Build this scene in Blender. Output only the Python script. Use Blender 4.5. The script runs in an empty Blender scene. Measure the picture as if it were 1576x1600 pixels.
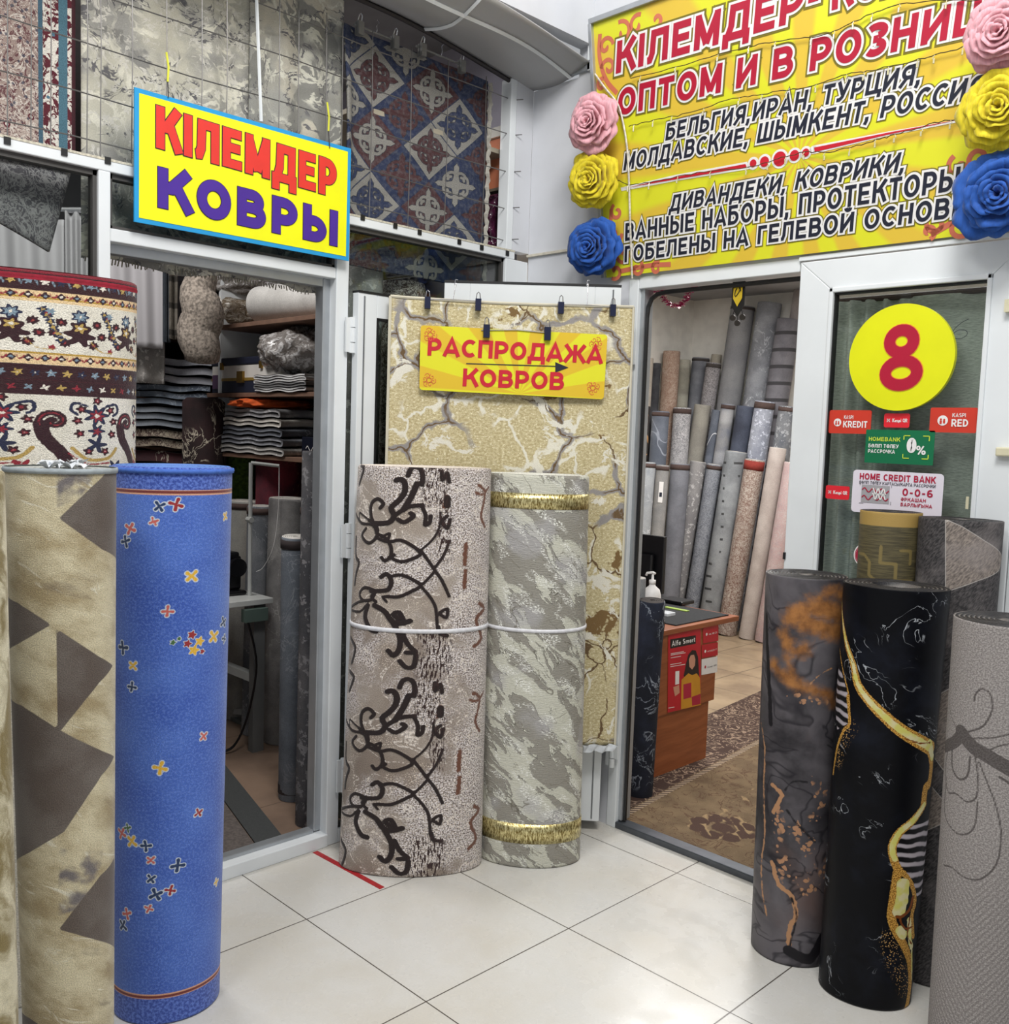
import bpy, math, random
import numpy as np
from mathutils import Vector
random.seed(7); rng = np.random.default_rng(7)
SC = bpy.context.scene; COL = SC.collection
PI = math.pi
# ---------------------------------------------------------------- camera, light, exposure
F, YAW, PIT, ROLL = 1488.709, 2.3590152, -0.0811754, 0.0335805
CAM = np.array([2.52347, -1.66846, 1.58516])
_f = np.array([math.cos(YAW)*math.cos(PIT), math.sin(YAW)*math.cos(PIT), math.sin(PIT)])
_r = np.array([math.sin(YAW), -math.cos(YAW), 0.0]); _u = np.cross(_r, _f)
CR = math.cos(ROLL)*_r + math.sin(ROLL)*_u; CU = -math.sin(ROLL)*_r + math.cos(ROLL)*_u
from mathutils import Matrix
cd = bpy.data.cameras.new('camera'); cam = bpy.data.objects.new('camera', cd); COL.objects.link(cam)
cam.matrix_world = Matrix(((CR[0], CU[0], -_f[0], CAM[0]), (CR[1], CU[1], -_f[1], CAM[1]), (CR[2], CU[2], -_f[2], CAM[2]), (0, 0, 0, 1)))
cd.sensor_fit = 'HORIZONTAL'; cd.sensor_width = 36; cd.lens = F/1576*36; cd.clip_start = 0.05
SC.camera = cam
W = bpy.data.worlds.new('hall'); SC.world = W; W.use_nodes = True
W.node_tree.nodes['Background'].inputs[0].default_value = (0.93, 0.96, 1.0, 1); W.node_tree.nodes['Background'].inputs[1].default_value = 0.42
def area(name, loc, sx, sy, e, col=(1, 1, 1), tgt=None):
    l = bpy.data.lights.new(name, 'AREA'); l.shape = 'RECTANGLE'; l.size = sx; l.size_y = sy; l.energy = e; l.color = col
    o = bpy.data.objects.new(name, l); COL.objects.link(o); o.location = loc
    if tgt: o.rotation_euler = (Vector(tgt)-Vector(loc)).to_track_quat('-Z', 'Y').to_euler()
    return o
area('hall_lamp', (2.1, -0.7, 4.4), 1.2, 0.9, 100, (1, 0.985, 0.96), (0.3, 0.5, 1.2))
area('hall_lamp', (1.2, -2.6, 4.4), 1.2, 0.6, 45, (1, 0.99, 0.97), (0.3, 0.2, 0.9))
area('shop_lamp', (-0.6, 3.7, 2.82), 1.6, 0.6, 105, (1, 0.98, 0.95))
area('shop_lamp', (0.9, 2.5, 2.82), 1.2, 0.3, 12, (1, 0.98, 0.95))
area('shop_lamp', (-1.5, -0.2, 3.2), 0.6, 0.6, 30, (1, 0.97, 0.94))
SC.view_settings.view_transform = 'Standard'; SC.view_settings.look = 'None'; SC.view_settings.exposure = 0.0; SC.view_settings.gamma = 1.0
SC.view_settings.use_curve_mapping = False

# ---------------------------------------------------------------- helpers
def ray(q): return _f + CR*(q[0]-788)/F - CU*(q[1]-800)/F
def on(q, ax, val):
    d = ray(q); return CAM + d*(val-CAM[ax])/d[ax]
def onX(q, x): return on(q, 0, x)
def onY(q, y): return on(q, 1, y)
def onZ(q, z=0.0): return on(q, 2, z)
def atD(q, D):
    d = ray(q); return CAM + d*D/np.hypot(d[0], d[1])
def lin(c):
    return tuple((x/255/12.92 if x/255 <= .04045 else ((x/255+.055)/1.055)**2.4) for x in c[:3]) + (1.0,)
WL = {}
def root(name, loc, label=None, cat=None, group=None, kind=None):
    o = bpy.data.objects.new(name, None); COL.objects.link(o); o.location = tuple(float(v) for v in loc); o.empty_display_size = .05
    WL[o.name] = np.array(loc, float); tag(o, label, cat, group, kind); return o
def tag(o, label=None, cat=None, group=None, kind=None):
    if label: o['label'] = label
    if cat: o['category'] = cat
    if group: o['group'] = group
    if kind: o['kind'] = kind
    return o
def mesh(name, V, Fc, mats, parent=None, smooth=False, midx=None, uv=None, attrs=None):
    """one mesh object from world-space vertices; its origin sits at its parent's, or at its own base"""
    V = np.asarray(V, float).reshape(-1, 3)
    if parent is None: loc = np.array([(V[:, 0].min()+V[:, 0].max())/2, (V[:, 1].min()+V[:, 1].max())/2, V[:, 2].min()])
    else: loc = WL[parent.name]
    me = bpy.data.meshes.new(name)
    if isinstance(Fc, np.ndarray) and Fc.ndim == 2:
        n, k = Fc.shape; me.vertices.add(len(V)); me.vertices.foreach_set('co', (V-loc).astype(np.float32).ravel())
        me.loops.add(n*k); me.loops.foreach_set('vertex_index', Fc.astype(np.int32).ravel())
        me.polygons.add(n); me.polygons.foreach_set('loop_start', np.arange(0, n*k, k, dtype=np.int32))
        me.update(calc_edges=True)
    else:
        me.from_pydata([tuple(v) for v in (V-loc)], [], [tuple(int(i) for i in f) for f in Fc]); me.update()
    for m in (mats if isinstance(mats, (list, tuple)) else [mats]): me.materials.append(m)
    if midx is not None: me.polygons.foreach_set('material_index', np.asarray(midx, np.int32))
    if smooth: me.polygons.foreach_set('use_smooth', np.ones(len(me.polygons), bool))
    if uv is not None:
        li = np.empty(len(me.loops), np.int32); me.loops.foreach_get('vertex_index', li)
        l = me.uv_layers.new(name='UVMap'); l.data.foreach_set('uv', np.asarray(uv, np.float32)[li].ravel())
    for k, a in (attrs or {}).items():
        at = me.attributes.new(k, 'FLOAT', 'POINT'); at.data.foreach_set('value', np.asarray(a, np.float32).ravel())
    o = bpy.data.objects.new(name, me); COL.objects.link(o)
    if parent is None: o.location = tuple(loc)
    else: o.parent = parent
    WL[o.name] = loc; return o
class MB:
    """collects shapes for one mesh"""
    def __init__(s): s.V = []; s.F = []; s.M = []
    def add(s, V, Fc, m=0):
        n = len(s.V); s.V += [tuple(v) for v in V]; s.F += [tuple(i+n for i in f) for f in Fc]; s.M += [m]*len(Fc); return s
    def box(s, lo, hi, m=0):
        x0, y0, z0 = lo; x1, y1, z1 = hi
        return s.add([(x0,y0,z0),(x1,y0,z0),(x1,y1,z0),(x0,y1,z0),(x0,y0,z1),(x1,y0,z1),(x1,y1,z1),(x0,y1,z1)],
              [(0,3,2,1),(4,5,6,7),(0,1,5,4),(1,2,6,5),(2,3,7,6),(3,0,4,7)], m)
    def obox(s, c, e1, e2, e3, m=0):
        c, e1, e2, e3 = map(lambda v: np.array(v, float), (c, e1, e2, e3))
        V = [c+a*e1+b*e2+d*e3 for d in (-1, 1) for a, b in ((-1,-1),(1,-1),(1,1),(-1,1))]
        return s.add(V, [(0,3,2,1),(4,5,6,7),(0,1,5,4),(1,2,6,5),(2,3,7,6),(3,0,4,7)], m)
    def bar(s, p, q, w, h, up=(0,0,1), m=0):
        p, q = np.array(p, float), np.array(q, float); d = q-p; L = np.linalg.norm(d); d /= L
        a = np.cross(d, up); a /= np.linalg.norm(a); b = np.cross(a, d)
        return s.obox((p+q)/2, d*L/2, a*w/2, b*h/2, m)
    def tube(s, pts, r, n=8, m=0, closed=False, caps=True):
        pts = [np.array(p, float) for p in pts]; N = len(pts); R = r if hasattr(r, '__len__') else [r]*N; V = []; ref = None
        for i, p in enumerate(pts):
            a = pts[(i-1) % N] if (closed or i > 0) else p; b = pts[(i+1) % N] if (closed or i < N-1) else p
            d = b-a; d = d/(np.linalg.norm(d)+1e-12)
            if ref is None: ref = np.cross(d, (0,0,1) if abs(d[2]) < .9 else (1,0,0))
            ref = ref-d*np.dot(ref, d); ref /= (np.linalg.norm(ref)+1e-12); bi = np.cross(d, ref)
            V += [p+R[i]*(math.cos(2*PI*k/n)*ref+math.sin(2*PI*k/n)*bi) for k in range(n)]
        Fc = []
        for i in range(N if closed else N-1):
            j = (i+1) % N
            Fc += [(i*n+k, i*n+(k+1) % n, j*n+(k+1) % n, j*n+k) for k in range(n)]
        if caps and not closed: Fc += [tuple(range(n))[::-1], tuple((N-1)*n+k for k in range(n))]
        return s.add(V, Fc, m)
    def lathe(s, c, prof, n=24, m=0, sx=1, sy=1):
        V = [(c[0]+sx*r*math.cos(2*PI*k/n), c[1]+sy*r*math.sin(2*PI*k/n), c[2]+z) for r, z in prof for k in range(n)]
        Fc = [(i*n+k, i*n+(k+1) % n, (i+1)*n+(k+1) % n, (i+1)*n+k) for i in range(len(prof)-1) for k in range(n)]
        Fc += [tuple(range(n))[::-1], tuple((len(prof)-1)*n+k for k in range(n))]
        return s.add(V, Fc, m)
    def grid(s, fn, nu, nv, m=0):
        V = [fn(i/nu, j/nv) for j in range(nv+1) for i in range(nu+1)]
        Fc = [(j*(nu+1)+i, j*(nu+1)+i+1, (j+1)*(nu+1)+i+1, (j+1)*(nu+1)+i) for j in range(nv) for i in range(nu)]
        return s.add(V, Fc, m)
    def build(s, name, mats, parent=None, smooth=False): return mesh(name, s.V, s.F, mats, parent, smooth, s.M)
def bevel(o, w=.003, seg=2):
    b = o.modifiers.new('bevel', 'BEVEL'); b.width = w; b.segments = seg; b.limit_method = 'ANGLE'; return o

# ---------------------------------------------------------------- node materials
class N:
    def __init__(s, name):
        s.m = bpy.data.materials.new(name); s.m.use_nodes = True; s.t = s.m.node_tree; s.t.nodes.clear()
        s.out = s.t.nodes.new('ShaderNodeOutputMaterial'); s.b = s.t.nodes.new('ShaderNodeBsdfPrincipled'); s.t.links.new(s.b.outputs[0], s.out.inputs[0])
    def put(s, sock, v):
        if v is None: return
        if isinstance(v, bpy.types.NodeSocket): s.t.links.new(v, sock)
        else:
            if sock.type == 'RGBA' and not hasattr(v, '__len__'): v = (v, v, v, 1)
            sock.default_value = v
    def node(s, t, **k):
        n = s.t.nodes.new(t)
        for a, b in k.items(): setattr(n, a, b)
        return n
    def uv(s): return s.node('ShaderNodeUVMap').outputs[0]
    def obj(s): return s.node('ShaderNodeTexCoord').outputs['Object']
    def sc(s, v, x=(1, 1, 1), rot=0.0, loc=(0, 0, 0)):
        if rot: v, rot = s.rotv(v, rot), 0.0
        n = s.node('ShaderNodeMapping'); s.put(n.inputs[0], v); n.inputs['Scale'].default_value = x; n.inputs['Rotation'].default_value = (0, 0, rot); n.inputs['Location'].default_value = loc; return n.outputs[0]
    def rotv(s, v, rot):
        n = s.node('ShaderNodeMapping'); s.put(n.inputs[0], v); n.inputs['Rotation'].default_value = (0, 0, rot); return n.outputs[0]
    def noise(s, v, scale, det=3, rough=.5, dist=0.0, out=0):
        n = s.node('ShaderNodeTexNoise'); s.put(n.inputs['Vector'], v); n.inputs['Scale'].default_value = scale; n.inputs['Detail'].default_value = det
        n.inputs['Roughness'].default_value = rough; n.inputs['Distortion'].default_value = dist; return n.outputs[out]
    def voro(s, v, scale, feat='F1', rnd=1.0):
        n = s.node('ShaderNodeTexVoronoi', feature=feat); s.put(n.inputs['Vector'], v); n.inputs['Scale'].default_value = scale; n.inputs['Randomness'].default_value = rnd; return n.outputs['Distance']
    def ss(s, x, lo, hi, a=0.0, b=1.0):
        n = s.node('ShaderNodeMapRange', interpolation_type='SMOOTHSTEP'); s.put(n.inputs[0], x)
        n.inputs[1].default_value = lo; n.inputs[2].default_value = hi; n.inputs[3].default_value = a; n.inputs[4].default_value = b; return n.outputs[0]
    def mix(s, f, a, b):
        n = s.node('ShaderNodeMix', data_type='RGBA'); s.put(n.inputs[0], f); s.put(n.inputs[6], a); s.put(n.inputs[7], b); return n.outputs[2]
    def m_(s, op, a, b=0.0):
        n = s.node('ShaderNodeMath', operation=op); s.put(n.inputs[0], a); s.put(n.inputs[1], b); return n.outputs[0]
    def xyz(s, v):
        n = s.node('ShaderNodeSeparateXYZ'); s.put(n.inputs[0], v); return n.outputs
    def attr(s, name): return s.node('ShaderNodeAttribute', attribute_name=name).outputs['Fac']
    def warp(s, v, scale, amt, det=2):
        n = s.node('ShaderNodeTexNoise'); s.put(n.inputs['Vector'], v); n.inputs['Scale'].default_value = scale; n.inputs['Detail'].default_value = det
        a = s.node('ShaderNodeVectorMath', operation='SCALE'); s.put(a.inputs[0], n.outputs[1]); a.inputs['Scale'].default_value = amt
        b = s.node('ShaderNodeVectorMath', operation='ADD'); s.put(b.inputs[0], v); s.put(b.inputs[1], a.outputs[0]); return b.outputs[0]
    def fin(s, col, rough=.6, metal=0.0, bump=None, bs=.3, bd=.002, sheen=0.0, spec=None, coat=0.0):
        s.put(s.b.inputs['Base Color'], col); s.put(s.b.inputs['Roughness'], rough); s.put(s.b.inputs['Metallic'], metal)
        if sheen: s.b.inputs['Sheen Weight'].default_value = sheen
        if spec is not None: s.b.inputs['Specular IOR Level'].default_value = spec
        if coat: s.b.inputs['Coat Weight'].default_value = coat; s.b.inputs['Coat Roughness'].default_value = .15
        if bump is not None:
            n = s.node('ShaderNodeBump'); n.inputs['Strength'].default_value = bs; n.inputs['Distance'].default_value = bd; s.put(n.inputs['Height'], bump); s.t.links.new(n.outputs[0], s.b.inputs['Normal'])
        return s.m
def plain(name, c, rough=.5, metal=0.0, var=.06, scale=9, bump=0.0, bscale=150, spec=None, coat=0.0, sheen=0.0):
    n = N(name); c = lin(c); f = n.ss(n.noise(n.obj(), scale, 4), .3, .7)
    lo = tuple(x*(1-var) for x in c[:3])+(1,); hi = tuple(min(1, x*(1+var)) for x in c[:3])+(1,)
    return n.fin(n.mix(f, lo, hi), rough, metal, n.noise(n.obj(), bscale, 2) if bump else None, bump, .002, sheen, spec, coat)
def fibre(n, col, amt=.22, sc=420, vec=None, hi=1.25):
    """speckle of single tufts over a colour"""
    v = vec or n.uv(); f = n.noise(v, sc, 1.5, .6)
    d = n.node('ShaderNodeHueSaturation'); n.put(d.inputs['Color'], col); n.put(d.inputs['Value'], n.ss(f, .3, .7, 1-amt, 1+amt*hi)); return d.outputs[0], f
def layered(n, col, layers):
    """layers: (attribute, colour, softness, wobble, wobble scale); the attribute is a signed distance in metres"""
    v = n.uv()
    for a, c, soft, wob, ws in layers:
        d = n.attr(a)
        if wob: d = n.m_('ADD', d, n.m_('MULTIPLY', n.m_('SUBTRACT', n.noise(v, ws, 2), .5), wob))
        col = n.mix(n.ss(d, -soft, soft, 1.0, 0.0), col, c)
    return col

def sd_line(U, Vv, pts, w):
    """signed distance of points to a thick polyline; w: half width or one per vertex"""
    P = np.array(pts, float); wv = np.full(len(P), w) if np.isscalar(w) else np.array(w, float); out = np.full(U.shape, 1.0)
    lim = wv.max()+.03
    for i in range(len(P)-1):
        a, b = P[i], P[i+1]
        sel = np.nonzero((U > min(a[0], b[0])-lim) & (U < max(a[0], b[0])+lim) & (Vv > min(a[1], b[1])-lim) & (Vv < max(a[1], b[1])+lim))[0]
        if not len(sel): continue
        d = b-a; L2 = d@d+1e-12; t = np.clip(((U[sel]-a[0])*d[0]+(Vv[sel]-a[1])*d[1])/L2, 0, 1)
        out[sel] = np.minimum(out[sel], np.hypot(U[sel]-a[0]-t*d[0], Vv[sel]-a[1]-t*d[1])-(wv[i]+(wv[i+1]-wv[i])*t))
    return out
def sd_poly(U, Vv, pts):
    P = np.array(pts, float); n = len(P); d = np.full(U.shape, 1e9); ins = np.zeros(U.shape, bool)
    for i in range(n):
        a, b = P[i], P[(i+1) % n]; e = b-a; t = np.clip(((U-a[0])*e[0]+(Vv-a[1])*e[1])/(e@e+1e-12), 0, 1)
        d = np.minimum(d, np.hypot(U-a[0]-t*e[0], Vv-a[1]-t*e[1]))
        c = (a[1] > Vv) != (b[1] > Vv); ins ^= c & (U < (b[0]-a[0])*(Vv-a[1])/(b[1]-a[1]+1e-12)+a[0])
    return np.where(ins, -d, d)
def sd_circ(U, Vv, c, r): return np.hypot(U-c[0], Vv-c[1])-r
def smooth_pts(P, k=4, closed=False):
    P = [np.array(p, float) for p in P]; out = []
    n = len(P)
    for i in range(n if closed else n-1):
        if closed: a, b, c, d = P[(i-1) % n], P[i], P[(i+1) % n], P[(i+2) % n]
        else: a, b, c, d = P[max(i-1, 0)], P[i], P[i+1], P[min(i+2, n-1)]
        for j in range(k):
            t = j/k; out.append(.5*((2*b)+(c-a)*t+(2*a-5*b+4*c-d)*t*t+(3*b-a-3*c+d)*t**3))
    if not closed: out.append(P[-1])
    return out
def curl(c, r, a0, turns, sgn=1, n=18, r1=.15):
    return [(c[0]+r*(1-(1-r1)*i/n)*math.cos(a0+sgn*turns*2*PI*i/n), c[1]+r*(1-(1-r1)*i/n)*math.sin(a0+sgn*turns*2*PI*i/n)) for i in range(n+1)]

def weave(name, a, b, kind='plain', seed=0.0, hi=None):
    n = N(name); v = n.sc(n.obj(), (1, 1, 1), 0, (seed, seed*1.7, seed*.4)); w = n.warp(v, 7, .08, 3); c = n.mix(n.ss(n.noise(w, 6, 4, .6), .35, .65), lin(a), lin(b)); hi = lin(hi or tuple(min(255, x+38) for x in b))
    if kind == 'vein': c = n.mix(n.m_('MULTIPLY', n.ss(n.m_('ABSOLUTE', n.m_('SUBTRACT', n.noise(w, 7, 4, .6, 1), .5)), .0, .02, 1, 0), n.ss(n.noise(v, 5, 2), .45, .6)), c, hi)
    if kind == 'stripe': z = n.xyz(v)[2]; c = n.mix(n.ss(n.m_('SINE', n.m_('MULTIPLY', z, 46)), .72, .85), c, lin(tuple(x*.6 for x in a)))
    if kind == 'band': z = n.xyz(v)[2]; c = n.mix(n.ss(n.m_('SINE', n.m_('MULTIPLY', z, 18)), .2, .9, 0, .6), c, hi)
    if kind == 'floral':
        c = n.mix(n.ss(n.m_('ABSOLUTE', n.m_('SUBTRACT', n.noise(w, 11, 3, .6, 3), .5)), .012, .04, .9, 0), c, hi); c = n.mix(n.ss(n.m_('ABSOLUTE', n.m_('SUBTRACT', n.noise(w, 24, 3, .6, 2.5), .5)), .02, .05, .8, 0), c, hi); c = n.mix(n.ss(n.noise(w, 30, 2, .6, 2), .60, .64), c, hi)
    if kind == 'dash': z = n.xyz(v)[2]; x = n.xyz(v)[0]; c = n.mix(n.m_('MULTIPLY', n.ss(n.m_('SINE', n.m_('MULTIPLY', z, 60)), .80, .9), n.ss(n.noise(n.sc(v, (16, 16, 1)), 1, 1), .55, .58)), c, lin(tuple(x_*.5 for x_ in a)))
    if kind == 'curve': c = n.mix(n.ss(n.m_('ABSOLUTE', n.m_('SUBTRACT', n.noise(v, 2.6, 1, .5, 1.2), .5)), .006, .012, 1, 0), c, hi)
    if kind == 'spots': c = n.mix(n.ss(n.noise(n.warp(v, 20, .03), 26, 3, .7), .56, .60), c, hi)
    c, f = fibre(n, c, .09, 200, v); return n.fin(c, .88, 0, f, .3, .003)
# ---------------------------------------------------------------- carpet rolls
class Roll:
    """a standing roll: elliptical section that may change from foot (c0, a0) to head (c1, a1); flat = depth over width"""
    def __init__(s, c0, a0, c1, a1, z1, flat=.95, z0=0.0):
        s.c0 = np.array(c0, float); s.c1 = np.array(c1, float); s.a0 = a0; s.a1 = a1; s.z1 = z1; s.z0 = z0; s.k = flat
        d = CAM[:2]-s.c0; s.e2 = d/np.hypot(*d); s.e1 = np.array([-s.e2[1], s.e2[0]]); s.rm = (a0+a1)/2*(1+flat)/2
    def par(s, z):
        t = (np.asarray(z)-s.z0)/(s.z1-s.z0); return s.c0[0]+(s.c1[0]-s.c0[0])*t, s.c0[1]+(s.c1[1]-s.c0[1])*t, s.a0+(s.a1-s.a0)*t
    def pos(s, th, z, off=0.0):
        cx, cy, a = s.par(z); S, Cc = np.sin(th)*(a+off), np.cos(th)*(a*s.k+off)
        return np.stack([cx+s.e1[0]*S+s.e2[0]*Cc, cy+s.e1[1]*S+s.e2[1]*Cc, z+0*cx], -1)
    def uv(s, q):
        d = ray(q); z = 1.0
        for _ in range(12):
            cx, cy, a = s.par(z); o = CAM[:2]-np.array([cx, cy]); p1, q1 = o@s.e1/a, d[:2]@s.e1/a; p2, q2 = o@s.e2/(a*s.k), d[:2]@s.e2/(a*s.k)
            A, B, Cq = q1*q1+q2*q2, p1*q1+p2*q2, p1*p1+p2*p2-1; D = B*B-A*Cq
            t = (-B-math.sqrt(max(D, 0)))/A; z = CAM[2]+t*d[2]
        return math.atan2(p1+t*q1, p2+t*q2)*s.rm, z
    def build(s, name, label, mside, mend, masks=None, du=.006, dv=.006, t=.012, groove=.004, hole=.12, group=None, round_=.008, cat='carpet roll', core=None):
        rt = root(name, (s.c0[0], s.c0[1], s.z0), label, cat, group)
        nf = max(24, int(3.5*s.rm/du)); th = np.concatenate([np.linspace(-1.75, 1.75, nf), np.linspace(1.75, 2*PI-1.75, 16)[1:-1]])
        nz = max(4, int((s.z1-s.z0)/dv)); z = np.linspace(s.z0+.004, s.z1-round_, nz)
        rings = [(s.z0, -.006)]+[(zz, 0.0) for zz in z]+[(s.z1-round_*.4, -round_*.25), (s.z1, -round_*.8)]
        V = np.concatenate([s.pos(th, np.full(len(th), zz), off) for zz, off in rings])
        U = np.tile(th*s.rm, len(rings)); Z = np.repeat([r[0] for r in rings], len(th)); n = len(th)
        i, j = np.meshgrid(np.arange(n), np.arange(len(rings)-1)); i, j = i.ravel(), j.ravel(); i2 = (i+1) % n
        Fc = np.stack([j*n+i, j*n+i2, (j+1)*n+i2, (j+1)*n+i], 1)
        at = masks(s, U, Z) if masks else {}
        body = mesh('pile_face', V, Fc, mside, rt, True, None, np.stack([U, Z], 1), at)
        # head: the wound layers
        R = 1-round_*.8/s.a1; nr = int((s.a1*(R-hole))/t*6); nt = 96; rr = np.linspace(R, hole, nr); tt = np.linspace(0, 2*PI, nt, endpoint=False)
        TT, RR = np.meshgrid(tt, rr); ph = (RR*s.a1/t+TT/2/PI) % 1; g = np.minimum(ph, 1-ph)*2
        dz = -groove*np.clip(1-g*2.2, 0, 1); dz[0] = 0
        X = s.c1[0]+s.a1*RR*(np.sin(TT)*s.e1[0]+s.k*np.cos(TT)*s.e2[0]); Y = s.c1[1]+s.a1*RR*(np.sin(TT)*s.e1[1]+s.k*np.cos(TT)*s.e2[1])
        Vt = np.stack([X, Y, s.z1+dz], -1).reshape(-1, 3); lay = g.ravel()
        cz = np.array([[s.c1[0], s.c1[1], s.z1-.03]]); inner = Vt[-nt:].copy(); inner[:, 2] = s.z1-.03
        Vt = np.concatenate([Vt, inner]); lay = np.concatenate([lay, np.zeros(nt)]); nr2 = nr+1
        i, j = np.meshgrid(np.arange(nt), np.arange(nr2-1)); i, j = i.ravel(), j.ravel(); i2 = (i+1) % nt
        Ft = np.stack([j*nt+i, (j+1)*nt+i, (j+1)*nt+i2, j*nt+i2], 1)
        Vt = np.concatenate([Vt, cz]); lay = np.append(lay, 0.0); ci = len(Vt)-1
        k = np.arange(nt); Ft = np.concatenate([Ft, np.stack([(nr2-1)*nt+k, np.full(nt, ci), (nr2-1)*nt+(k+1) % nt, (nr2-1)*nt+(k+1) % nt], 1)[:, [0, 1, 2, 3]]]) if False else Ft
        mesh('rolled_end', Vt, Ft, mend, rt, True, None, Vt[:, :2], {'lay': lay})
        s.root = rt; return rt
    def band(s, name, mat, z0, z1, off=.002, thick=.003, label=None, th0=-PI, th1=PI, sag=None):
        """a strip or strap that follows the face"""
        m = MB(); n = 72; prof = [(z0, 0), (z0, off+thick), ((z0+z1)/2, off+thick*1.4), (z1, off+thick), (z1, 0)]; V = []
        for zz, o in prof:
            for k in range(n+1):
                a = th0+(th1-th0)*k/n; z = zz+(sag(a) if sag else 0); V.append(s.pos(a, z, o))
        Fc = [(i*(n+1)+k, i*(n+1)+k+1, (i+1)*(n+1)+k+1, (i+1)*(n+1)+k) for i in range(len(prof)-1) for k in range(n)]
        o = m.add(V, Fc).build(name, mat, s.root, True)
        if label: o['label'] = label
        return o
def end_mat(name, a, b, rough=.8):
    n = N(name); f = n.attr('lay'); c = n.mix(n.ss(f, .15, .55), lin(b), lin(a)); c, g = fibre(n, c, .15, 300, n.obj()); return n.fin(c, rough, 0, g, .4, .003)

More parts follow.
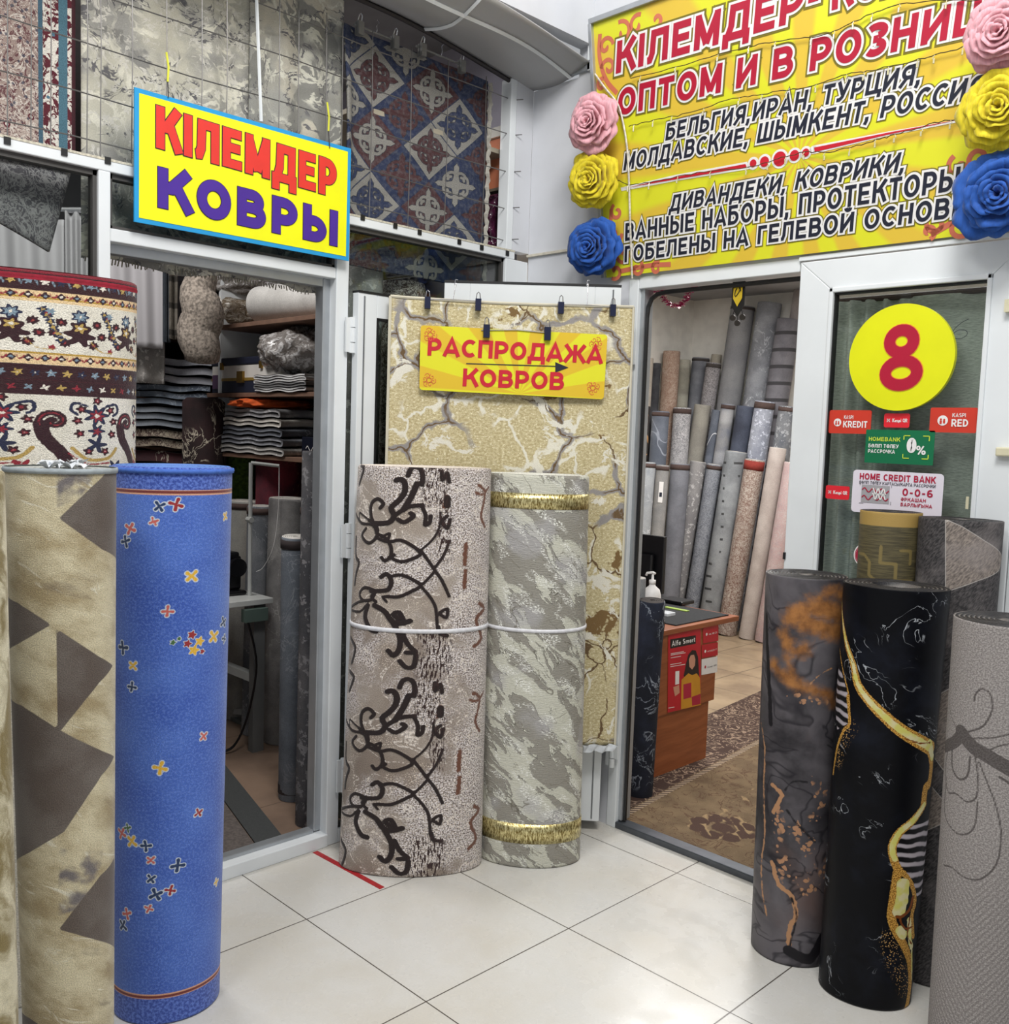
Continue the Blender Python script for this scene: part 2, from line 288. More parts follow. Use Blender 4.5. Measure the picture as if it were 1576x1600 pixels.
# ---------------------------------------------------------------- bold lettering built from strokes
def arc(cx, cy, rx, ry, a0, a1, n=14): return [(cx+rx*math.cos(math.radians(a0+(a1-a0)*i/n)), cy+ry*math.sin(math.radians(a0+(a1-a0)*i/n))) for i in range(n+1)]
def glyph(c, s):
    h = s/2; y0, y1, ym = h, 1-h, .5
    def O(w, x=0.0): return arc(x+w/2, .5, w/2-h, .5-h, 0, 360, 32)
    def bowl(x0, w, ya, yb): # right-hand bowl of P, B, R
        r = min((yb-ya)/2, w*.5); return [(x0, yb), (w-h-r, yb)]+arc(w-h-r, (ya+yb)/2, r, (yb-ya)/2, 90, -90)+[(x0, ya)]
    L = {
     'К': (.72, [[(h,0),(h,1)], [(.70-h*.3,1),(.30,.52),(h,.52)], [(.25,.55),(.45,.52),(.70,0)]]),
     'K': (.74, [[(h,0),(h,1)], [(.66,1),(h,.36)], [(.30,.58),(.68,0)]]),
     'І': (s, [[(h,0),(h,1)]]), 'Л': (.74, [[(0,h),(.10,h*1.1),(.17,.3),(.19,y1),(.74-h,y1),(.74-h,0)]]),
     'Е': (.64, [[(.64,y0),(h,y0),(h,y1),(.62,y1)], [(h,ym+.02),(.58,ym+.02)]]), 'М': (.84, [[(h,0),(h,1)], [(.84-h,0),(.84-h,1)], [(h,1-h*.6),(.42,.12)], [(.84-h,1-h*.6),(.42,.12)]]),
     'Д': (.82, [[(h*.8,-.2),(h*.8,y0),(.82-h*.8,y0),(.82-h*.8,-.2)], [(.14,y0),(.24,.4),(.26,y1),(.68,y1),(.68,y0)]]),
     'Р': (.68, [[(h,0),(h,1)], bowl(h, .68, .40, y1)]), 'О': (.80, [O(.80)]),
     'В': (.72, [[(h,0),(h,1)], bowl(h, .67, ym+.02, y1), bowl(h, .72, y0, ym+.02)]),
     'Ы': (.96, [[(h,0),(h,1)], [(.96-h,0),(.96-h,1)], bowl(h, .66, y0, .58)]), 'Ь': (.68, [[(h,0),(h,1)], bowl(h, .68, y0, .58)]),
     'П': (.72, [[(h,0),(h,y1),(.72-h,y1),(.72-h,0)]]), 'Т': (.64, [[(0,y1),(.64,y1)], [(.32,0),(.32,1)]]),
     'И': (.74, [[(h,0),(h,1)], [(.74-h,0),(.74-h,1)], [(h,.12),(.74-h,.88)]]), 'Й': (.74, [[(h,0),(h,1)], [(.74-h,0),(.74-h,1)], [(h,.12),(.74-h,.88)], arc(.37, 1.24, .13, .12, 180, 360, 8)]),
     'N': (.74, [[(h,0),(h,1)], [(.74-h,0),(.74-h,1)], [(h,.9),(.74-h,.1)]]),
     'З': (.64, [arc(.30, .745, .34-h, .255-h, 150, -75, 14), arc(.30, .27, .34-h, .27-h, 80, -150, 16), [(.22,.515),(.36,.515)]]),
     'Н': (.72, [[(h,0),(h,1)], [(.72-h,0),(.72-h,1)], [(h,ym),(.72-h,ym)]]), 'Ц': (.80, [[(h,1),(h,y0),(.80,y0),(.80-h*.2,-.2)], [(.68-h,0),(.68-h,1)]]),
     'У': (.70, [[(0+h*.6,1),(.36,.34)], [(.70-h*.6,1),(.36,.2),(.24,h),(.06,h)]]), 'Г': (.56, [[(h,0),(h,y1),(.56,y1)]]),
     'Б': (.70, [[(.62,y1),(h,y1),(h,0)], bowl(h, .70, y0, .60)]), 'Я': (.72, [[(.72-h,0),(.72-h,1)], [(.72-a, b) for a, b in bowl(h, .68, .42, y1)], [(.40,.42),(.30,.36),(h*.4,0)]]),
     'R': (.72, [[(h,0),(h,1)], bowl(h, .70, .44, y1), [(.34,.44),(.68,0)]]), 'А': (.80, [[(h*.6,0),(.40,.96),(.80-h*.6,0)], [(.18,.29),(.62,.29)]]), 'Н ': (.3, []),
     'С': (.72, [arc(.40, .5, .40-h, .5-h, 48, 312, 22)]), 'Ш': (.96, [[(h,1),(h,y0),(.96-h,y0),(.96-h,1)], [(.48,0),(.48,1)]]),
     'Ж': (1.0, [[(.5,0),(.5,1)], [(.04,1),(.34,.53),(.66,.53),(.96,1)], [(.02,0),(.34,.53)], [(.98,0),(.66,.53)]]),
     'Ч': (.68, [[(h,1),(h,.62),(.2,.42),(.68-h,.42)], [(.68-h,0),(.68-h,1)]]), 'Ю': (1.0, [[(h,0),(h,1)], [(h,ym),(.35,ym)], O(.68, .32)]),
     'Ө': (.80, [O(.80), [(h,ym),(.8-h,ym)]]), 'Қ': (.74, [[(h,0),(h,1)], [(.68,1),(.30,.52),(h,.52)], [(.25,.55),(.45,.52),(.68,h),(.72,-.18)]]),
     'Ғ': (.60, [[(h,0),(h,y1),(.60,y1)], [(-.08,.5),(.42,.5)]]), 'Ә': (.76, [arc(.38, .5, .38-h, .5-h, 140, -180, 28)+[(.7,ym)]]),
     '8': (.66, [arc(.33, .745, .27-h, .255-h, 0, 360, 24), arc(.33, .27, .33-h, .27-h, 0, 360, 26)]), '0': (.64, [O(.64)]), '6': (.64, [arc(.32, .31, .32-h, .31-h, 0, 360, 24), [(h,.32)]+arc(.36, .56, .36-h, .44-h, 180, 60, 12)]),
     '%': (.92, [arc(.2, .76, .2-h*.7, .24-h*.7, 0, 360, 18), arc(.72, .24, .2-h*.7, .24-h*.7, 0, 360, 18), [(.70,1),(.22,0)]]), '-': (.4, [[(.04,.42),(.36,.42)]]),
     ',': (s*1.2, [[(h,s),(h,0),(h*.3,-.16)]]), '.': (s, [[(h,0),(h,s)]]), '·': (s*1.3, [[(0,.5),(s*1.3,.5)]]), '/': (.36, [[(.02,0),(.34,1)]]), ' ': (.30, []),
     'D': (.72, [[(h,0),(h,1)], bowl(h, .72, y0, y1)]), 'Q': (.80, [O(.80), [(.5,.3),(.8,-.02)]]), 'S': (.66, [arc(.33, .74, .31-h, .26-h, 35, 262, 16)+arc(.33, .27, .33-h, .27-h, 80, -148, 16)]),
     'a': (.56, [arc(.26, .29, .26-h, .29-h*.8, 0, 360, 18), [(.56-h,0),(.56-h,.58)]]), 's': (.5, [arc(.25, .43, .22-h*.6, .15-h*.5, 40, 262, 10)+arc(.25, .16, .23-h*.6, .16-h*.5, 80, -145, 10)]),
     'p': (.58, [[(h,-.25),(h,.58)], arc(.32, .29, .26-h, .29-h*.8, 0, 360, 18)]), 'i': (s, [[(h,0),(h,.58)], [(h,.72),(h,.9)]]), 'l': (s, [[(h,0),(h,1)]]),
     'f': (.36, [[(.14,0),(.14,.86),(.2,1-h),(.36,1-h)], [(0,.56),(.34,.56)]]), 'm': (.86, [[(h,0),(h,.58)], [(h,.4),(.2,.58-h),(.34,.58-h),(.43,.46),(.43,0)], [(.43,.4),(.56,.58-h),(.72,.58-h),(.86-h,.46),(.86-h,0)]]),
     'r': (.36, [[(h,0),(h,.58)], [(h,.36),(.2,.58-h),(.36,.58-h)]]), 't': (.36, [[(.14,.8),(.14,.12),(.2,h),(.36,h)], [(0,.56),(.34,.56)]]), '→': (1, []),
    }
    for a, b in (('A','А'),('B','В'),('C','С'),('E','Е'),('H','Н'),('I','І'),('M','М'),('O','О'),('P','Р'),('T','Т')): L.setdefault(a, L[b])
    return L[c]
def ribbon(pts, w, closed=None, ext=0.0):
    P = [np.array(p, float) for p in pts]; Q = [P[0]]
    for p in P[1:]:
        if np.hypot(*(p-Q[-1])) > 1e-5: Q.append(p)
    P = Q; closed = len(P) > 3 and np.hypot(*(P[0]-P[-1])) < 1e-4
    if closed: P = P[:-1]
    n = len(P); Lf = []; Rt = []
    if ext and not closed:
        d = P[0]-P[1]; P[0] = P[0]+d/np.hypot(*d)*ext; d = P[-1]-P[-2]; P[-1] = P[-1]+d/np.hypot(*d)*ext
    for i in range(n):
        a = P[(i-1) % n] if closed or i > 0 else None; b = P[(i+1) % n] if closed or i < n-1 else None
        d1 = (P[i]-a)/np.hypot(*(P[i]-a)) if a is not None else None; d2 = (b-P[i])/np.hypot(*(b-P[i])) if b is not None else None
        if d1 is None: d1 = d2
        if d2 is None: d2 = d1
        n1 = np.array([-d1[1], d1[0]]); n2 = np.array([-d2[1], d2[0]]); m = n1+n2; l = np.hypot(*m)
        if l < .3: m = n1; k = 1
        else: m = m/l; k = min(1/max(m@n1, .35), 1.9)
        Lf.append(P[i]+m*w*k); Rt.append(P[i]-m*w*k)
    V = Lf+Rt; Fc = [(i, (i+1) % n, n+(i+1) % n, n+i) for i in range(n if closed else n-1)]
    return V, Fc
def lay_text(txt, s=.2, gap=.13):
    x = 0; out = []
    for c in txt:
        w, st = glyph(c, s); out += [[(x+a, b) for a, b in l] for l in st]; x += w+gap
    return out, x-gap
def text_mesh(name, txt, O, ex, ey, nrm, parent, mats, s=.2, outs=(0.0,), gap=.13, step=.0012, base=.0012):
    """letters of the string laid out from O; ex spans the whole width, ey the cap height; outs: extra widths (in cap heights), widest first"""
    st, Wd = lay_text(txt, s, gap); O, ex, ey, nrm = (np.array(v, float) for v in (O, ex, ey, nrm)); V = []; Fc = []; mi = []
    # the strokes keep their width in real units even where the string is squeezed
    asp = (np.linalg.norm(ex)/Wd)/np.linalg.norm(ey); exu = ex/np.linalg.norm(ex)*np.linalg.norm(ey)
    for li, ow in enumerate(outs):
        kk = 0
        for l in st:
            l2 = [(a*asp, b) for a, b in l]
            v, f = ribbon(l2, s/2*min(1, .35+.65*asp)+ow, ext=ow); n = len(V); kk += 1; lift = base+step*li+.00012*(kk % 5)
            V += [O+exu*a+ey*b+nrm*lift for a, b in v]; Fc += [tuple(i+n for i in q) for q in f]; mi += [li]*len(f)
    return mesh(name, V, Fc, mats, parent, False, mi)
def text_px(name, txt, bl, br, tl, plane, nrm, parent, mats, **k):
    a, b, c = plane(bl), plane(br), plane(tl); ex = b-a; ey = c-a; return text_mesh(name, txt, a, ex, ey, nrm, parent, mats, **k)
# ================================================================ SETTING
XL, YR = -.414, 1.346
nL = np.array([1.0, 0, 0]); nR = np.array([0, -1.0, 0])
WHITE = plain('white_profile', (226, 230, 232), .32, 0, .03, 5, .03, 60)
WALLW = plain('white_wall', (210, 212, 217), .55, 0, .05, 4, .08, 40)
ALU = plain('aluminium', (176, 180, 184), .35, .6, .06, 12)
DALU = plain('grey_threshold', (92, 96, 102), .4, .7, .1, 20)
BLACK = plain('black_rubber', (18, 18, 20), .45)
DARK = plain('dark_laminate', (48, 44, 46), .6)
def glass_mat():
    n = N('window_glass'); n.fin((.93, .97, .96, 1), .02)
    g = n.node('ShaderNodeBsdfTransparent'); gl = n.node('ShaderNodeBsdfGlossy'); gl.inputs['Roughness'].default_value = .02
    fr = n.node('ShaderNodeFresnel'); fr.inputs[0].default_value = 1.35; mx = n.node('ShaderNodeMixShader')
    g.inputs[0].default_value = (.90, .93, .92, 1); n.t.links.new(n.m_('MULTIPLY', fr.outputs[0], .8), mx.inputs[0]); n.t.links.new(g.outputs[0], mx.inputs[1]); n.t.links.new(gl.outputs[0], mx.inputs[2]); n.t.links.new(mx.outputs[0], n.out.inputs[0])
    n.t.nodes.remove(n.b); return n.m
GLASS = glass_mat()
def tile_mat(name, size, base, alt, grout, rough, gw=.0022, off=(0, 0), coat=0.0, var=.5):
    n = N(name); v = n.uv(); x, y, _ = n.xyz(n.sc(v, (1/size, 1/size, 1), 0, off+(0,)))
    def ed(a): f = n.m_('FRACT', a); return n.m_('MINIMUM', f, n.m_('SUBTRACT', 1.0, f))
    g = n.m_('MINIMUM', ed(x), ed(y)); gm = n.ss(g, gw/size*.5, gw/size*1.3, 1, 0)
    st = n.mix(n.ss(n.noise(v, 2.2, 5, .6), .3, .75), lin(base), lin(alt)); st = n.mix(n.ss(n.noise(v, 160, 2), .3, .7, 0, .12), st, lin(tuple(c*.8 for c in base)))
    spots = n.ss(n.voro(v, 5.5), .018, .03, .8, 0); sm = n.m_('MULTIPLY', spots, n.ss(n.noise(v, 1.7, 1), .52, .6))
    c = n.mix(sm, st, lin((60, 56, 52))); c = n.mix(gm, c, lin(grout))
    return n.fin(c, n.ss(n.noise(v, 9, 3), .3, .7, rough, rough+.12), 0, n.m_('SUBTRACT', 1.0, gm), .25, .001, coat=coat)
def flat(name, x0, x1, y0, y1, z, m, kind='structure', th=.02, parent=None):
    V = [(x0,y0,z),(x1,y0,z),(x1,y1,z),(x0,y1,z),(x0,y0,z-th),(x1,y0,z-th),(x1,y1,z-th),(x0,y1,z-th)]
    o = mesh(name, V, [(0,1,2,3),(7,6,5,4),(0,4,5,1),(1,5,6,2),(2,6,7,3),(3,7,4,0)], m, parent, False, None, [(a[0], a[1]) for a in V])
    if kind: o['kind'] = kind
    return o
HALL = tile_mat('cream_porcelain_tile', .6, (214, 213, 209), (204, 199, 188), (74, 66, 60), .22)
BROWNT = tile_mat('brown_marbled_tile', .45, (172, 150, 122), (132, 112, 92), (92, 80, 66), .3, .004)
flat('floor', XL, 5.0, -4.5, YR, 0, HALL); LEFTT = tile_mat('rosy_marbled_tile', .9, (150, 126, 108), (110, 92, 80), (104, 88, 76), .3, .003); flat('floor', -4.2, XL, -3.0, 1.30, 0, LEFTT); flat('floor', -4.2, 3.2, YR, 6.0, 0, BROWNT); flat('floor', -4.2, XL, 1.30, YR, 0, BROWNT)
def sbox(name, lo, hi, m, kind='structure', bev=0):
    o = MB().box(lo, hi).build(name, m); o['kind'] = kind
    if bev: bevel(o, bev)
    return o
# hall: front bulkhead, walls round the hall out of the frame, and its ceiling
LILAC = plain('lilac_wall', (206, 202, 218), .6); SOFFIT = plain('grey_ceiling_board', (168, 168, 168), .38, 0, .06, 3, .05, 20)
sbox('wall_front', (-.16, -4.5, 3.16), (-.093, YR, 4.7), WALLW)
sbox('wall_right', (XL, YR, 0), (.150, YR+.05, 3.05), WALLW); sbox('wall_front', (XL-.05, 1.245, 2.368), (XL-.001, YR, 3.10), WALLW); sbox('wall_right', (-.16, YR, 3.05), (3.2, YR+.05, 4.7), WALLW)
sbox('wall_right', (.150, YR, 2.205), (1.70, YR+.05, 3.05), WALLW); sbox('wall_right', (1.66, YR, 0), (1.70, YR+.05, 2.205), WALLW); sbox('wall_right', (1.70, YR, 0), (3.2, YR+.05, 3.05), WALLW)
# sagging suspended ceiling strip above the shop front
def ceil_z(x, y):
    s = max(0.0, min(1.0, (YR-y)/3.0)); t = (x+.093)/(-.32)
    return 3.087+.085*math.sin(min(1, (YR-y)/.9)*PI/2)+.012*math.sin(y*7)*(1-abs(2*t-1))-.03*math.sin(t*PI)*(1+.5*math.sin(y*4.2))-.035*t
m = MB(); m.grid(lambda u, v: (-.093-.34*u, YR-.002-v*4.4, ceil_z(-.093-.34*u, YR-v*4.4)), 14, 110)
o = m.build('ceiling', SOFFIT, None, True); o['kind'] = 'structure'; sm = o.modifiers.new('solid', 'SOLIDIFY'); sm.thickness = .006; sm.offset = 1
def tbar(name, P, w=.022): o = MB().tube([(p[0], p[1], ceil_z(p[0], p[1])-.004) for p in P], w/2, 4).build(name, WHITE); o['kind'] = 'structure'; return o
tbar('trim_1', [(-.20, YR-.01-i*.05, 0) for i in range(80)], .018)
for yy in (.745, .145): tbar('trim_2', [(-.094-i*.033, yy, 0) for i in range(11)], .016)
o = MB().tube([(-.43, YR-.01-i*.05, ceil_z(-.43, YR-i*.05)-.008) for i in range(80)], .009, 6).build('trim_3', DARK); o['kind'] = 'structure'
def trim(n, lo, hi, m=ALU): return sbox('trim_%d' % n, lo, hi, m)
trim(4, (-.54, YR-.016, 3.062), (-.093, YR, 3.098)); trim(5, (-.105, YR-.016, 3.06), (-.088, YR, 3.26), WHITE)
trim(6, (XL, YR-.012, 2.352), (.06, YR, 2.362), plain('masking_tape', (206, 200, 184), .7, 0, .1, 60))
# ---- shop front on the carpet side: profiles, panes
FR = root('window_1', (XL-.03, 0, 0), kind='structure')
def prof(name, lo, hi, m=WHITE, par=None): return bevel(MB().box(lo, hi).build(name, m, par or FR), .003)
X0, X1 = XL-.06, XL
prof('window_frame', (X0, -2.6, 2.331), (X1, 1.262, 2.368)); prof('window_frame', (X0, -.499, 0), (X1, -.463, 2.331)); prof('window_frame', (X0, -.463, 2.128), (X1-.004, .355, 2.167))
prof('window_frame', (X0, .355, 0), (X1, .409, 2.331)); prof('window_frame', (X0, 1.21, 2.368), (X1, 1.245, 3.07)); prof('window_frame', (X0, 1.21, 0), (X1, YR-.002, 2.331))
prof('window_sill', (X0, -2.6, 0), (X1+.004, -.463, .053)); prof('window_sill', (X0, -.463, 0), (X1+.006, .36, .048)); prof('window_sill', (X0, .409, 0), (X1, 1.21, .053))
prof('window_frame', (X0, -2.6, .82), (X1, -.499, .86)); prof('window_frame', (X0, -2.64, 0), (X1, -2.6, 3.07))
prof('door_jamb', (X0-.03, .325, .053), (X0+.02, .356, 2.128), ALU); prof('door_jamb', (X0-.02, -.463, .046), (X0+.02, .325, .062), ALU); prof('door_jamb', (X0-.02, -.463, 2.098), (X0+.02, .325, 2.13), ALU)
m = MB()
for lo, hi in (((-2.6, .86), (-.499, 2.331)), ((-2.6, .053), (-.499, .82)), ((-.463, 2.167), (.355, 2.331)), ((.409, .053), (1.21, 2.331))):
    m.box((XL-.034, lo[0], lo[1]), (XL-.029, hi[0], hi[1]))
m.build('glass_pane', GLASS, FR)
gk = MB()
for a, b, z0, z1 in ((-2.6, -.499, .86, 2.331), (-.463, .355, 2.167, 2.331), (.409, 1.21, .053, 2.331)):
    gk.box((XL-.05, a, z1-.016), (XL-.014, b, z1)).box((XL-.05, a, z0), (XL-.014, b, z0+.01)).box((XL-.05, b-.012, z0), (XL-.014, b, z1)).box((XL-.05, a, z0), (XL-.014, a+.01, z1))
gk.build('rubber_gasket', plain('dark_gasket', (70, 68, 66), .5), FR)
tp = MB().box((XL, -2.6, 2.362), (XL+.0015, 1.262, 2.369)).build('tape', plain('dotted_tape', (196, 190, 172), .7, 0, .25, 120), FR)
for q in ((11, 220), (100, 238), (168, 251), (566, 340), (617, 353), (655, 363), (717, 378), (752, 387), (792, 396)):
    c = onX(q, XL); MB().box((XL, c[1]-.009, c[2]-.010), (XL+.004, c[1]+.009, c[2]+.010)).build('hook_plate', BLACK, FR)
# ---- doors
def hinge(par, c, e, h=.13, r=.012):
    m = MB(); c = np.array(c, float)
    for a, b in ((-.5, -.22), (-.2, .2), (.22, .5)): m.tube([c+(0,0,h*a), c+(0,0,h*b)], r, 12)
    m.obox(c+np.array(e)*.014, np.array(e)*.016, (0,0,h*.2), np.cross(e, (0,0,1))*.004); m.obox(c-np.array(e)*.014, np.array(e)*.016, (0,0,h*.48), np.cross(e, (0,0,1))*.004)
    return m.build('hinge', WHITE, par, False)
def leaf(name, P0, P1, z0, z1, th, st, mid=None, glaz=GLASS, panel=None, toe=None):
    """framed door leaf from P0 (hinge) to P1"""
    P0, P1 = np.array(P0, float), np.array(P1, float); d = P1-P0; L = np.hypot(*d); d /= L; n = np.array([d[1], -d[0]])
    if n@(CAM[:2]-P0) < 0: n = -n
    rt = root(name, (P0[0], P0[1], z0), kind='structure')
    def b(nm, a0, a1, h0, h1, t=th, mt=WHITE, off=0.0):
        m = MB(); c = P0+d*(a0+a1)/2+n*off; m.obox((c[0], c[1], (h0+h1)/2), (d[0]*(a1-a0)/2, d[1]*(a1-a0)/2, 0), (n[0]*t/2, n[1]*t/2, 0), (0, 0, (h1-h0)/2)); return bevel(m.build(nm, mt, rt), .002)
    b('stile', 0, st, z0, z1); b('stile', L-st, L, z0, z1); b('top_rail', st, L-st, z1-st, z1); b('bottom_rail', st, L-st, z0, z0+(toe or st))
    for k in (0, 1): b('rebate', st*.28+k*0, st*.28+.006, z0+.01, z1-.01, th+.006, ALU)
    m = MB(); c = P0+d*L/2; zz0, zz1 = z0+(toe or st), z1-st
    if mid: b('mid_rail', st, L-st, mid, mid+st)
    m.obox((c[0], c[1], (zz0+zz1)/2), (d[0]*(L/2-st), d[1]*(L/2-st), 0), (n[0]*.003, n[1]*.003, 0), (0, 0, (zz1-zz0)/2)); m.build('glass_pane', glaz, rt)
    g = MB()
    for a, h0, h1 in ((st+.004, zz0, zz1), (L-st-.004, zz0, zz1)): g.obox((*(P0+d*a+n*.012), (h0+h1)/2), (d[0]*.005, d[1]*.005, 0), (n[0]*.006, n[1]*.006, 0), (0, 0, (h1-h0)/2))
    g.obox((*(c+n*.012), zz1-.004), (d[0]*(L/2-st), d[1]*(L/2-st), 0), (n[0]*.006, n[1]*.006, 0), (0, 0, .005)); g.build('rubber_gasket', BLACK, rt)
    # black seal round the top edge
    t = MB().obox((c[0], c[1], z1+.004), (d[0]*L/2, d[1]*L/2, 0), (n[0]*(th/2+.003), n[1]*(th/2+.003), 0), (0, 0, .004)); t.build('seal', BLACK, rt)
    return rt, d, n
D1, _, _ = leaf('door_1', (XL+.022, .425), (XL+.026, 1.06), .04, 2.085, .036, .085)
for z in (1.93, 1.17, .27): hinge(D1, (XL+.016, .417, z), (0, 1, 0))
D2, d2, n2 = leaf('door_2', (.165, 1.272), (-.335, .806), .045, 2.165, .04, .10, toe=.12)
for z in (1.9, .32): hinge(D2, (.178, 1.325, z), (1, 0, 0))
# right doorway: post, header, gasket, threshold
FR2 = root('door_3', (.5, YR, 0), kind='structure')
def prof2(name, lo, hi, m=WHITE): return bevel(MB().box(lo, hi).build(name, m, FR2), .003)
prof2('door_frame', (.150, YR-.006, 0), (.196, YR+.07, 2.205)); prof2('door_frame', (.196, YR+.012, .03), (.214, YR+.07, 2.175), ALU); prof2('door_frame', (.196, YR-.004, 2.168), (.876, YR+.07, 2.214))
m = MB(); gp = [(.216, .03), (.216, 2.06), (.221, 2.10), (.235, 2.13), (.262, 2.146), (.30, 2.151), (.88, 2.151)]
m.tube([(a, YR+.03, b) for a, b in gp], .009, 6); m.build('rubber_gasket', BLACK, FR2)
prof2('door_threshold', (.168, YR-.004, 0), (.90, YR+.055, .026), DALU)
# closed leaf with the number disc
D4 = root('door_4', (1.2, YR, 0), kind='structure'); y0, y1 = YR-.022, YR+.016
def p4(nm, x0, x1, z0, z1, m=WHITE, ya=y0, yb=y1, bev=.004): return bevel(MB().box((x0, ya, z0), (x1, yb, z1)).build(nm, m, D4), bev)
gx0, gx1, gz0, gz1 = onY((1301, 455), y0)[0], onY((1545, 440), y0)[0], .35, onY((1420, 445), y0)[2]
def leaf_frame():
    a, b, c, d = onY((1251, 410), y0)[0], 1.60, .02, 2.195; i, j, k, l = gx0-.008, gx1+.008, gz0-.008, gz1+.008; m = MB()
    O = [(a, c), (b, c), (b, d), (a, d)]; I = [(i, k), (j, k), (j, l), (i, l)]
    for q in range(4):
        w = (q+1) % 4
        f = [O[q], O[w], I[w], I[q]]; V = [(x, y0, z) for x, z in f]+[(x, y1, z) for x, z in f]
        m.add(V, [(0,3,2,1),(4,5,6,7),(0,1,5,4),(1,2,6,5),(2,3,7,6),(3,0,4,7)])
    return bevel(m.build('leaf_frame', WHITE, D4), .003)
leaf_frame()
for a in (((gx0-.010, gz1-.004), (gx1+.010, gz1+.012)), ((gx0-.010, gz0-.01), (gx0+.004, gz1+.012)), ((gx1-.004, gz0-.01), (gx1+.010, gz1+.012))): p4('glazing_bead', a[0][0], a[1][0], a[0][1], a[1][1], WHITE, y0-.007, y0+.03, .003)
m = MB(); m.box((gx0, YR-.016, gz0), (gx0+.008, YR+.01, gz1)).box((gx1-.006, YR-.016, gz0), (gx1, YR+.01, gz1)).box((gx0, YR-.016, gz1-.010), (gx1, YR+.01, gz1)); m.build('rubber_gasket', BLACK, D4)
MB().box((gx0, YR-.006, gz0), (gx1, YR-.001, gz1)).build('glass_pane', GLASS, D4)
CREAM = plain('cream_plastic', (214, 208, 178), .4)
c = onY((1568, 706), y0-.01); o = MB().box((c[0]-.02, y0-.022, c[2]-.013), (c[0]+.05, y0, c[2]+.013)).build('door_bolt', CREAM, D4); bevel(o, .004); c = onY((1575, 478), y0-.01); MB().box((c[0]-.008, y0-.02, c[2]-.018), (c[0]+.02, y0, c[2]+.018)).build('door_bolt', CREAM, D4)
c = onY((1224, 868), y0); MB().tube([(c[0]+.004, y0-.003, c[2]-.012), (c[0]+.004, y0-.003, c[2]+.012)], .005, 8).build('keyhole', BLACK, D4)
m = MB(); m.box((1.603, y0+.004, .02), (1.68, y1, 2.20)); o = m.build('leaf_stile', WHITE, D4)
trim(7, (.876, YR-.012, 2.203), (1.72, YR, 2.216), WHITE)
# ---- shells of the two shops
PALE = plain('cream_painted_wall', (236, 233, 226), .6); GREYW = plain('grey_shop_wall', (96, 94, 98), .7); CEIL2 = plain('grey_shop_ceiling', (150, 150, 152), .6)
sbox('wall_back', (-2.65, 5.75, 0), (3.2, 5.8, 2.9), PALE); sbox('wall_left', (-2.62, YR+.001, 0), (-2.57, 5.75, 2.9), PALE); sbox('wall_side', (3.15, YR+.05, 0), (3.2, 5.8, 2.9), PALE)
sbox('ceiling', (-2.6, YR+.05, 2.86), (3.2, 5.8, 2.92), CEIL2)
sbox('wall_left', (-4.2, 1.305, 0), (XL-.06, 1.335, 2.60), GREYW); sbox('wall_left', (-4.2, 1.305, 2.60), (XL-.06, 1.335, 3.4), LILAC)
sbox('wall_back', (-4.2, -3.0, 0), (-4.15, 1.3, 3.4), GREYW); sbox('wall_side', (-4.2, -3.0, 0), (XL-.06, -2.95, 3.4), GREYW); sbox('ceiling', (-4.2, -3.0, 3.34), (XL-.10, 1.335, 3.4), CEIL2)

# ================================================================ BIG STANDING ROLLS
GREYB = plain('grey_overlock_binding', (156, 164, 168), .8, 0, .1, 60, .3, 400)
def quick(px_pts, roll): return [roll.uv(p) for p in px_pts]
# beige roll with taupe triangles
def mat_beige():
    n = N('beige_marbled_pile'); v = n.uv(); w = n.warp(v, 5, .07, 2)
    c = n.mix(n.ss(n.noise(n.sc(w, (1, 1.8, 1), .5), 8, 4, .6), .34, .68), lin((206, 196, 166)), lin((160, 144, 110)))
    c = n.mix(n.ss(n.noise(n.sc(w, (1, 3.5, 1), .6), 9, 4, .5, 1.5), .60, .72, 0, .75), c, lin((222, 218, 200)))
    c = n.mix(n.ss(n.noise(n.sc(w, (1, 3, 1), .55), 6, 3, .6), .62, .74, 0, .55), c, lin((116, 104, 88)))
    tp = n.mix(n.ss(n.noise(w, 9, 4), .35, .7), lin((88, 77, 70)), lin((108, 100, 94)))
    pt = n.ss(n.attr('m1'), -.004, .004, 1, 0); c = n.mix(n.m_('MULTIPLY', pt, n.ss(n.noise(w, 14, 3), .42, .6)), c, lin((110, 104, 104)))
    c = n.mix(n.ss(n.attr('m0'), -.0012, .0012, 1, 0), c, tp)
    c, f = fibre(n, c, .20, 380); return n.fin(c, .9, 0, f, .5, .003, .2)
beige = Roll((.270, -.842), .098, (.266, -.855), .117, 1.475, .9)
def mk_beige(s, U, V):
    T = [[(92, 810), (190, 715), (200, 880), (182, 875)], [(10, 930), (80, 976), (12, 1016)], [(88, 982), (176, 1040), (90, 1148)], [(15, 1090), (92, 1140), (118, 1154), (178, 1182), (100, 1300), (24, 1345)], [(92, 1452), (178, 1340), (190, 1480)], [(30, 1580), (60, 1600), (30, 1640)]]
    d = np.full(U.shape, 1.0)
    for t in T:
        P = []
        for i in range(len(t)):   # straight sides in the photograph stay on the surface
            a, b = t[i], t[(i+1) % len(t)]; P += [s.uv((a[0]+(b[0]-a[0])*k/4, a[1]+(b[1]-a[1])*k/4)) for k in range(4)]
        d = np.minimum(d, sd_poly(U, V, P))
    e = np.full(U.shape, 1.0)
    for t in ([(88, 736), (150, 736), (125, 780), (90, 792)], [(92, 1325), (160, 1330), (160, 1400), (92, 1430)]): e = np.minimum(e, sd_poly(U, V, quick(t, s)))
    return {'m0': d, 'm1': e}
EG = end_mat('grey_jute_end', (176, 178, 174), (120, 118, 112))
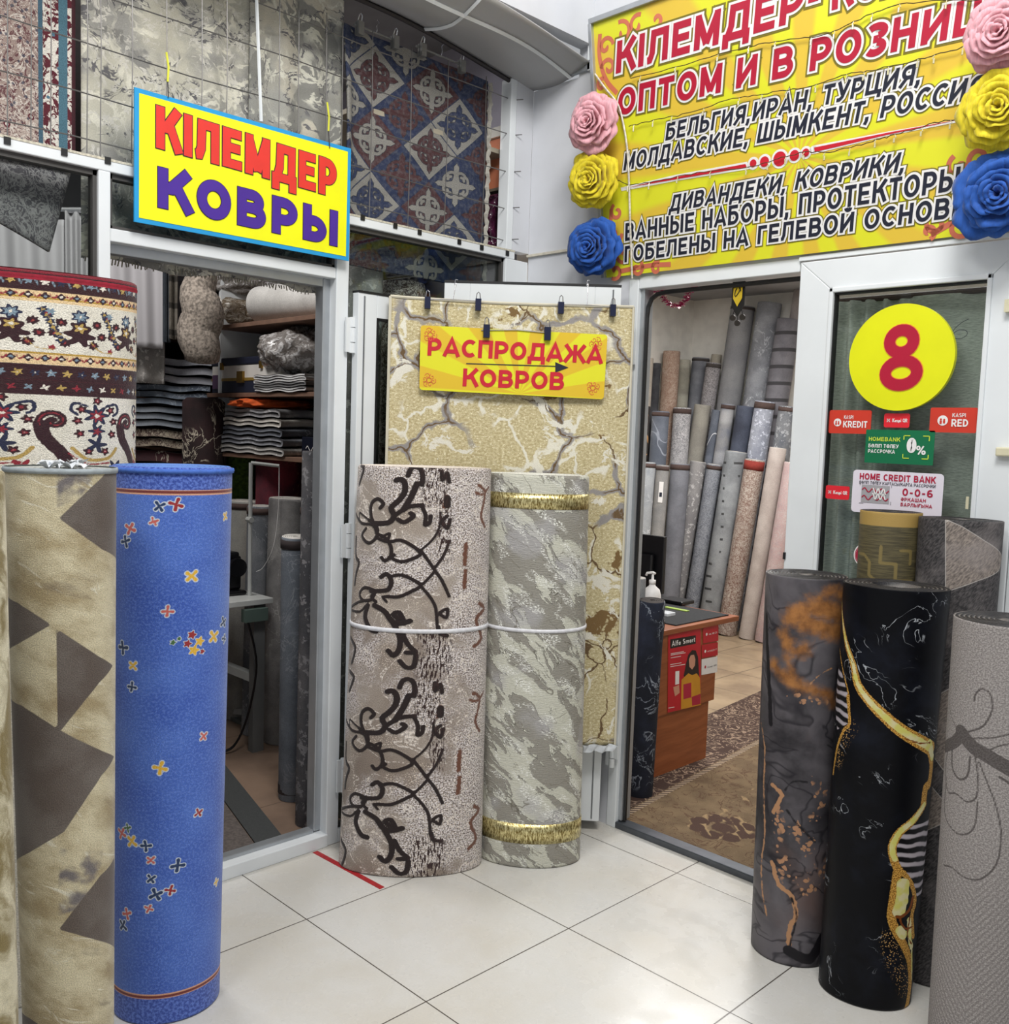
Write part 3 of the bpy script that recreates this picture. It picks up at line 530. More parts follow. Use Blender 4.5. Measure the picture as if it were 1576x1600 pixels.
beige.build('carpet_roll', 'beige marbled carpet roll with dark taupe triangles standing beside the blue one', mat_beige(), EG, mk_beige, t=.013)
beige.band('edge_binding', GREYB, 1.466, 1.478, 0, .003)
m = MB()
for k in range(16):
    a = k*.42; c = np.array([.268+.06*math.cos(a*2.1)*.8, -.85+.05*math.sin(a*1.7), 1.476]); r = .015+.008*math.sin(k*3); m.add([c+(r*math.cos(b)*1.4, r*math.sin(b), .006+.014*random.random()) for b in np.linspace(0, 5.5, 6)]+[c], [(i, i+1, 6) for i in range(5)])
PLAST = plain('clear_crumpled_film', (214, 218, 222), .25, 0, .15, 30, .5, 40)
m.build('torn_wrapping', PLAST, beige.root)
# blue roll
def mat_blue():
    n = N('blue_pile'); v = n.uv(); c = n.mix(n.ss(n.noise(v, 5, 3), .3, .7), lin((50, 84, 174)), lin((76, 112, 196)))
    c = n.mix(n.ss(n.noise(v, 170, 2), .45, .62, 0, .4), c, lin((112, 144, 216)))
    c = n.mix(n.ss(n.attr('band'), -.001, .001, 1, 0), c, n.mix(n.ss(n.noise(v, 140, 2), .4, .62), lin((48, 74, 158)), lin((92, 120, 200))))
    c = layered(n, c, [('st0', lin((214, 160, 128)), .0012, 0, 1), ('st1', lin((112, 44, 42)), .0012, 0, 1), ('ol', lin((196, 204, 214)), .001, .003, 120), ('b0', lin((26, 52, 92)), .0008, .002, 150), ('b1', lin((196, 96, 88)), .0008, .002, 150), ('b2', lin((150, 40, 44)), .0008, .002, 150), ('b3', lin((222, 176, 60)), .0008, .002, 150), ('b4', lin((66, 104, 60)), .0008, .002, 150)])
    c, f = fibre(n, c, .16, 430); return n.fin(c, .9, 0, f, .5, .003, .25)
blue = Roll((.110, -.523), .140, (.113, -.515), .152, 1.474, .9)
def mk_blue(s, U, V):
    za, zb = s.uv((300, 770))[1], s.uv((265, 1555))[1]; one = lambda: np.full(U.shape, 1.0)
    A = {k: one() for k in ('ol', 'b0', 'b1', 'b2', 'b3', 'b4')}
    A['band'] = np.minimum((za+.004)-V, V-(zb-.004)); A['st0'] = np.minimum(abs(V-za)-.0065, abs(V-zb)-.0065); A['st1'] = np.minimum(abs(V-za-.001)-.0035, abs(V-zb+.001)-.0035)
    def fly(q, kind, sz=1.0, rot=0.0):
        c = s.uv(q); d = one()
        for a in (.5, 2.2, 3.9, 5.2): d = np.minimum(d, sd_line(U, V, [c, (c[0]+.0125*sz*math.cos(a+rot), c[1]+.0125*sz*math.sin(a+rot))], [.0018*sz, .0042*sz]))
        A[kind] = np.minimum(A[kind], d); A['ol'] = np.minimum(A['ol'], d-.0024)
    L = [((249, 791), 'b0'), ((275, 788), 'b2'), ((240, 815), 'b1'), ((203, 826), 'b1'), ((196, 846), 'b0'), ((352, 807), 'b3'), ((192, 1012), 'b0'), ((208, 1040), 'b3'), ((206, 1073), 'b0'), ((334, 994), 'b3'), ((350, 998), 'b0'), ((349, 972), 'b0'), ((190, 1302), 'b1'), ((199, 1294), 'b4'), ((206, 1315), 'b3'), ((228, 1322), 'b0'), ((236, 1344), 'b1'), ((278, 1352), 'b0'), ((236, 1373), 'b0'), ((266, 1391), 'b2'), ((243, 1398), 'b0'), ((232, 1420), 'b1'), ((198, 1428), 'b1'), ((192, 1446), 'b0'), ((338, 1378), 'b3'),
         ((300, 900), 'b3'), ((262, 955), 'b1'), ((318, 1150), 'b1'), ((250, 1200), 'b3'), ((310, 1270), 'b2')]
    for i, (q, k) in enumerate(L): fly(q, k, .95+.2*math.sin(i*2.3), i*.7)
    # the posy of red and yellow flowers
    for q, k, r in (((300, 992), 'b2', .011), ((312, 1002), 'b3', .012), ((303, 1016), 'b3', .013), ((293, 1006), 'b2', .010), ((316, 1018), 'b2', .007), ((270, 1004), 'b4', .007), ((280, 998), 'b4', .005)):
        c = s.uv(q); d = np.hypot(U-c[0], V-c[1]); an = np.arctan2(V-c[1], U-c[0]); d = d-r*(.8+.28*np.cos(5*an)); A[k] = np.minimum(A[k], d); A['ol'] = np.minimum(A['ol'], d-.002)
    return A
BLB = plain('blue_binding', (70, 108, 190), .9, 0, .12, 80, .4, 400)
blue.build('carpet_roll', 'bright blue carpet roll scattered with small butterflies, reddish stripe near each end', mat_blue(), end_mat('blue_wound_end', (96, 134, 206), (70, 96, 150)), mk_blue, du=.0035, dv=.0035, t=.014)
blue.band('edge_binding', BLB, 1.458, 1.470, 0, .004)
# brown baroque roll
def mat_brown():
    n = N('taupe_shaggy_pile'); v = n.uv(); w = n.warp(v, 5, .1, 2)
    c = n.mix(n.ss(n.noise(w, 5, 3), .35, .65), lin((140, 126, 114)), lin((166, 154, 142)))
    zone = n.ss(n.m_('ADD', n.noise(w, 4.2, 3, .6), n.m_('MULTIPLY', n.ss(n.attr('far'), -.1, .25), .16)), .47, .60)
    sp = n.ss(n.noise(v, 190, 2, .65), .44, .54); c = n.mix(n.m_('MULTIPLY', zone, sp), c, lin((232, 224, 222))); c = n.mix(n.m_('MULTIPLY', zone, n.ss(n.noise(v, 210, 2, .6), .54, .60)), c, lin((70, 56, 54)))
    fl = n.m_('MULTIPLY', n.ss(n.noise(w, 12, 2), .5, .6), n.ss(n.noise(v, 260, 1), .58, .64)); c = n.mix(fl, c, lin((226, 212, 196)))
    c = n.mix(n.m_('MULTIPLY', n.ss(n.m_('ABSOLUTE', n.m_('SUBTRACT', n.noise(w, 6, 2, .5, 1.5), .5)), .004, .02, 1, 0), n.ss(n.noise(v, 120, 2), .42, .55)), c, lin((228, 218, 208)))
    c = layered(n, c, [('r0', lin((106, 66, 48)), .003, .012, 90), ('m0', lin((32, 18, 17)), .0012, .0028, 170)])
    stk = n.m_('MULTIPLY', n.ss(n.attr('sk'), -.012, .012, 1, 0), n.ss(n.noise(n.sc(v, (190, 36, 1)), 1, 2, .6), .51, .56)); c = n.mix(stk, c, lin((50, 30, 28)))
    c, f = fibre(n, c, .22, 360); h = n.m_('ADD', f, n.ss(n.attr('m0'), -.004, .004, 2.0, 0)); return n.fin(c, .92, 0, h, .6, .004, .2)
brown = Roll((-.106, .518), .262, (-.096, .529), .237, 1.462, .5)
c5 = lambda x, y: (520+x/3.582, 700+y/3.582); c6 = lambda x, y: (500+x/3.426, 1020+y/3.426)
MOT = [([(245,480),(290,500),(322,545),(325,600),(292,632),(272,612)], 4), ([(240,500),(310,525),(375,515),(440,545),(492,590),(440,622),(380,636),(330,615),(342,598)], 4), ([(305,525),(318,478),(285,492)], 3), ([(490,570),(540,640),(575,692),(612,745),(650,830)], 3.4), ([(652,520),(620,600),(570,670)], 3), ([(500,565),(560,510),(597,440),(602,360)], 2.4),
 ([(235,422),(310,418),(342,380),(325,335),(362,300),(398,255),(404,205),(384,175),(355,180)], 6), ([(350,375),(420,330),(500,320)], 5), ([(395,345),(440,270),(470,200)], 6), ([(365,400),(400,415),(450,382),(435,365)], 5), ([(420,155),(440,112),(482,110),(502,150),(498,205)], 5), ([(232,430),(212,372),(216,312),(250,284),(282,310),(265,335)], 4.5), ([(130,365),(162,420),(222,430),(245,480)], 3.6), ([(150,400),(150,360),(200,400)], 2.5), ([(185,450),(163,490),(200,532),(242,500),(246,440),(200,402)], 4),
 ([(150,85),(172,110),(160,160),(148,200)], 5), ([(500,330),(520,380),(515,430),(540,420),(548,380)], 4), ([(640,380),(612,410),(640,450),(655,400)], 4), ([(640,280),(640,320)], 7), ([(610,130),(612,180),(640,140),(650,190)], 4),
 ([(270,722),(300,704),(326,740),(312,790),(262,800),(212,800)], 5), ([(312,722),(382,710),(452,740),(492,770),(440,802),(370,832),(300,830)], 4), ([(300,860),(278,832),(310,835)], 3), ([(490,772),(542,832),(576,900),(584,1010)], 3.2), ([(570,690),(530,735),(492,770)], 3), ([(242,800),(180,780),(150,812),(165,850),(212,850),(240,800)], 4), ([(105,888),(150,860),(205,850)], 3.6), ([(105,905),(150,915),(180,885)], 3), ([(232,880),(290,915),(330,970),(380,982),(430,968)], 6), ([(195,880),(180,945),(208,1012),(242,1026)], 6), ([(240,860),(215,830),(245,800)], 4), ([(330,970),(372,1050),(372,1122),(340,1162),(310,1135)], 5.5), ([(370,960),(340,930),(372,920),(400,975)], 5), ([(390,1040),(420,1100),(462,1142),(410,1145)], 5), ([(465,1160),(452,1222),(410,1228),(374,1192)], 5), ([(600,920),(640,900),(635,950),(600,930)], 3.5), ([(100,1060),(124,1110),(115,1170),(105,1200)], 5), ([(590,1000),(600,1040),(640,1050)], 4), ([(130,500),(128,600),(145,640),(130,700),(122,760)], 5)]
RED = [([(815,210),(850,240),(845,300),(828,380),(850,440)], 5), ([(800,250),(840,260),(870,220)], 4), ([(745,540),(740,600),(738,650)], 6), ([(742,690),(735,780)], 6), ([(820,870),(845,900),(800,960),(830,1060),(790,1110)], 6), ([(640,270),(625,330)], 5)]
def mk_brown(s, U, V):
    d = np.full(U.shape, 1.0); r = d.copy(); k = np.full(U.shape, 1.0); per = s.uv((589.8, 779.6))[1]-s.uv((576, 1107.6))[1]; sc = 1/3.582*3.42/F
    for rep in range(0, 3):
        for P, w in MOT:
            uvp = smooth_pts([s.uv(c5(*p)) for p in P], 3)
            if rep == 0 or True: d = np.minimum(d, sd_line(U, V, [(a, b-per*rep+0.0) for a, b in uvp], w*2.35*sc))
        for P, w in RED: r = np.minimum(r, sd_line(U, V, smooth_pts([(s.uv(c5(*p))[0], s.uv(c5(*p))[1]-per*rep) for p in P], 3), w*2*sc))
        for x0, y0, x1, y1 in ((505, 80, 640, 330), (580, 330, 660, 640), (470, 1020, 660, 1290)):
            a, b = s.uv(c5(x0, y0)), s.uv(c5(x1, y1)); k = np.minimum(k, np.maximum(abs(U-(a[0]+b[0])/2)-abs(b[0]-a[0])/2, abs(V+per*rep-(a[1]+b[1])/2)-abs(a[1]-b[1])/2))
    return {'m0': d, 'r0': r, 'sk': k, 'far': U}
brown.build('carpet_roll', 'taupe carpet roll with dark brown baroque scrolls, tied with a white strap', mat_brown(), end_mat('cream_wound_end', (226, 216, 206), (150, 138, 130)), mk_brown, du=.004, dv=.004, t=.016)
STRAP = plain('white_stretch_strap', (222, 222, 226), .35, 0, .08, 60, .3, 90)
zs = brown.uv((650, 985))[1]; brown.band('strap', STRAP, zs-.011, zs+.004, .0, .003, None, -PI, PI, lambda a: .012*(1-math.cos(a))*.5)
# silver and gold roll
def mat_silver():
    n = N('silver_relief_pile'); v = n.uv(); w = n.warp(n.warp(v, 7, .05, 4), 40, .006, 2)
    c = lin((158, 154, 142)); a = n.noise(n.sc(w, (1.0, 2.6, 1), .85), 5.2, 5, .6, .6); c = n.mix(n.ss(a, .49, .515), lin((146, 142, 132)), lin((200, 199, 184)))
    c = n.mix(n.ss(n.noise(w, 5, 2), .52, .62, 0, .6), c, lin((178, 176, 178)))
    e = n.ss(n.m_('ABSOLUTE', n.m_('SUBTRACT', a, .505)), .0, .014, 1, 0); c = n.mix(n.m_('MULTIPLY', e, n.ss(n.noise(v, 150, 2), .48, .56)), c, lin((238, 238, 222)))
    c = n.mix(n.m_('MULTIPLY', n.ss(n.noise(n.sc(w, (1, 2.5, 1), .85), 11, 3), .55, .6), n.ss(n.noise(n.sc(v, (140, 320, 1)), 1, 2), .5, .58)), c, lin((240, 240, 232)))
    cr = n.ss(n.m_('ABSOLUTE', n.m_('SUBTRACT', n.noise(n.sc(w, (1, 2.6, 1), .8), 3.1, 3, .5, 1), .5)), .0, .006, .8, 0); c = n.mix(cr, c, lin((104, 98, 84)))
    wl = n.ss(n.attr('wl'), -.0008, .0008, 1, 0); c = n.mix(wl, c, lin((236, 238, 232)))
    c, f = fibre(n, c, .10, 300); h = n.m_('ADD', n.m_('MULTIPLY', n.ss(a, .49, .52), 1.6), n.m_('ADD', n.noise(n.sc(v, (60, 300, 1)), 1, 2), e)); return n.fin(c, .55, 0, h, .8, .004, .1)
silver = Roll((.139, .893), .194, (.126, .882), .188, 1.445, .6)
ZG = [silver.uv((848, 771))[1], silver.uv((848, 797))[1], silver.uv((835, 1288))[1], silver.uv((835, 1320))[1]]
silver.build('carpet_roll', 'silvery grey relief carpet roll with a gold band near each end', mat_silver(), end_mat('pale_wound_end', (224, 224, 216), (150, 148, 140)), lambda s, U, V: {'wl': np.min([abs(V-z)-.0016 for z in ZG+[silver.z1-.011]], axis=0)}, t=.014)
def gold_mat():
    n = N('gold_lurex'); v = n.obj(); st = n.noise(n.sc(v, (200, 200, 70)), 1, 3, .7); c = n.mix(n.ss(st, .36, .64), lin((120, 100, 44)), lin((240, 228, 170)))
    return n.fin(c, .28, .75, st, .5, .002)
GOLD = gold_mat(); silver.band('gold_band', GOLD, ZG[1]+.002, ZG[0]-.002, 0, .0015, 'glittering gold lurex band'); silver.band('gold_band', GOLD, ZG[3]+.002, ZG[2]-.002, 0, .0015, 'glittering gold lurex band')
zs = silver.uv((840, 985))[1]; silver.band('strap', STRAP, zs-.010, zs+.003, .0, .003, None, -PI, PI, lambda a: .012*(1-math.cos(a))*.5)
# smoky vinyl-like roll with copper
def mat_smoke():
    n = N('smoky_copper_print'); v = n.uv(); w = n.warp(v, 4, .18, 3)
    c = n.mix(n.ss(n.noise(w, 5, 5, .55), .3, .7), lin((42, 40, 44)), lin((104, 100, 104))); c = n.mix(n.ss(n.noise(w, 3.2, 3), .55, .75, 0, .8), c, lin((104, 84, 78)))
    c = n.mix(n.ss(n.m_('ABSOLUTE', n.m_('SUBTRACT', n.noise(w, 3.4, 3, .5, 1.2), .5)), 0, .02, .7, 0), c, lin((32, 30, 36)))
    sp = n.ss(n.m_('SUBTRACT', n.voro(n.warp(v, 30, .02), 60), n.ss(n.attr('dots'), -.01, .02, .5, 0)), -.02, .03, 1, 0)
    c = n.mix(n.m_('MULTIPLY', sp, n.ss(n.noise(v, 22, 2), .42, .55)), c, lin((176, 132, 100)))
    og = n.mix(n.ss(n.noise(n.warp(v, 60, .01), 26, 4, .6), .3, .7), lin((128, 84, 46)), lin((176, 120, 68)))
    d = n.m_('ADD', n.attr('o0'), n.m_('MULTIPLY', n.m_('SUBTRACT', n.noise(v, 22, 5, .65), .5), .07)); c = n.mix(n.ss(d, -.016, .024, .95, 0), c, og)
    c = layered(n, c, [('cv', lin((178, 134, 98)), .0012, .012, 60), ('dk', lin((30, 28, 32)), .002, .010, 40)])
    return n.fin(c, .45, 0, n.noise(v, 300, 2), .15, .001, spec=.22)
smoke = Roll((1.143, 1.043), .122, (1.126, 1.034), .121, 1.19, .95)
c7 = lambda x, y: (1160+x/3.788, 850+y/3.788); c8 = lambda x, y: (1160+x/3.788, 1200+y/3.788)
def mk_smoke(s, U, V):
    one = np.full(U.shape, 1.0); o = one.copy(); cv = one.copy(); dk = one.copy(); dt = one.copy(); k = 3.0/F/3.788
    for P, w in (([(300,430),(400,380),(500,400),(570,420)], 45), ([(370,470),(480,500),(575,520)], 42), ([(250,540),(300,640),(370,620)], 26), ([(430,330),(520,285),(590,300)], 14), ([(230,760),(300,830),(400,860),(500,890),(540,940)], 18), ([(180,720),(260,790)], 22), ([(265,560),(270,700),(300,820)], 7)): o = np.minimum(o, sd_line(U, V, smooth_pts([s.uv(c7(*p)) for p in P], 3), w*k))
    for P, w in (([c7(110,1060),c7(130,1200),c7(125,1400),c8(125,150),c8(130,400),c8(110,560),c8(118,740),c8(145,880)], 6), ([c8(175,560),c8(215,690),c8(290,760),c8(315,870),c8(275,960),c8(275,1050)], 13), ([c8(175,100),c8(230,160),c8(180,260)], 12), ([c7(400,830),c7(460,770),c7(530,735)], 2.5)): cv = np.minimum(cv, sd_line(U, V, smooth_pts([s.uv(p) for p in P], 3), w*k))
    for P, w in (([c7(140,420),c7(150,700),c7(160,900),c7(165,1060)], 16), ([c8(290,770),c8(320,880),c8(290,1000),c8(280,1060)], 5), ([c8(270,1080),c8(400,1130),c8(470,1000)], 30), ([c8(250,130),c8(300,80),c8(380,85)], 5), ([c8(260,250),c8(330,340),c8(430,440)], 5)): dk = np.minimum(dk, sd_line(U, V, smooth_pts([s.uv(p) for p in P], 3), w*k))
    for P, w in (([c8(220,200),c8(225,400),c8(250,650),c8(300,700)], 26), ([c8(320,370),c8(400,480),c8(460,560),c8(400,700),c8(260,680)], 40), ([c8(430,100),c8(480,200),c8(420,280)], 30), ([c7(300,900),c7(400,920),c7(500,950)], 22)): dt = np.minimum(dt, sd_line(U, V, smooth_pts([s.uv(p) for p in P], 3), w*k))
    return {'o0': o, 'cv': cv, 'dk': dk, 'dots': dt}
THIN = end_mat('dark_thin_edge', (30, 28, 30), (128, 122, 116), .5)
smoke.build('carpet_roll', 'smoky grey carpet roll with orange and copper stains by the doorway threshold', mat_smoke(), THIN, mk_smoke, du=.004, dv=.004, t=.011, groove=.008, hole=.22, round_=.002)
# black marble roll with gold vein
def mat_black():
    n = N('black_marble_gold_print'); v = n.uv(); w = n.warp(v, 9, .06, 4)
    c = n.mix(n.ss(n.noise(w, 6, 5, .6), .45, .85), lin((5, 6, 11)), lin((26, 30, 42)))
    vn = n.m_('ABSOLUTE', n.m_('SUBTRACT', n.noise(n.sc(w, (1, 1.7, 1), .5), 6.5, 4, .6, 1.0), .5)); c = n.mix(n.m_('MULTIPLY', n.ss(vn, 0, .008, 1, 0), n.ss(n.noise(v, 7, 2), .52, .62)), c, lin((176, 180, 186)))
    gl = n.noise(v, 300, 2, .7); go = n.mix(n.ss(gl, .38, .62), lin((108, 66, 14)), lin((222, 172, 84)))
    wv = n.node('ShaderNodeTexWave', bands_direction='Y'); n.put(wv.inputs['Vector'], n.warp(v, 8, .03, 2)); wv.inputs['Scale'].default_value = 11; wv.inputs['Distortion'].default_value = 2.5; wv.inputs['Detail'].default_value = 3
    ag = n.mix(n.ss(wv.outputs['Fac'], .35, .9), lin((14, 13, 16)), lin((176, 168, 174)))
    c = n.mix(n.ss(n.attr('ag'), -.001, .001, 1, 0), c, ag)
    dm = n.m_('MULTIPLY', n.ss(n.attr('dt'), -.012, .012, 1, 0), n.ss(n.voro(v, 190), .22, .32, 1, 0)); c = n.mix(dm, c, lin((224, 178, 112)))
    c = layered(n, c, [('g0', go, .0008, .004, 110)])
    c = layered(n, c, [('g1', n.mix(n.ss(n.noise(v, 30, 3), .4, .6), lin((206, 200, 108)), lin((214, 206, 160))), .0008, .007, 60)])
    c = layered(n, c, [('g2', lin((120, 62, 20)), .0008, .006, 60)])
    return n.fin(c, .45, 0, n.noise(v, 350, 2), .12, .001, spec=.16)
black = Roll((1.404, .994), .127, (1.417, .999), .141, 1.20, .80)
def mk_black(s, U, V):
    one = np.full(U.shape, 1.0); g0 = one.copy(); g1 = one.copy(); g2 = one.copy(); dt = one.copy(); k = 2.8/F/3.788
    def q(P): return smooth_pts([s.uv(p) for p in P], 3)
    A = q([c7(588,330),c7(592,450),c7(612,580),c7(652,710),c7(680,830),c7(750,930),c7(850,1030),c7(940,1105),c7(1040,1165),c7(1115,1210)]); g0 = np.minimum(g0, sd_line(U, V, A, np.linspace(9, 42, len(A))*k)); g1 = np.minimum(g1, sd_line(U, V, A, np.linspace(4, 22, len(A))*k))
    for P, w in (([c7(1100,1200),c7(1118,1300),c7(1105,1420),c8(1085,110),c8(1070,220)], 24), ([c7(620,900),c7(632,1060),c7(600,1100),c7(560,1200),c7(535,1360)], 9), ([c7(575,620),c7(590,730),c7(625,880),c7(632,1000)], 5), ([c8(1075,215),c8(1010,310),c8(930,380),c8(885,470),c8(905,570),c8(935,620)], 22), ([c8(915,620),c8(895,760),c8(880,880),c8(910,970),c8(960,1060),c8(990,1160),c8(990,1300),c8(970,1420)], 24), ([c8(950,620),c8(1000,690),c8(1020,790),c8(1000,880),c8(1010,1000)], 15)): g0 = np.minimum(g0, sd_line(U, V, q(P), w*k))
    for P, w in (([c8(1075,215),c8(1010,310),c8(930,380),c8(885,470),c8(900,540)], 15), ([c8(950,690),c8(945,780),c8(925,850)], 38), ([c8(930,960),c8(950,990)], 26), ([c8(985,900),c8(990,1020),c8(1000,1060)], 16), ([c7(1105,1180),c7(1122,1260)], 22), ([c8(1000,1080),c8(1000,1250)], 7)): g1 = np.minimum(g1, sd_line(U, V, q(P), w*k))
    for P, w in (([c8(1010,760),c8(985,840),c8(940,880),c8(910,880)], 9), ([c8(930,900),c8(960,950),c8(1000,940)], 6), ([c7(600,600),c7(650,700)], 4), ([c7(960,1150),c7(1050,1180),c7(1110,1175)], 5), ([c8(990,880),c8(975,990),c8(1000,1040)], 5)): g2 = np.minimum(g2, sd_line(U, V, q(P), w*k))
    ag = np.minimum(sd_poly(U, V, [s.uv(p) for p in (c7(572,700),c7(592,780),c7(628,900),c7(632,1060),c7(560,1100),c7(540,900))]), sd_poly(U, V, [s.uv(c8(1092,310)), s.uv(c8(1010,340)), s.uv(c8(915,420)), s.uv(c8(905,520)), s.uv(c8(945,600)), s.uv(c8(1010,680)), s.uv(c8(1030,760))]+[(s.uv(c8(1030,760))[0]+.06, s.uv(c8(1030,760))[1]), (s.uv(c8(1030,760))[0]+.07, s.uv(c8(1092,310))[1])]))
    for P, w in (([c8(870,1010),c8(900,1150),c8(940,1230),c8(960,1300)], 45), ([c7(640,1080),c7(590,1180),c7(560,1290)], 30)): dt = np.minimum(dt, sd_line(U, V, q(P), w*k))
    return {'g0': g0, 'g1': g1, 'g2': g2, 'ag': ag, 'dt': dt}
black.build('carpet_roll', 'black marble-print carpet roll with a wandering gold vein', mat_black(), THIN, mk_black, du=.004, dv=.004, t=.011, groove=.008, hole=.45, round_=.002)
# pale grey roll with butterfly outline
def mat_pale():
    n = N('pale_grey_flat_weave'); v = n.uv(); c = n.mix(n.ss(n.noise(v, 260, 2, .7), .38, .64), lin((126, 120, 118)), lin((172, 166, 162)))
    x, y, _ = n.xyz(v); wv = n.m_('SINE', n.m_('MULTIPLY', n.m_('ADD', n.m_('MULTIPLY', n.m_('ABSOLUTE', n.m_('ADD', x, .03)), -1.4), y), 330)); rg = n.m_('MULTIPLY', n.ss(wv, -.2, .6), n.ss(y, .72, .6, 0, 1) if False else n.ss(y, .45, .75, .5, 0)); c = n.mix(rg, c, lin((112, 106, 104)))
    c = layered(n, c, [('m0', n.mix(n.ss(n.noise(v, 260, 2), .4, .6), lin((78, 72, 70)), lin((98, 92, 90))), .0009, .001, 200)])
    return n.fin(c, .85, 0, n.noise(v, 400, 2), .4, .002)
pale = Roll((1.763, .839), .112, (1.768, .836), .126, 1.175, .95)
def mk_pale(s, U, V):
    d = np.full(U.shape, 1.0); k = 2.5/F/3.788
    for P, w in (([c7(1200,1200),c7(1250,1175),c7(1300,1115)], 34), ([c7(1290,1110),c7(1360,1200),c7(1440,1250),c7(1576,1330),c7(1700,1400)], 38), ([c7(1330,1112),c7(1420,1080),c7(1475,985),c7(1465,890),c7(1415,858),c7(1378,890),c7(1372,930)], 5), ([c7(1222,920),c7(1235,1020),c7(1275,1100)], 4), ([c7(1232,790),c7(1255,820),c7(1262,870)], 3), ([c7(1370,1148),c7(1470,1148),c7(1600,1120)], 4.5), ([c7(1440,1230),c7(1520,1195),c7(1600,1180)], 4.5), ([c7(1240,1210),c7(1240,1320),c7(1280,1390),c7(1330,1370),c7(1345,1260)], 6),
        ([c7(1215,1215),c7(1200,1330),c8(1215,140),c8(1260,150),c8(1330,200),c8(1385,165),c8(1390,40),c7(1375,1260)], 5), ([c8(1205,60),c8(1195,250),c8(1230,350),c8(1300,395),c8(1370,350),c8(1388,200)], 5), ([c7(1400,1290),c7(1450,1420),c8(1500,230),c8(1530,400),c8(1500,570),c8(1400,660),c8(1300,640),c8(1240,590),c8(1190,575)], 5), ([c7(1520,1380),c8(1576,90),c8(1640,160)], 7)):
        d = np.minimum(d, sd_line(U, V, smooth_pts([s.uv(p) for p in P], 4), w*k))
    return {'m0': d}
pale.build('carpet_roll', 'pale grey flat-weave roll with dark butterfly outlines, nearest the black marble roll', mat_pale(), THIN, mk_pale, du=.004, dv=.004, t=.011, groove=.007, hole=.2, round_=.002)
# fur patchwork and olive rolls behind
def mat_fur():
    n = N('hide_patchwork_print'); v = n.uv(); f = n.noise(n.sc(v, (260, 70, 1), .6), 1, 3, .6); w = n.noise(v, 6, 3)
    a = n.mix(n.ss(f, .3, .7), lin((92, 84, 80)), lin((160, 148, 138))); b = n.mix(n.ss(f, .35, .7), lin((38, 36, 38)), lin((92, 88, 88)))
    c = n.mix(n.ss(n.attr('m0'), -.001, .001, 1, 0), b, a); c = n.mix(n.ss(w, .5, .7, 0, .5), c, lin((150, 142, 140))); c = n.mix(n.ss(n.m_('ABSOLUTE', n.attr('m0')), .0006, .0018, .6, 0), c, lin((196, 190, 184)))
    return n.fin(c, .7, 0, f, .3, .002)
fur = Roll((1.503, 1.220), .101, (1.500, 1.219), .113, 1.385, .72)
def mk_fur(s, U, V):
    c9 = lambda x, y: (1200+x/3.077, 400+y/3.077)
    d = sd_poly(U, V, [s.uv(c9(*p)) for p in ((852,1265),(930,1300),(1040,1370),(1110,1420),(1135,1455),(1110,1510),(1010,1560),(930,1590),(852,1615))])
    for a in ((-.2, .55, .45), (.08, .3, .42), (-.1, .8, .3)): d = np.minimum(d, sd_poly(U, V, [(a[0], a[1]), (a[0]+.12, a[1]+.12), (a[0]+.24, a[1]-.02), (a[0]+.1, a[1]-.14)]))
    return {'m0': d}
fur.build('carpet_roll', 'grey hide-patchwork carpet roll leaning against the number eight door', mat_fur(), THIN, mk_fur, t=.008, groove=.005, hole=.25, round_=.002)
def mat_olive():
    n = N('olive_maze_print'); v = n.uv(); c = n.mix(n.ss(n.noise(n.sc(v, (20, 200, 1)), 1, 3), .35, .65), lin((74, 68, 48)), lin((102, 93, 64)))
    c = layered(n, c, [('m0', lin((132, 116, 70)), .0012, .001, 100), ('bd', lin((172, 142, 78)), .001, 0, 1)]); return n.fin(c, .6, 0, n.noise(v, 300, 2), .3, .002)
olive = Roll((1.308, 1.205), .082, (1.302, 1.203), .089, 1.392, .85)
def mk_olive(s, U, V):
    d = np.full(U.shape, 1.0)
    for k in range(9):
        z = .2+.13*k
        for P in ([(-.10, z+.02), (-.07, z+.02), (-.05, z), (-.05, z-.04), (-.02, z-.06)], [(-.02, z+.05), (-.02, z), (.02, z), (.02, z-.05), (.07, z-.05)], [(.03, z+.04), (.06, z+.04), (.06, z)]): d = np.minimum(d, sd_line(U, V, P, .0045))
    return {'m0': d, 'bd': (s.z1-.042)-V}
olive.build('carpet_roll', 'olive and gold carpet roll with a plain golden top border', mat_olive(), THIN, mk_olive, t=.008, groove=.005, hole=.25, round_=.002)
# cream streaked roll cut by the frame edge
def mat_cream():
    n = N('cream_gold_streaks'); v = n.uv(); w = n.warp(v, 6, .12, 4); a = n.noise(n.sc(w, (1, .45, 1), -.3), 14, 5, .6, 1)
    c = n.mix(n.ss(a, .35, .62), lin((128, 112, 66)), lin((214, 206, 178))); c = n.mix(n.ss(n.noise(n.sc(w, (1, .4, 1), -.3), 8, 4), .58, .68), c, lin((92, 92, 84))); c, f = fibre(n, c, .14, 380); return n.fin(c, .8, 0, f, .4, .003, .2)
cream = Roll((.402, -1.085), .087, (.394, -1.115), .097, 1.478, .9)
cream.build('carpet_roll', 'cream and gold streaked carpet roll on the outer side of the beige triangle roll', mat_cream(), EG)
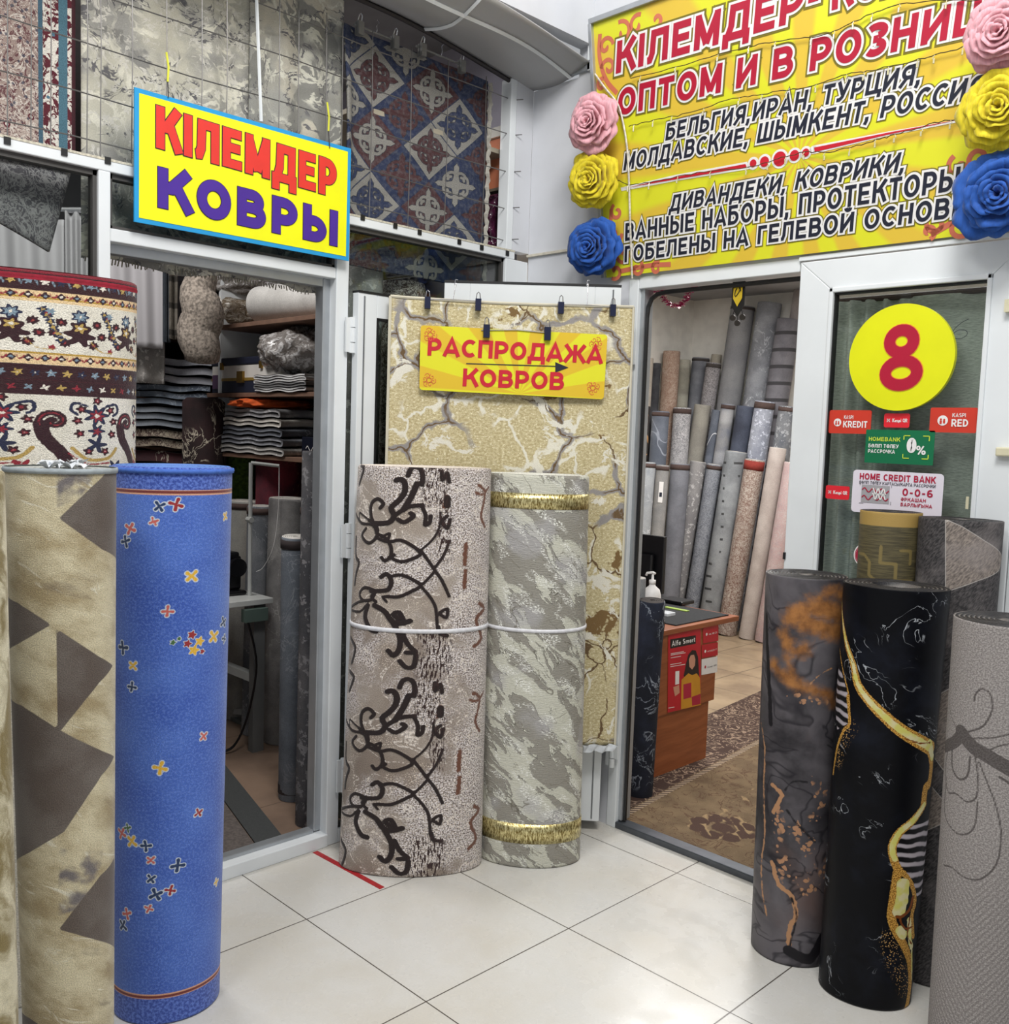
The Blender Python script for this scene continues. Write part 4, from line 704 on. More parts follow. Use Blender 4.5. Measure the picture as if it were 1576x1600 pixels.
# tall persian roll
def mat_persian():
    n = N('persian_pile'); v = n.uv(); x, y, _ = n.xyz(v); c = n.mix(n.ss(n.noise(v, 12, 3), .3, .7), lin((214, 208, 192)), lin((232, 226, 212)))
    c = layered(n, c, [('cr', lin((226, 196, 150)), .001, .002, 150), ('rd', lin((116, 16, 34)), .0012, .002, 150), ('dk', lin((48, 10, 20)), .0012, .002, 150), ('go', lin((178, 142, 56)), .0008, .0015, 150), ('q0', lin((48, 14, 24)), .001, .006, 130), ('q1', lin((32, 38, 66)), .001, .006, 130), ('q2', lin((140, 34, 48)), .001, .004, 130), ('q3', lin((182, 152, 84)), .001, .004, 130), ('q4', lin((122, 142, 156)), .001, .004, 130), ('q5', lin((226, 218, 204)), .001, .003, 130)])
    c = n.mix(n.ss(n.noise(v, 120, 2), .45, .7, 0, .12), c, lin((90, 80, 70))); c, f = fibre(n, c, .24, 380); return n.fin(c, .9, 0, f, .8, .004, .2)
pers = Roll((-.200, -.795), .281, (-.198, -.790), .289, 1.965, .38)
def mk_pers(s, U, V):
    zz = lambda y: s.uv((90, y))[1]; one = lambda: np.full(U.shape, 1.0)
    A = {k: one() for k in ('cr', 'rd', 'dk', 'go', 'q0', 'q1', 'q2', 'q3', 'q4', 'q5')}
    def bd(k, ya, yb): za, zb = zz(ya), zz(yb); A[k] = np.minimum(A[k], abs(V-(za+zb)/2)-abs(za-zb)/2)
    bd('rd', 395, 432); bd('dk', 430, 457); bd('cr', 455, 474); bd('go', 466, 469); bd('cr', 552, 571); bd('go', 552, 555); bd('dk', 571, 595); bd('dk', 595, 618); bd('rd', 592, 596)
    def flower(k, c, r, pet=6, amp=.3, rot=0, out=None):
        d = np.hypot(U-c[0], V-c[1]); an = np.arctan2(V-c[1], U-c[0]); A[k] = np.minimum(A[k], d-r*(1-amp+amp*np.cos(pet*an+rot)))
    def st(k, P, w): A[k] = np.minimum(A[k], sd_line(U, V, smooth_pts(P, 3), w))
    u0 = -.42
    for i in range(34):   # narrow borders
        u = u0+i*.027
        for y in (464, 561): z = zz(y); flower('q0', (u, z), .0095, 4, .2); flower('q4' if i % 2 else 'q5', (u, z), .0048); st('q2', [(u+.008, z+.005), (u+.014, z-.005), (u+.020, z+.004)], .0018)
        z = zz(443); flower(('q4', 'q5', 'q1', 'q3')[i % 4], (u, z), .0095, 5, .35, i); flower('q0', (u, z), .004); st('q4', [(u+.010, z+.009), (u+.016, z-.008)], .002)
        z = zz(584); flower(('q3', 'q1', 'q4')[i % 3], (u+.01, z), .0105, 5, .35, i); flower('q5', (u+.01, z), .003)
        z = zz(606); flower(('q4', 'q5', 'q3', 'q2')[i % 4], (u, z), .0095, 4, .4, i); flower('q1', (u, z), .0035)
    for i in range(9):    # wide cream border
        u = -.36+i*.115; z = zz(513)
        flower('q0', (u, z-.014), .032, 6, .25, 1); flower('q0', (u, z+.004), .022, 5, .2); flower('q3', (u, z+.004), .014, 5, .3); flower('q5', (u, z+.004), .0055); flower('q1', (u, z+.034), .019, 7, .2); flower('q4', (u, z+.034), .014, 7, .3); flower('q5', (u, z+.034), .005)
        for dx, dy, k in ((-.034, .016, 'q0'), (.034, .016, 'q0'), (-.046, -.012, 'q0'), (.044, -.014, 'q0'), (-.028, -.036, 'q0'), (.026, -.038, 'q0'), (.058, .036, 'q1')): flower(k, (u+dx, z+dy), .0125, 8, .18); flower('q2', (u+dx, z+dy), .0055); flower('q3', (u+dx, z+dy), .0022)
        for t in range(6): flower('q1', (u+.050+.006*t, z+.046-.015*t), .0105, 6, .25, t); flower('q3', (u+.050+.006*t, z+.046-.015*t), .005, 3, .3, t)
        st('q3', [(u-.02, z-.025), (u-.045, z-.004), (u-.055, z+.03)], .0016); st('q3', [(u+.02, z-.028), (u+.04, z-.052), (u+.07, z-.054)], .0016); flower('q4', (u-.052, z+.042), .010, 6, .3); flower('q2', (u-.05, z-.05), .009, 5, .3)
    for i in range(6):    # field below
        u = -.36+i*.165; z = zz(660)
        flower('q1', (u, z+.022), .030, 7, .28); flower('q2', (u, z+.020), .018, 7, .3); flower('q5', (u, z+.020), .007); flower('q1', (u, z-.020), .020, 6, .3); flower('q2', (u, z-.022), .011, 5, .35); flower('q1', (u, z-.056), .024, 5, .35); flower('q0', (u, z-.058), .012, 5, .3)
        for dx, dy in ((-.032, .036), (.032, .036), (-.040, .006), (.040, .006), (-.036, -.028), (.036, -.028), (0, .060), (-.018, -.074), (.018, -.074)): flower('q0', (u+dx, z+dy), .0125, 5, .25, dx*90); flower('q2', (u+dx, z+dy), .006, 5, .3); flower('q5', (u+dx, z+dy), .002)
        for sg in (-1, 1): st('q1', [(u+sg*.022, z+.046), (u+sg*.046, z+.052), (u+sg*.052, z+.034), (u+sg*.040, z+.022)], .0035)
        cx, cz = u+.083, z+.004; st('q0', curl((cx, cz), .026, 3.6, 1.3, -1, 22, .12)[::-1], .0068); st('q0', [(cx-.022, cz-.012), (cx-.014, cz-.045), (cx+.014, cz-.085), (cx+.034, cz-.13)], .013); st('q2', curl((cx, cz), .026, 3.6, 1.0, -1, 18, .3)[::-1], .0016)
        st('q3', [(u-.05, z-.066), (u-.02, z-.096), (u+.026, z-.092), (u+.048, z-.066)], .0042); st('q2', [(u-.056, z-.08), (u-.02, z-.108), (u+.03, z-.104)], .002)
    for r in range(1, 6):
        for i in range(10): u = -.4+i*.09+.04*(r % 2); z = zz(660)-.12*r; flower(('q0', 'q1', 'q2')[(i+r) % 3], (u, z), .026, 6, .35); flower('q3', (u, z), .010)
    return A
pers.build('carpet_roll', 'tall persian carpet roll with crimson top edge and cream floral border, propped on the glazing', mat_persian(), end_mat('crimson_wound_end', (130, 20, 40), (70, 10, 22)), mk_pers, du=.0035, dv=.0035, t=.02)
pers.band('edge_binding', plain('crimson_binding', (128, 14, 36), .9, 0, .15, 60, .5, 300), 1.938, 1.953, -.004, .004)
# continued below
# ================================================================ HANGING SIGNS
def onPl(q, P, n):
    d = ray(q); P = np.array(P, float); return CAM+d*((P-CAM)@n)/(d@n)
def board(name, cs, th, mats, par=None, n=None, rad=0.0, label=None, front=True):
    """a thin board through four world corners (tl, tr, br, bl), thickness going back from the face"""
    cs = [np.array(c, float) for c in cs]; P = cs
    if rad:
        P = []
        for i in range(4):
            c, a, b = cs[i], cs[i-1], cs[(i+1) % 4]; u = (a-c)/np.linalg.norm(a-c); v = (b-c)/np.linalg.norm(b-c)
            for k in range(6):
                t = k/5*PI/2; P.append(c+u*rad*(1-math.sin(t))+v*rad*(1-math.cos(t)))
    k = len(P); V = P+[p-np.array(n)*th for p in P]; Fc = [tuple(range(k)), tuple(range(2*k-1, k-1, -1))]+[(i, i+k, (i+1) % k+k, (i+1) % k) for i in range(k)]
    e1 = (cs[1]-cs[0]); e1 /= np.linalg.norm(e1); uv = [((p-cs[0])@e1, -((p-cs[0])@np.cross(e1, n))) for p in V]
    uv = [(a, p[2]) for (a, b), p in zip(uv, V)]
    return mesh(name, V, Fc, mats, par, False, [0]*len(Fc), uv)
def strokes(name, lines, w, par, mat, nrm, lift=.0015):
    """printed lines: every polyline lies in world space on a face with normal nrm"""
    V = []; Fc = []; nrm = np.array(nrm, float)
    for i, P in enumerate(lines):
        P = [np.array(p, float) for p in P]; ww = w[i] if hasattr(w, '__len__') else w; n = len(V); W2 = []
        for j in range(len(P)):
            d = P[min(j+1, len(P)-1)]-P[max(j-1, 0)]; s = np.cross(d, nrm); s /= (np.linalg.norm(s)+1e-9); wj = ww*(1 if not isinstance(ww, tuple) else 1); W2.append(s*wj)
        V += [p+s+nrm*lift for p, s in zip(P, W2)]+[p-s+nrm*lift for p, s in zip(P, W2)]; m = len(P)
        Fc += [(n+j, n+j+1, n+m+j+1, n+m+j) for j in range(m-1)]
    return mesh(name, V, Fc, mat, par)
def poly_face(V, Fc, P, nrm, lift): n = len(V); V += [np.array(p)+np.array(nrm)*lift for p in P]; Fc.append(tuple(range(n, n+len(P))))
def disc_pts(c, r, e1, e2, k=40): return [np.array(c)+np.array(e1)*r*math.cos(2*PI*i/k)+np.array(e2)*r*math.sin(2*PI*i/k) for i in range(k)]
RED = plain('print_red', (200, 24, 46), .45, 0, .04, 30); REDK = plain('print_crimson', (178, 18, 52), .4, 0, .03, 30); PWHITE = plain('print_white', (236, 234, 232), .45, 0, .02, 30)
NAVY = plain('print_navy', (26, 30, 48), .45, 0, .05, 30); OLIVEG = plain('print_olive_shadow', (118, 108, 22), .5, 0, .05, 30); KRED = plain('print_bright_red', (222, 52, 42), .4, 0, .03, 20)
def ray_mat(name, cx, cy, a, b, nray=13, ph=0.0, soft=.15, dots=0.0):
    n = N(name); x, y, _ = n.xyz(n.uv()); an = n.m_('ARCTAN2', n.m_('SUBTRACT', y, cy), n.m_('SUBTRACT', x, cx)); s = n.m_('SINE', n.m_('ADD', n.m_('MULTIPLY', an, nray), ph))
    c = n.mix(n.ss(s, -soft, soft), lin(a), lin(b)); return n.fin(c, .38, 0, n.noise(n.uv(), 3, 2), .06, .004)
# yellow sign hung on the wire grid
SX = XL+.035; SN = nL; cs = [onX(q, SX) for q in ((211, 134), (548, 234), (545, 412), (209, 341))]
zt, zb, ya, yb = (cs[0][2]+cs[1][2])/2, (cs[2][2]+cs[3][2])/2, (cs[0][1]+cs[3][1])/2, (cs[1][1]+cs[2][1])/2
S1 = root('hanging_sign', (SX, (ya+yb)/2, zb), 'yellow sign with blue border hung on the wire grid, red word over a purple word', 'sign')
SBLUE = plain('sign_blue', (30, 150, 210), .4); SYEL = plain('sign_yellow', (240, 240, 14), .35, 0, .03, 8)
R4 = lambda y0, y1, z0, z1, x: [(x, y0, z1), (x, y1, z1), (x, y1, z0), (x, y0, z0)]
board('border', R4(ya, yb, zb, zt, SX), .006, SBLUE, S1, SN); board('face', R4(ya+.014, yb-.014, zb+.014, zt-.014, SX+.0012), .001, SYEL, S1, SN)
pX = lambda q: onX(q, SX)
text_px('red_word', 'КІЛЕМДЕР', (243.4, 231), (524, 309.5), (243.4, 164), pX, SN, S1, [NAVY, KRED], s=.245, outs=(.020, 0.0), gap=.13, base=.0022)
text_px('purple_word', 'КОВРЫ', (243.4, 323.4), (528, 386), (243.4, 259.4), pX, SN, S1, [plain('print_violet_edge', (44, 16, 60), .5), plain('print_violet', (70, 34, 146), .45)], s=.27, outs=(.015, 0.0), gap=.09, base=.0022)
YCORD = plain('yellow_cord', (214, 214, 60), .6)
for a, b, c in (((260, 82), (262, 128), (263, 152)), ((511, 160), (513, 205), (515, 232))):
    p, q, r = onX(a, SX-.012), onX(b, SX-.004), onX(c, SX+.004); MB().tube([p, (p+q)/2+(.002, .004, 0), q], .0035, 6).build('cord', YCORD, S1); MB().tube([q, r], .0018, 6).build('wire_hook', DARK, S1)
# wire grid in the upper opening
WIRE = plain('galvanised_wire', (112, 110, 108), .4, .5)
G = root('wire_grid', (XL-.02, -.6, 2.37), 'thin rusty wire grid panel filling the opening over the white rail', 'wire grid')
m = MB()
for z in (2.987, 2.843, 2.692, 2.543, 2.411): m.tube([(XL-.02, -2.4+i*.366, z+.006*math.sin(i*1.9+z*7)) for i in range(11)], .0022, 5); m.tube([(XL-.02, 1.225, z), (XL+.02, 1.262, z+.004)], .002, 5)
m.build('horizontal_wire', WIRE, G); m = MB()
for px, y in ((10, 90), (47, 90), (78, 90), (135, 100), (156, 100), (205, 100), (259, 60), (314, 100), (353, 110), (435, 120), (465, 120), (508, 150), (535, 60), (580, 150), (641, 160), (698, 180), (757, 200)):
    c = onX((px, y), XL-.02); m.tube([(XL-.018, c[1], 2.37), (XL-.017, c[1]+.003, 2.7), (XL-.019, c[1], 3.045)], .0018, 5)
m.build('upright_wire', WIRE, G)
c0, c1 = onX((400, -20), XL-.01), onX((408, 190), XL-.01); tag(MB().tube([c0, (c0+c1)/2, c1], .006, 6).build('cable', WHITE), 'white cable running down over the hanging grey marble carpets', 'cable')
# ================================================================ HANGING CARPETS
def cloth(name, x, y0, y1, z0, z1, mat, label=None, wave=.01, group=None, cat='hanging carpet', masks=None, nu=60, nv=60, fringe=None, low=None, curl0=0.0, folds=3):
    """a carpet hanging in the plane of the left shop front; low(u) lowers its bottom edge"""
    def f(u, v):
        zb = z0+(low(u) if low else 0); z = zb+(z1-zb)*v; y = y0+(y1-y0)*u
        xx = x+wave*math.sin(u*PI*2*folds+v*1.3)*(1-.5*v)+curl0*math.exp(-(u/.05)**2)*math.sin(v*3)
        return (xx, y, z)
    us = np.linspace(0, 1, nu+1); vs = np.linspace(0, 1, nv+1); V = np.array([f(u, v) for v in vs for u in us]); i, j = np.meshgrid(np.arange(nu), np.arange(nv)); i, j = i.ravel(), j.ravel()
    Fc = np.stack([j*(nu+1)+i, j*(nu+1)+i+1, (j+1)*(nu+1)+i+1, (j+1)*(nu+1)+i], 1)
    uv = V[:, 1:3]; o = mesh(name, V, Fc, mat, None, True, None, uv, masks(uv[:, 0], uv[:, 1]) if masks else None)
    sm = o.modifiers.new('solid', 'SOLIDIFY'); sm.thickness = .009; sm.offset = 0
    if label: tag(o, label, cat, group)
    return o
def marble_mat(name, base, alt, veins, blots, seed=0.0, ws=4.0, big=.55):
    n = N(name); v = n.sc(n.uv(), (1, 1, 1), 0, (seed, seed*.7, 0)); w = n.warp(v, ws, .16, 4)
    c = n.mix(n.ss(n.noise(w, 3.6, 5, .6), .42, .6), lin(base), lin(alt)); c = n.mix(n.ss(n.noise(w, 2.6, 4, .6, .8), big, big+.02), c, lin(tuple(a*.86 for a in base)))
    for sc_, th, col, k in veins:
        d = n.m_('ABSOLUTE', n.m_('SUBTRACT', n.noise(n.warp(v, ws*2, .07, 5), sc_, 4, .62, .8), .5)); c = n.mix(n.m_('MULTIPLY', n.ss(d, th*.5, th, 1, 0), n.ss(n.noise(v, sc_*1.3+1, 2), .42, .55)), c, lin(col))
    for sc_, th, col in blots: c = n.mix(n.ss(n.noise(n.warp(v, 12, .07, 5), sc_, 6, .7), th, th+.015), c, lin(col))
    c, f = fibre(n, c, .07, 260); return n.fin(c, .85, 0, f, .3, .003)
MA = marble_mat('grey_cream_marble_pile', (150, 148, 142), (186, 182, 166), [(5, .035, (210, 206, 190), 1), (8, .02, (96, 94, 96), 1), (14, .03, (198, 194, 184), 1)], [(6, .70, (70, 76, 92)), (9, .71, (82, 80, 84))], 1.3)
MBm = marble_mat('grey_blue_marble_pile', (158, 157, 150), (190, 184, 168), [(6, .03, (206, 204, 190), 1), (9, .02, (104, 102, 104), 1)], [(4, .68, (78, 88, 116)), (8, .71, (80, 80, 86))], 5.1)
cloth('hanging_carpet', -.535, -.505, .075, 2.085, 3.6, MA, 'grey and cream marbled carpet behind the wire grid, beside the burgundy floral one', .012, low=lambda u: .01*math.sin(u*9))
cloth('hanging_carpet', -.527, .055, .437, 2.09, 3.2, MBm, 'grey marbled carpet with blue-grey blots hanging next to the blue tile-pattern carpet', .010, low=lambda u: .01*math.sin(u*7))
m = MB()
for k in range(90):
    y = -.50+k*.0103; m.tube([(-.535, y, 2.094), (-.533+random.uniform(-.004, .004), y+random.uniform(-.004, .004), 2.078+random.uniform(-.004, .006))], .0024, 4)
tag(m.build('carpet_fringe', plain('grey_yarn', (150, 144, 130), .9)), 'grey yarn fringe dangling below the door header', 'fringe', kind='stuff')
def pers2_mat():
    n = N('burgundy_floral_pile'); v = n.uv(); w = n.warp(v, 14, .02, 2); x, y, _ = n.xyz(v)
    c = n.mix(n.ss(n.noise(v, 5, 2), .4, .6), lin((172, 156, 146)), lin((146, 128, 120))); vo = n.voro(w, 17); w3 = n.warp(v, 26, .03, 3)
    c = n.mix(n.ss(n.m_('ABSOLUTE', n.m_('SUBTRACT', n.noise(w3, 13, 3, .6, 3), .5)), .015, .05, .9, 0), c, lin((84, 40, 48))); c = n.mix(n.ss(n.m_('ABSOLUTE', n.m_('SUBTRACT', n.noise(w3, 22, 2, .6, 2), .52)), .01, .035, .8, 0), c, lin((206, 198, 188)))
    c = n.mix(n.ss(vo, .15, .20, 1, 0), c, lin((86, 24, 38))); c = n.mix(n.ss(vo, .08, .11, 1, 0), c, lin((204, 194, 184)))
    v2 = n.voro(w, 48); c = n.mix(n.ss(v2, .20, .26, .85, 0), c, lin((58, 60, 76)))
    band = n.ss(x, -.612, -.608); c2 = n.mix(n.ss(n.noise(n.warp(v, 30, .03, 3), 24, 3, .6, 2), .47, .51), lin((84, 26, 38)), lin((206, 200, 190))); c2 = n.mix(n.ss(n.voro(w, 26), .12, .16, 1, 0), c2, lin((70, 104, 122))); c = n.mix(band, c, c2)
    c = n.mix(n.ss(n.m_('ABSOLUTE', n.m_('ADD', x, .617)), .006, .007, 1, 0), c, lin((64, 92, 108))); c = n.mix(n.ss(n.m_('ABSOLUTE', n.m_('ADD', x, .553)), .012, .013, 1, 0), c, lin((70, 104, 118))); c = n.mix(n.ss(x, -.53, -.528), c, lin((64, 26, 34)))
    c, f = fibre(n, c, .2, 300); return n.fin(c, .9, 0, f, .4, .003)
P2 = pers2_mat()
cloth('hanging_carpet', -.545, -1.4, -.518, 2.34, 3.5, P2, 'burgundy and beige floral carpet hanging above the glazed window', .006)
m = MB(); A4 = [onX(q, -.56) for q in ((-190, 190), (113, 262), (72, 395), (-190, 250))]
m.grid(lambda u, v: tuple((A4[3]*(1-u)+A4[2]*u)*(1-v)+(A4[0]*(1-u)+A4[1]*u)*v+np.array([.05*(1-v)*math.sin(u*2.5), 0, 0])), 30, 16)
o = m.build('folded_corner', weave('floral_backing', (70, 66, 72), (98, 92, 96), 'floral', 12, (150, 146, 146)), None, True); sm = o.modifiers.new('solid', 'SOLIDIFY'); sm.thickness = .01; tag(o, 'dark floral carpet end swinging down behind the window glass', 'hanging carpet')
# blue tile-pattern carpet
def tilecarpet_masks(U, V):
    X = -.50; uvp = lambda x, y: onX((480+x/3.283, y/3.283), X)[1:3]
    A, B, D = uvp(640, 470), uvp(770, 655), uvp(490, 590); a, b = B-A, D-A; det = a[0]*b[1]-a[1]*b[0]
    du, dv = U-A[0], V-A[1]; i = (du*b[1]-dv*b[0])/det; j = (a[0]*dv-a[1]*du)/det; I, J = np.round(i), np.round(j); s, t = i-I, j-J; L = (np.hypot(*a)+np.hypot(*b))/2
    s2, t2 = s*L, t*L; k = L
    P = abs(s2)+0*t2; q1, q2 = abs(s2), abs(t2)   # fold onto one quadrant; arms point to the corners
    d = np.full(U.shape, 1.0); r = lambda x: x*k
    d = np.minimum(d, sd_line(q1, q2, [(0, 0), (r(.16), r(.16)), (r(.30), r(.30)), (r(.37), r(.37))], [r(.12), r(.065), r(.07), r(.014)]))
    hook = [(.20, .20), (.30, .13), (.33, .03), (.27, -.0), (.23, .05)]
    for sw in (0, 1): d = np.minimum(d, sd_line(q1, q2, smooth_pts([(r(h[sw]), r(h[1-sw])) for h in hook], 3), r(.040)))
    kind = {(0,0):'RC',(1,0):'CB',(1,1):'CR',(0,1):'BR',(-1,1):'CR',(-1,2):'BC',(0,2):'RC',(2,1):'BC',(2,2):'RC',(1,3):'CB',(0,3):'CB',(-1,0):'BC',(0,-1):'BR',(1,2):'BR',(1,4):'RC',(-2,1):'CB',(2,0):'BR',(3,2):'CB',(2,3):'BR',(3,3):'BC',(-2,2):'BR',(-2,3):'CR'}
    col = {'R': 0, 'C': 1, 'B': 2}; bg = np.full(U.shape, 2.0); mo = np.zeros(U.shape)
    for (p, q), kk in kind.items(): sel = (I == p) & (J == q); bg[sel] = col[kk[0]]; mo[sel] = col[kk[1]]
    edge = (.5-np.maximum(abs(s), abs(t)))*L
    return {'mo': d, 'ed': edge, 'bC': np.where(bg == 1, 1.0, 0), 'bR': np.where(bg == 0, 1.0, 0), 'mC': np.where(mo == 1, 1.0, 0), 'mR': np.where(mo == 0, 1.0, 0)}
def tilecarpet_mat():
    n = N('blue_tile_pattern_pile'); CR_, RD, BL = lin((132, 130, 124)), lin((70, 42, 44)), lin((38, 48, 76)); v = n.uv(); nz = n.noise(v, 60, 3)
    def tri(c1, r1): return n.mix(n.ss(n.attr(r1), .4, .6), n.mix(n.ss(n.attr(c1), .4, .6), BL, CR_), RD)
    bg, mo = tri('bC', 'bR'), tri('mC', 'mR'); d = n.m_('ADD', n.attr('mo'), n.m_('MULTIPLY', n.m_('SUBTRACT', nz, .5), .004)); c = n.mix(n.ss(d, -.0008, .0008, 1, 0), bg, mo)
    c = n.mix(n.ss(n.m_('ABSOLUTE', d), .0008, .0022, .85, 0), c, lin((34, 36, 46))); c = n.mix(n.ss(n.attr('ed'), .0015, .0035, 1, 0), c, lin((34, 44, 70))); c = n.mix(n.ss(nz, .4, .7, 0, .25), c, lin((120, 120, 124)))
    c, f = fibre(n, c, .18, 260); return n.fin(c, .9, 0, f, .4, .003)
cy0, cy1 = onX((532, 60), -.50)[1], onX((762, 140), -.50)[1]
TC = cloth('hanging_carpet', -.50, cy0, cy1, 2.20, 3.06, tilecarpet_mat(), 'blue, maroon and cream tile-pattern carpet clipped to hangers', .008, masks=tilecarpet_masks, nu=260, nv=280, curl0=.05, folds=2.5)
m = MB(); n_ = 60; m.tube([(-.485, cy1+.004*math.sin(i*1.45), 2.21+i*.0142) for i in range(n_)], [.008+.003*(i % 2) for i in range(n_)], 6)
tag(m.build('scalloped_edge', plain('pale_scallop', (170, 166, 156), .9)), 'pale scalloped trimming down the outer side of the blue tile-pattern carpet', 'carpet edging')
def clip(c, par, n=(1, 0, 0), sc=1.0, mats=None, name='clip'):
    n = np.array(n, float); e = np.cross(n, (0, 0, 1)); c = np.array(c, float); m = MB()
    m.obox(c+n*.006*sc, e*.008*sc, n*.004*sc, (0, 0, .016*sc), 0); m.obox(c-n*.004*sc, e*.008*sc, n*.003*sc, (0, 0, .016*sc), 0)
    m.tube([c+(0, 0, .014*sc)-e*.006*sc, c+(0, 0, .03*sc)-e*.004*sc+n*.006*sc, c+(0, 0, .034*sc)+n*.006*sc, c+(0, 0, .03*sc)+e*.004*sc+n*.006*sc, c+(0, 0, .014*sc)+e*.006*sc], .0014*sc, 5, 1)
    return m.build(name, mats or [GREYP, ALU], par)
GREYP = plain('grey_plastic', (120, 120, 118), .5); BINDER = plain('navy_binder_clip', (24, 30, 60), .35, .2); STEEL = plain('bright_steel', (190, 190, 194), .25, .9)
for lab, (q0, q1, hk) in (('grey trouser hanger holding the outer top corner of the blue tile-pattern carpet', ((553, 38), (622, 66), (588, 40))), ('grey trouser hanger holding the tile-pattern carpet near the white wall panel', ((650, 72), (727, 104), (690, 72)))):
    a, b = onX(q0, -.47), onX(q1, -.47); h = root('hanger', (a+b)/2, lab, 'hanger', 'hangers of the tile carpet'); MB().tube([a, b], .004, 6).build('bar', GREYP, h)
    for c in (a*.9+b*.1, a*.1+b*.9): clip(c+np.array([.004, 0, -.01]), h, (1, 0, 0), 1.5)
    t = onX(hk, -.47); c = (a+b)/2; MB().tube([c, c*.5+t*.5+(0, .004, 0), t, t+(.0, .012, .012), t+(0, .004, .022)], .002, 6).build('hook', STEEL, h)
# things behind the corner of the upper opening
MB_ = MB().box((-.95, .5, 2.78), (-.50, 1.30, 2.80)); tag(bevel(MB_.build('shelf_board', plain('pale_chipboard', (168, 160, 142), .7)), .002), 'pale chipboard shelf under the orange panel in the corner of the upper opening', 'shelf')
a, b = onY((765, 232), 1.29), onY((797, 292), 1.29)
tag(MB().box((min(a[0], b[0])-.12, 1.275, 2.655), (-.49, 1.300, 2.865)).build('painted_board', plain('orange_board', (226, 140, 104), .6)), 'flat orange panel in the corner behind the wire grid', 'panel')
tag(MB().box((-.98, 1.262, 2.640), (-.49, 1.302, 2.652)).build('shelf_batten', plain('dusty_batten', (120, 110, 96), .8)), 'dusty wooden batten just below the orange panel', 'batten')
tag(MB().box((-.98, 1.26, 2.868), (-.49, 1.302, 2.91)).build('painted_lath', PALE), 'cream painted lath above the orange panel', 'lath')
m = MB(); m.grid(lambda u, v: (-.95+.44*u, 1.24-.05*math.sin(v*PI)-.012*math.sin(v*31+u*4), 2.36+.26*v), 20, 40)
o = m.build('bagged_blanket', plain('plum_blanket_in_film', (70, 26, 52), .25, 0, .4, 30, .6, 40, coat=.6), None, True); sm = o.modifiers.new('s', 'SOLIDIFY'); sm.thickness = .05; tag(o, 'plum blanket in clear film stuffed under the orange panel', 'blanket')
# cream crackle carpet over the open door leaf
HP = np.array([-.345, .55, 0]); hd_ = np.array([.595, .685, 0])/math.hypot(.595, .685); HN = np.array([hd_[1], -hd_[0], 0]); pH = lambda q, o=0.0: onPl(q, HP+HN*o, HN)
def crackle_mat():
    n = N('sand_crackle_pile'); v = n.uv(); w = n.warp(n.warp(v, 3.5, .12, 3), 14, .02, 4)
    c = n.mix(n.ss(n.noise(n.sc(v, (90, 130, 1)), 1, 3, .6), .35, .62), lin((176, 160, 118)), lin((204, 192, 152))); c = n.mix(n.ss(n.noise(n.sc(v, (90, 140, 1)), 1, 3, .7), .56, .62), c, lin((230, 222, 190)))
    rg = n.noise(w, 3.2, 3, .5); d1 = n.voro(n.warp(w, 9, .10, 4), 4.2, 'DISTANCE_TO_EDGE'); d2 = n.voro(n.warp(w, 8, .14, 4), 6.5, 'DISTANCE_TO_EDGE')
    c = n.mix(n.m_('MULTIPLY', n.ss(d2, .02, .05, 1, 0), n.ss(n.noise(v, 5, 3), .46, .53)), c, lin((226, 222, 206)))
    c = n.mix(n.m_('MULTIPLY', n.ss(d1, .03, .06, 1, 0), n.ss(rg, .46, .54)), c, lin((146, 142, 140))); c = n.mix(n.m_('MULTIPLY', n.ss(d1, .008, .018, 1, 0), n.ss(n.noise(v, 4.1, 2), .44, .50)), c, lin((104, 82, 54)))
    c = n.mix(n.ss(n.noise(n.warp(v, 14, .07, 5), 6, 4, .6), .63, .65), c, lin((120, 94, 56))); c = n.mix(n.ss(n.noise(n.warp(v, 12, .07, 5), 6.4, 5, .65, 1), .60, .625), c, lin((224, 220, 206)))
    c, f = fibre(n, c, .08, 300); return n.fin(c, .85, 0, f, .35, .003)
TL, TR, BR_, BL_ = pH((610, 464)), pH((990, 478)), pH((946, 1144)), pH((600, 1110)); Lw = (TR-TL)@hd_; zt_ = 2.083
m = MB()
def hcl(u, v):
    z = .385+(zt_-.385)*v; s = Lw*u; w = .012*math.sin(u*8+1)*(1-v*.6)-.006*math.exp(-((1-v)/.05)**2)+.010*math.exp(-(u/.03)**2)
    p = TL+hd_*s+HN*w; return (p[0], p[1], z-.006*math.sin(u*PI)*v)
nu, nv = 60, 90; V = np.array([hcl(i/nu, j/nv) for j in range(nv+1) for i in range(nu+1)]); Fc = [(j*(nu+1)+i, j*(nu+1)+i+1, (j+1)*(nu+1)+i+1, (j+1)*(nu+1)+i) for j in range(nv) for i in range(nu)]
uvh = np.stack([(V[:, :2]-TL[:2])@hd_[:2], V[:, 2]], 1); HC = root('hanging_carpet', ((TL+TR)/2)*(1, 1, 0)+(0, 0, .38), 'sand-coloured carpet with brown and grey crackle veins draped before the open door', 'hanging carpet')
o = mesh('pile_face', V, Fc, crackle_mat(), HC, True, None, uvh); sm = o.modifiers.new('s', 'SOLIDIFY'); sm.thickness = .009; sm.offset = -1
e = MB().tube([hcl(0, i/30) for i in range(31)], .006, 6).tube([hcl(1, i/30) for i in range(31)], .005, 6).tube([hcl(i/20, 1) for i in range(21)], .006, 6); e.build('selvedge', plain('pale_selvedge', (206, 200, 180), .9), HC)
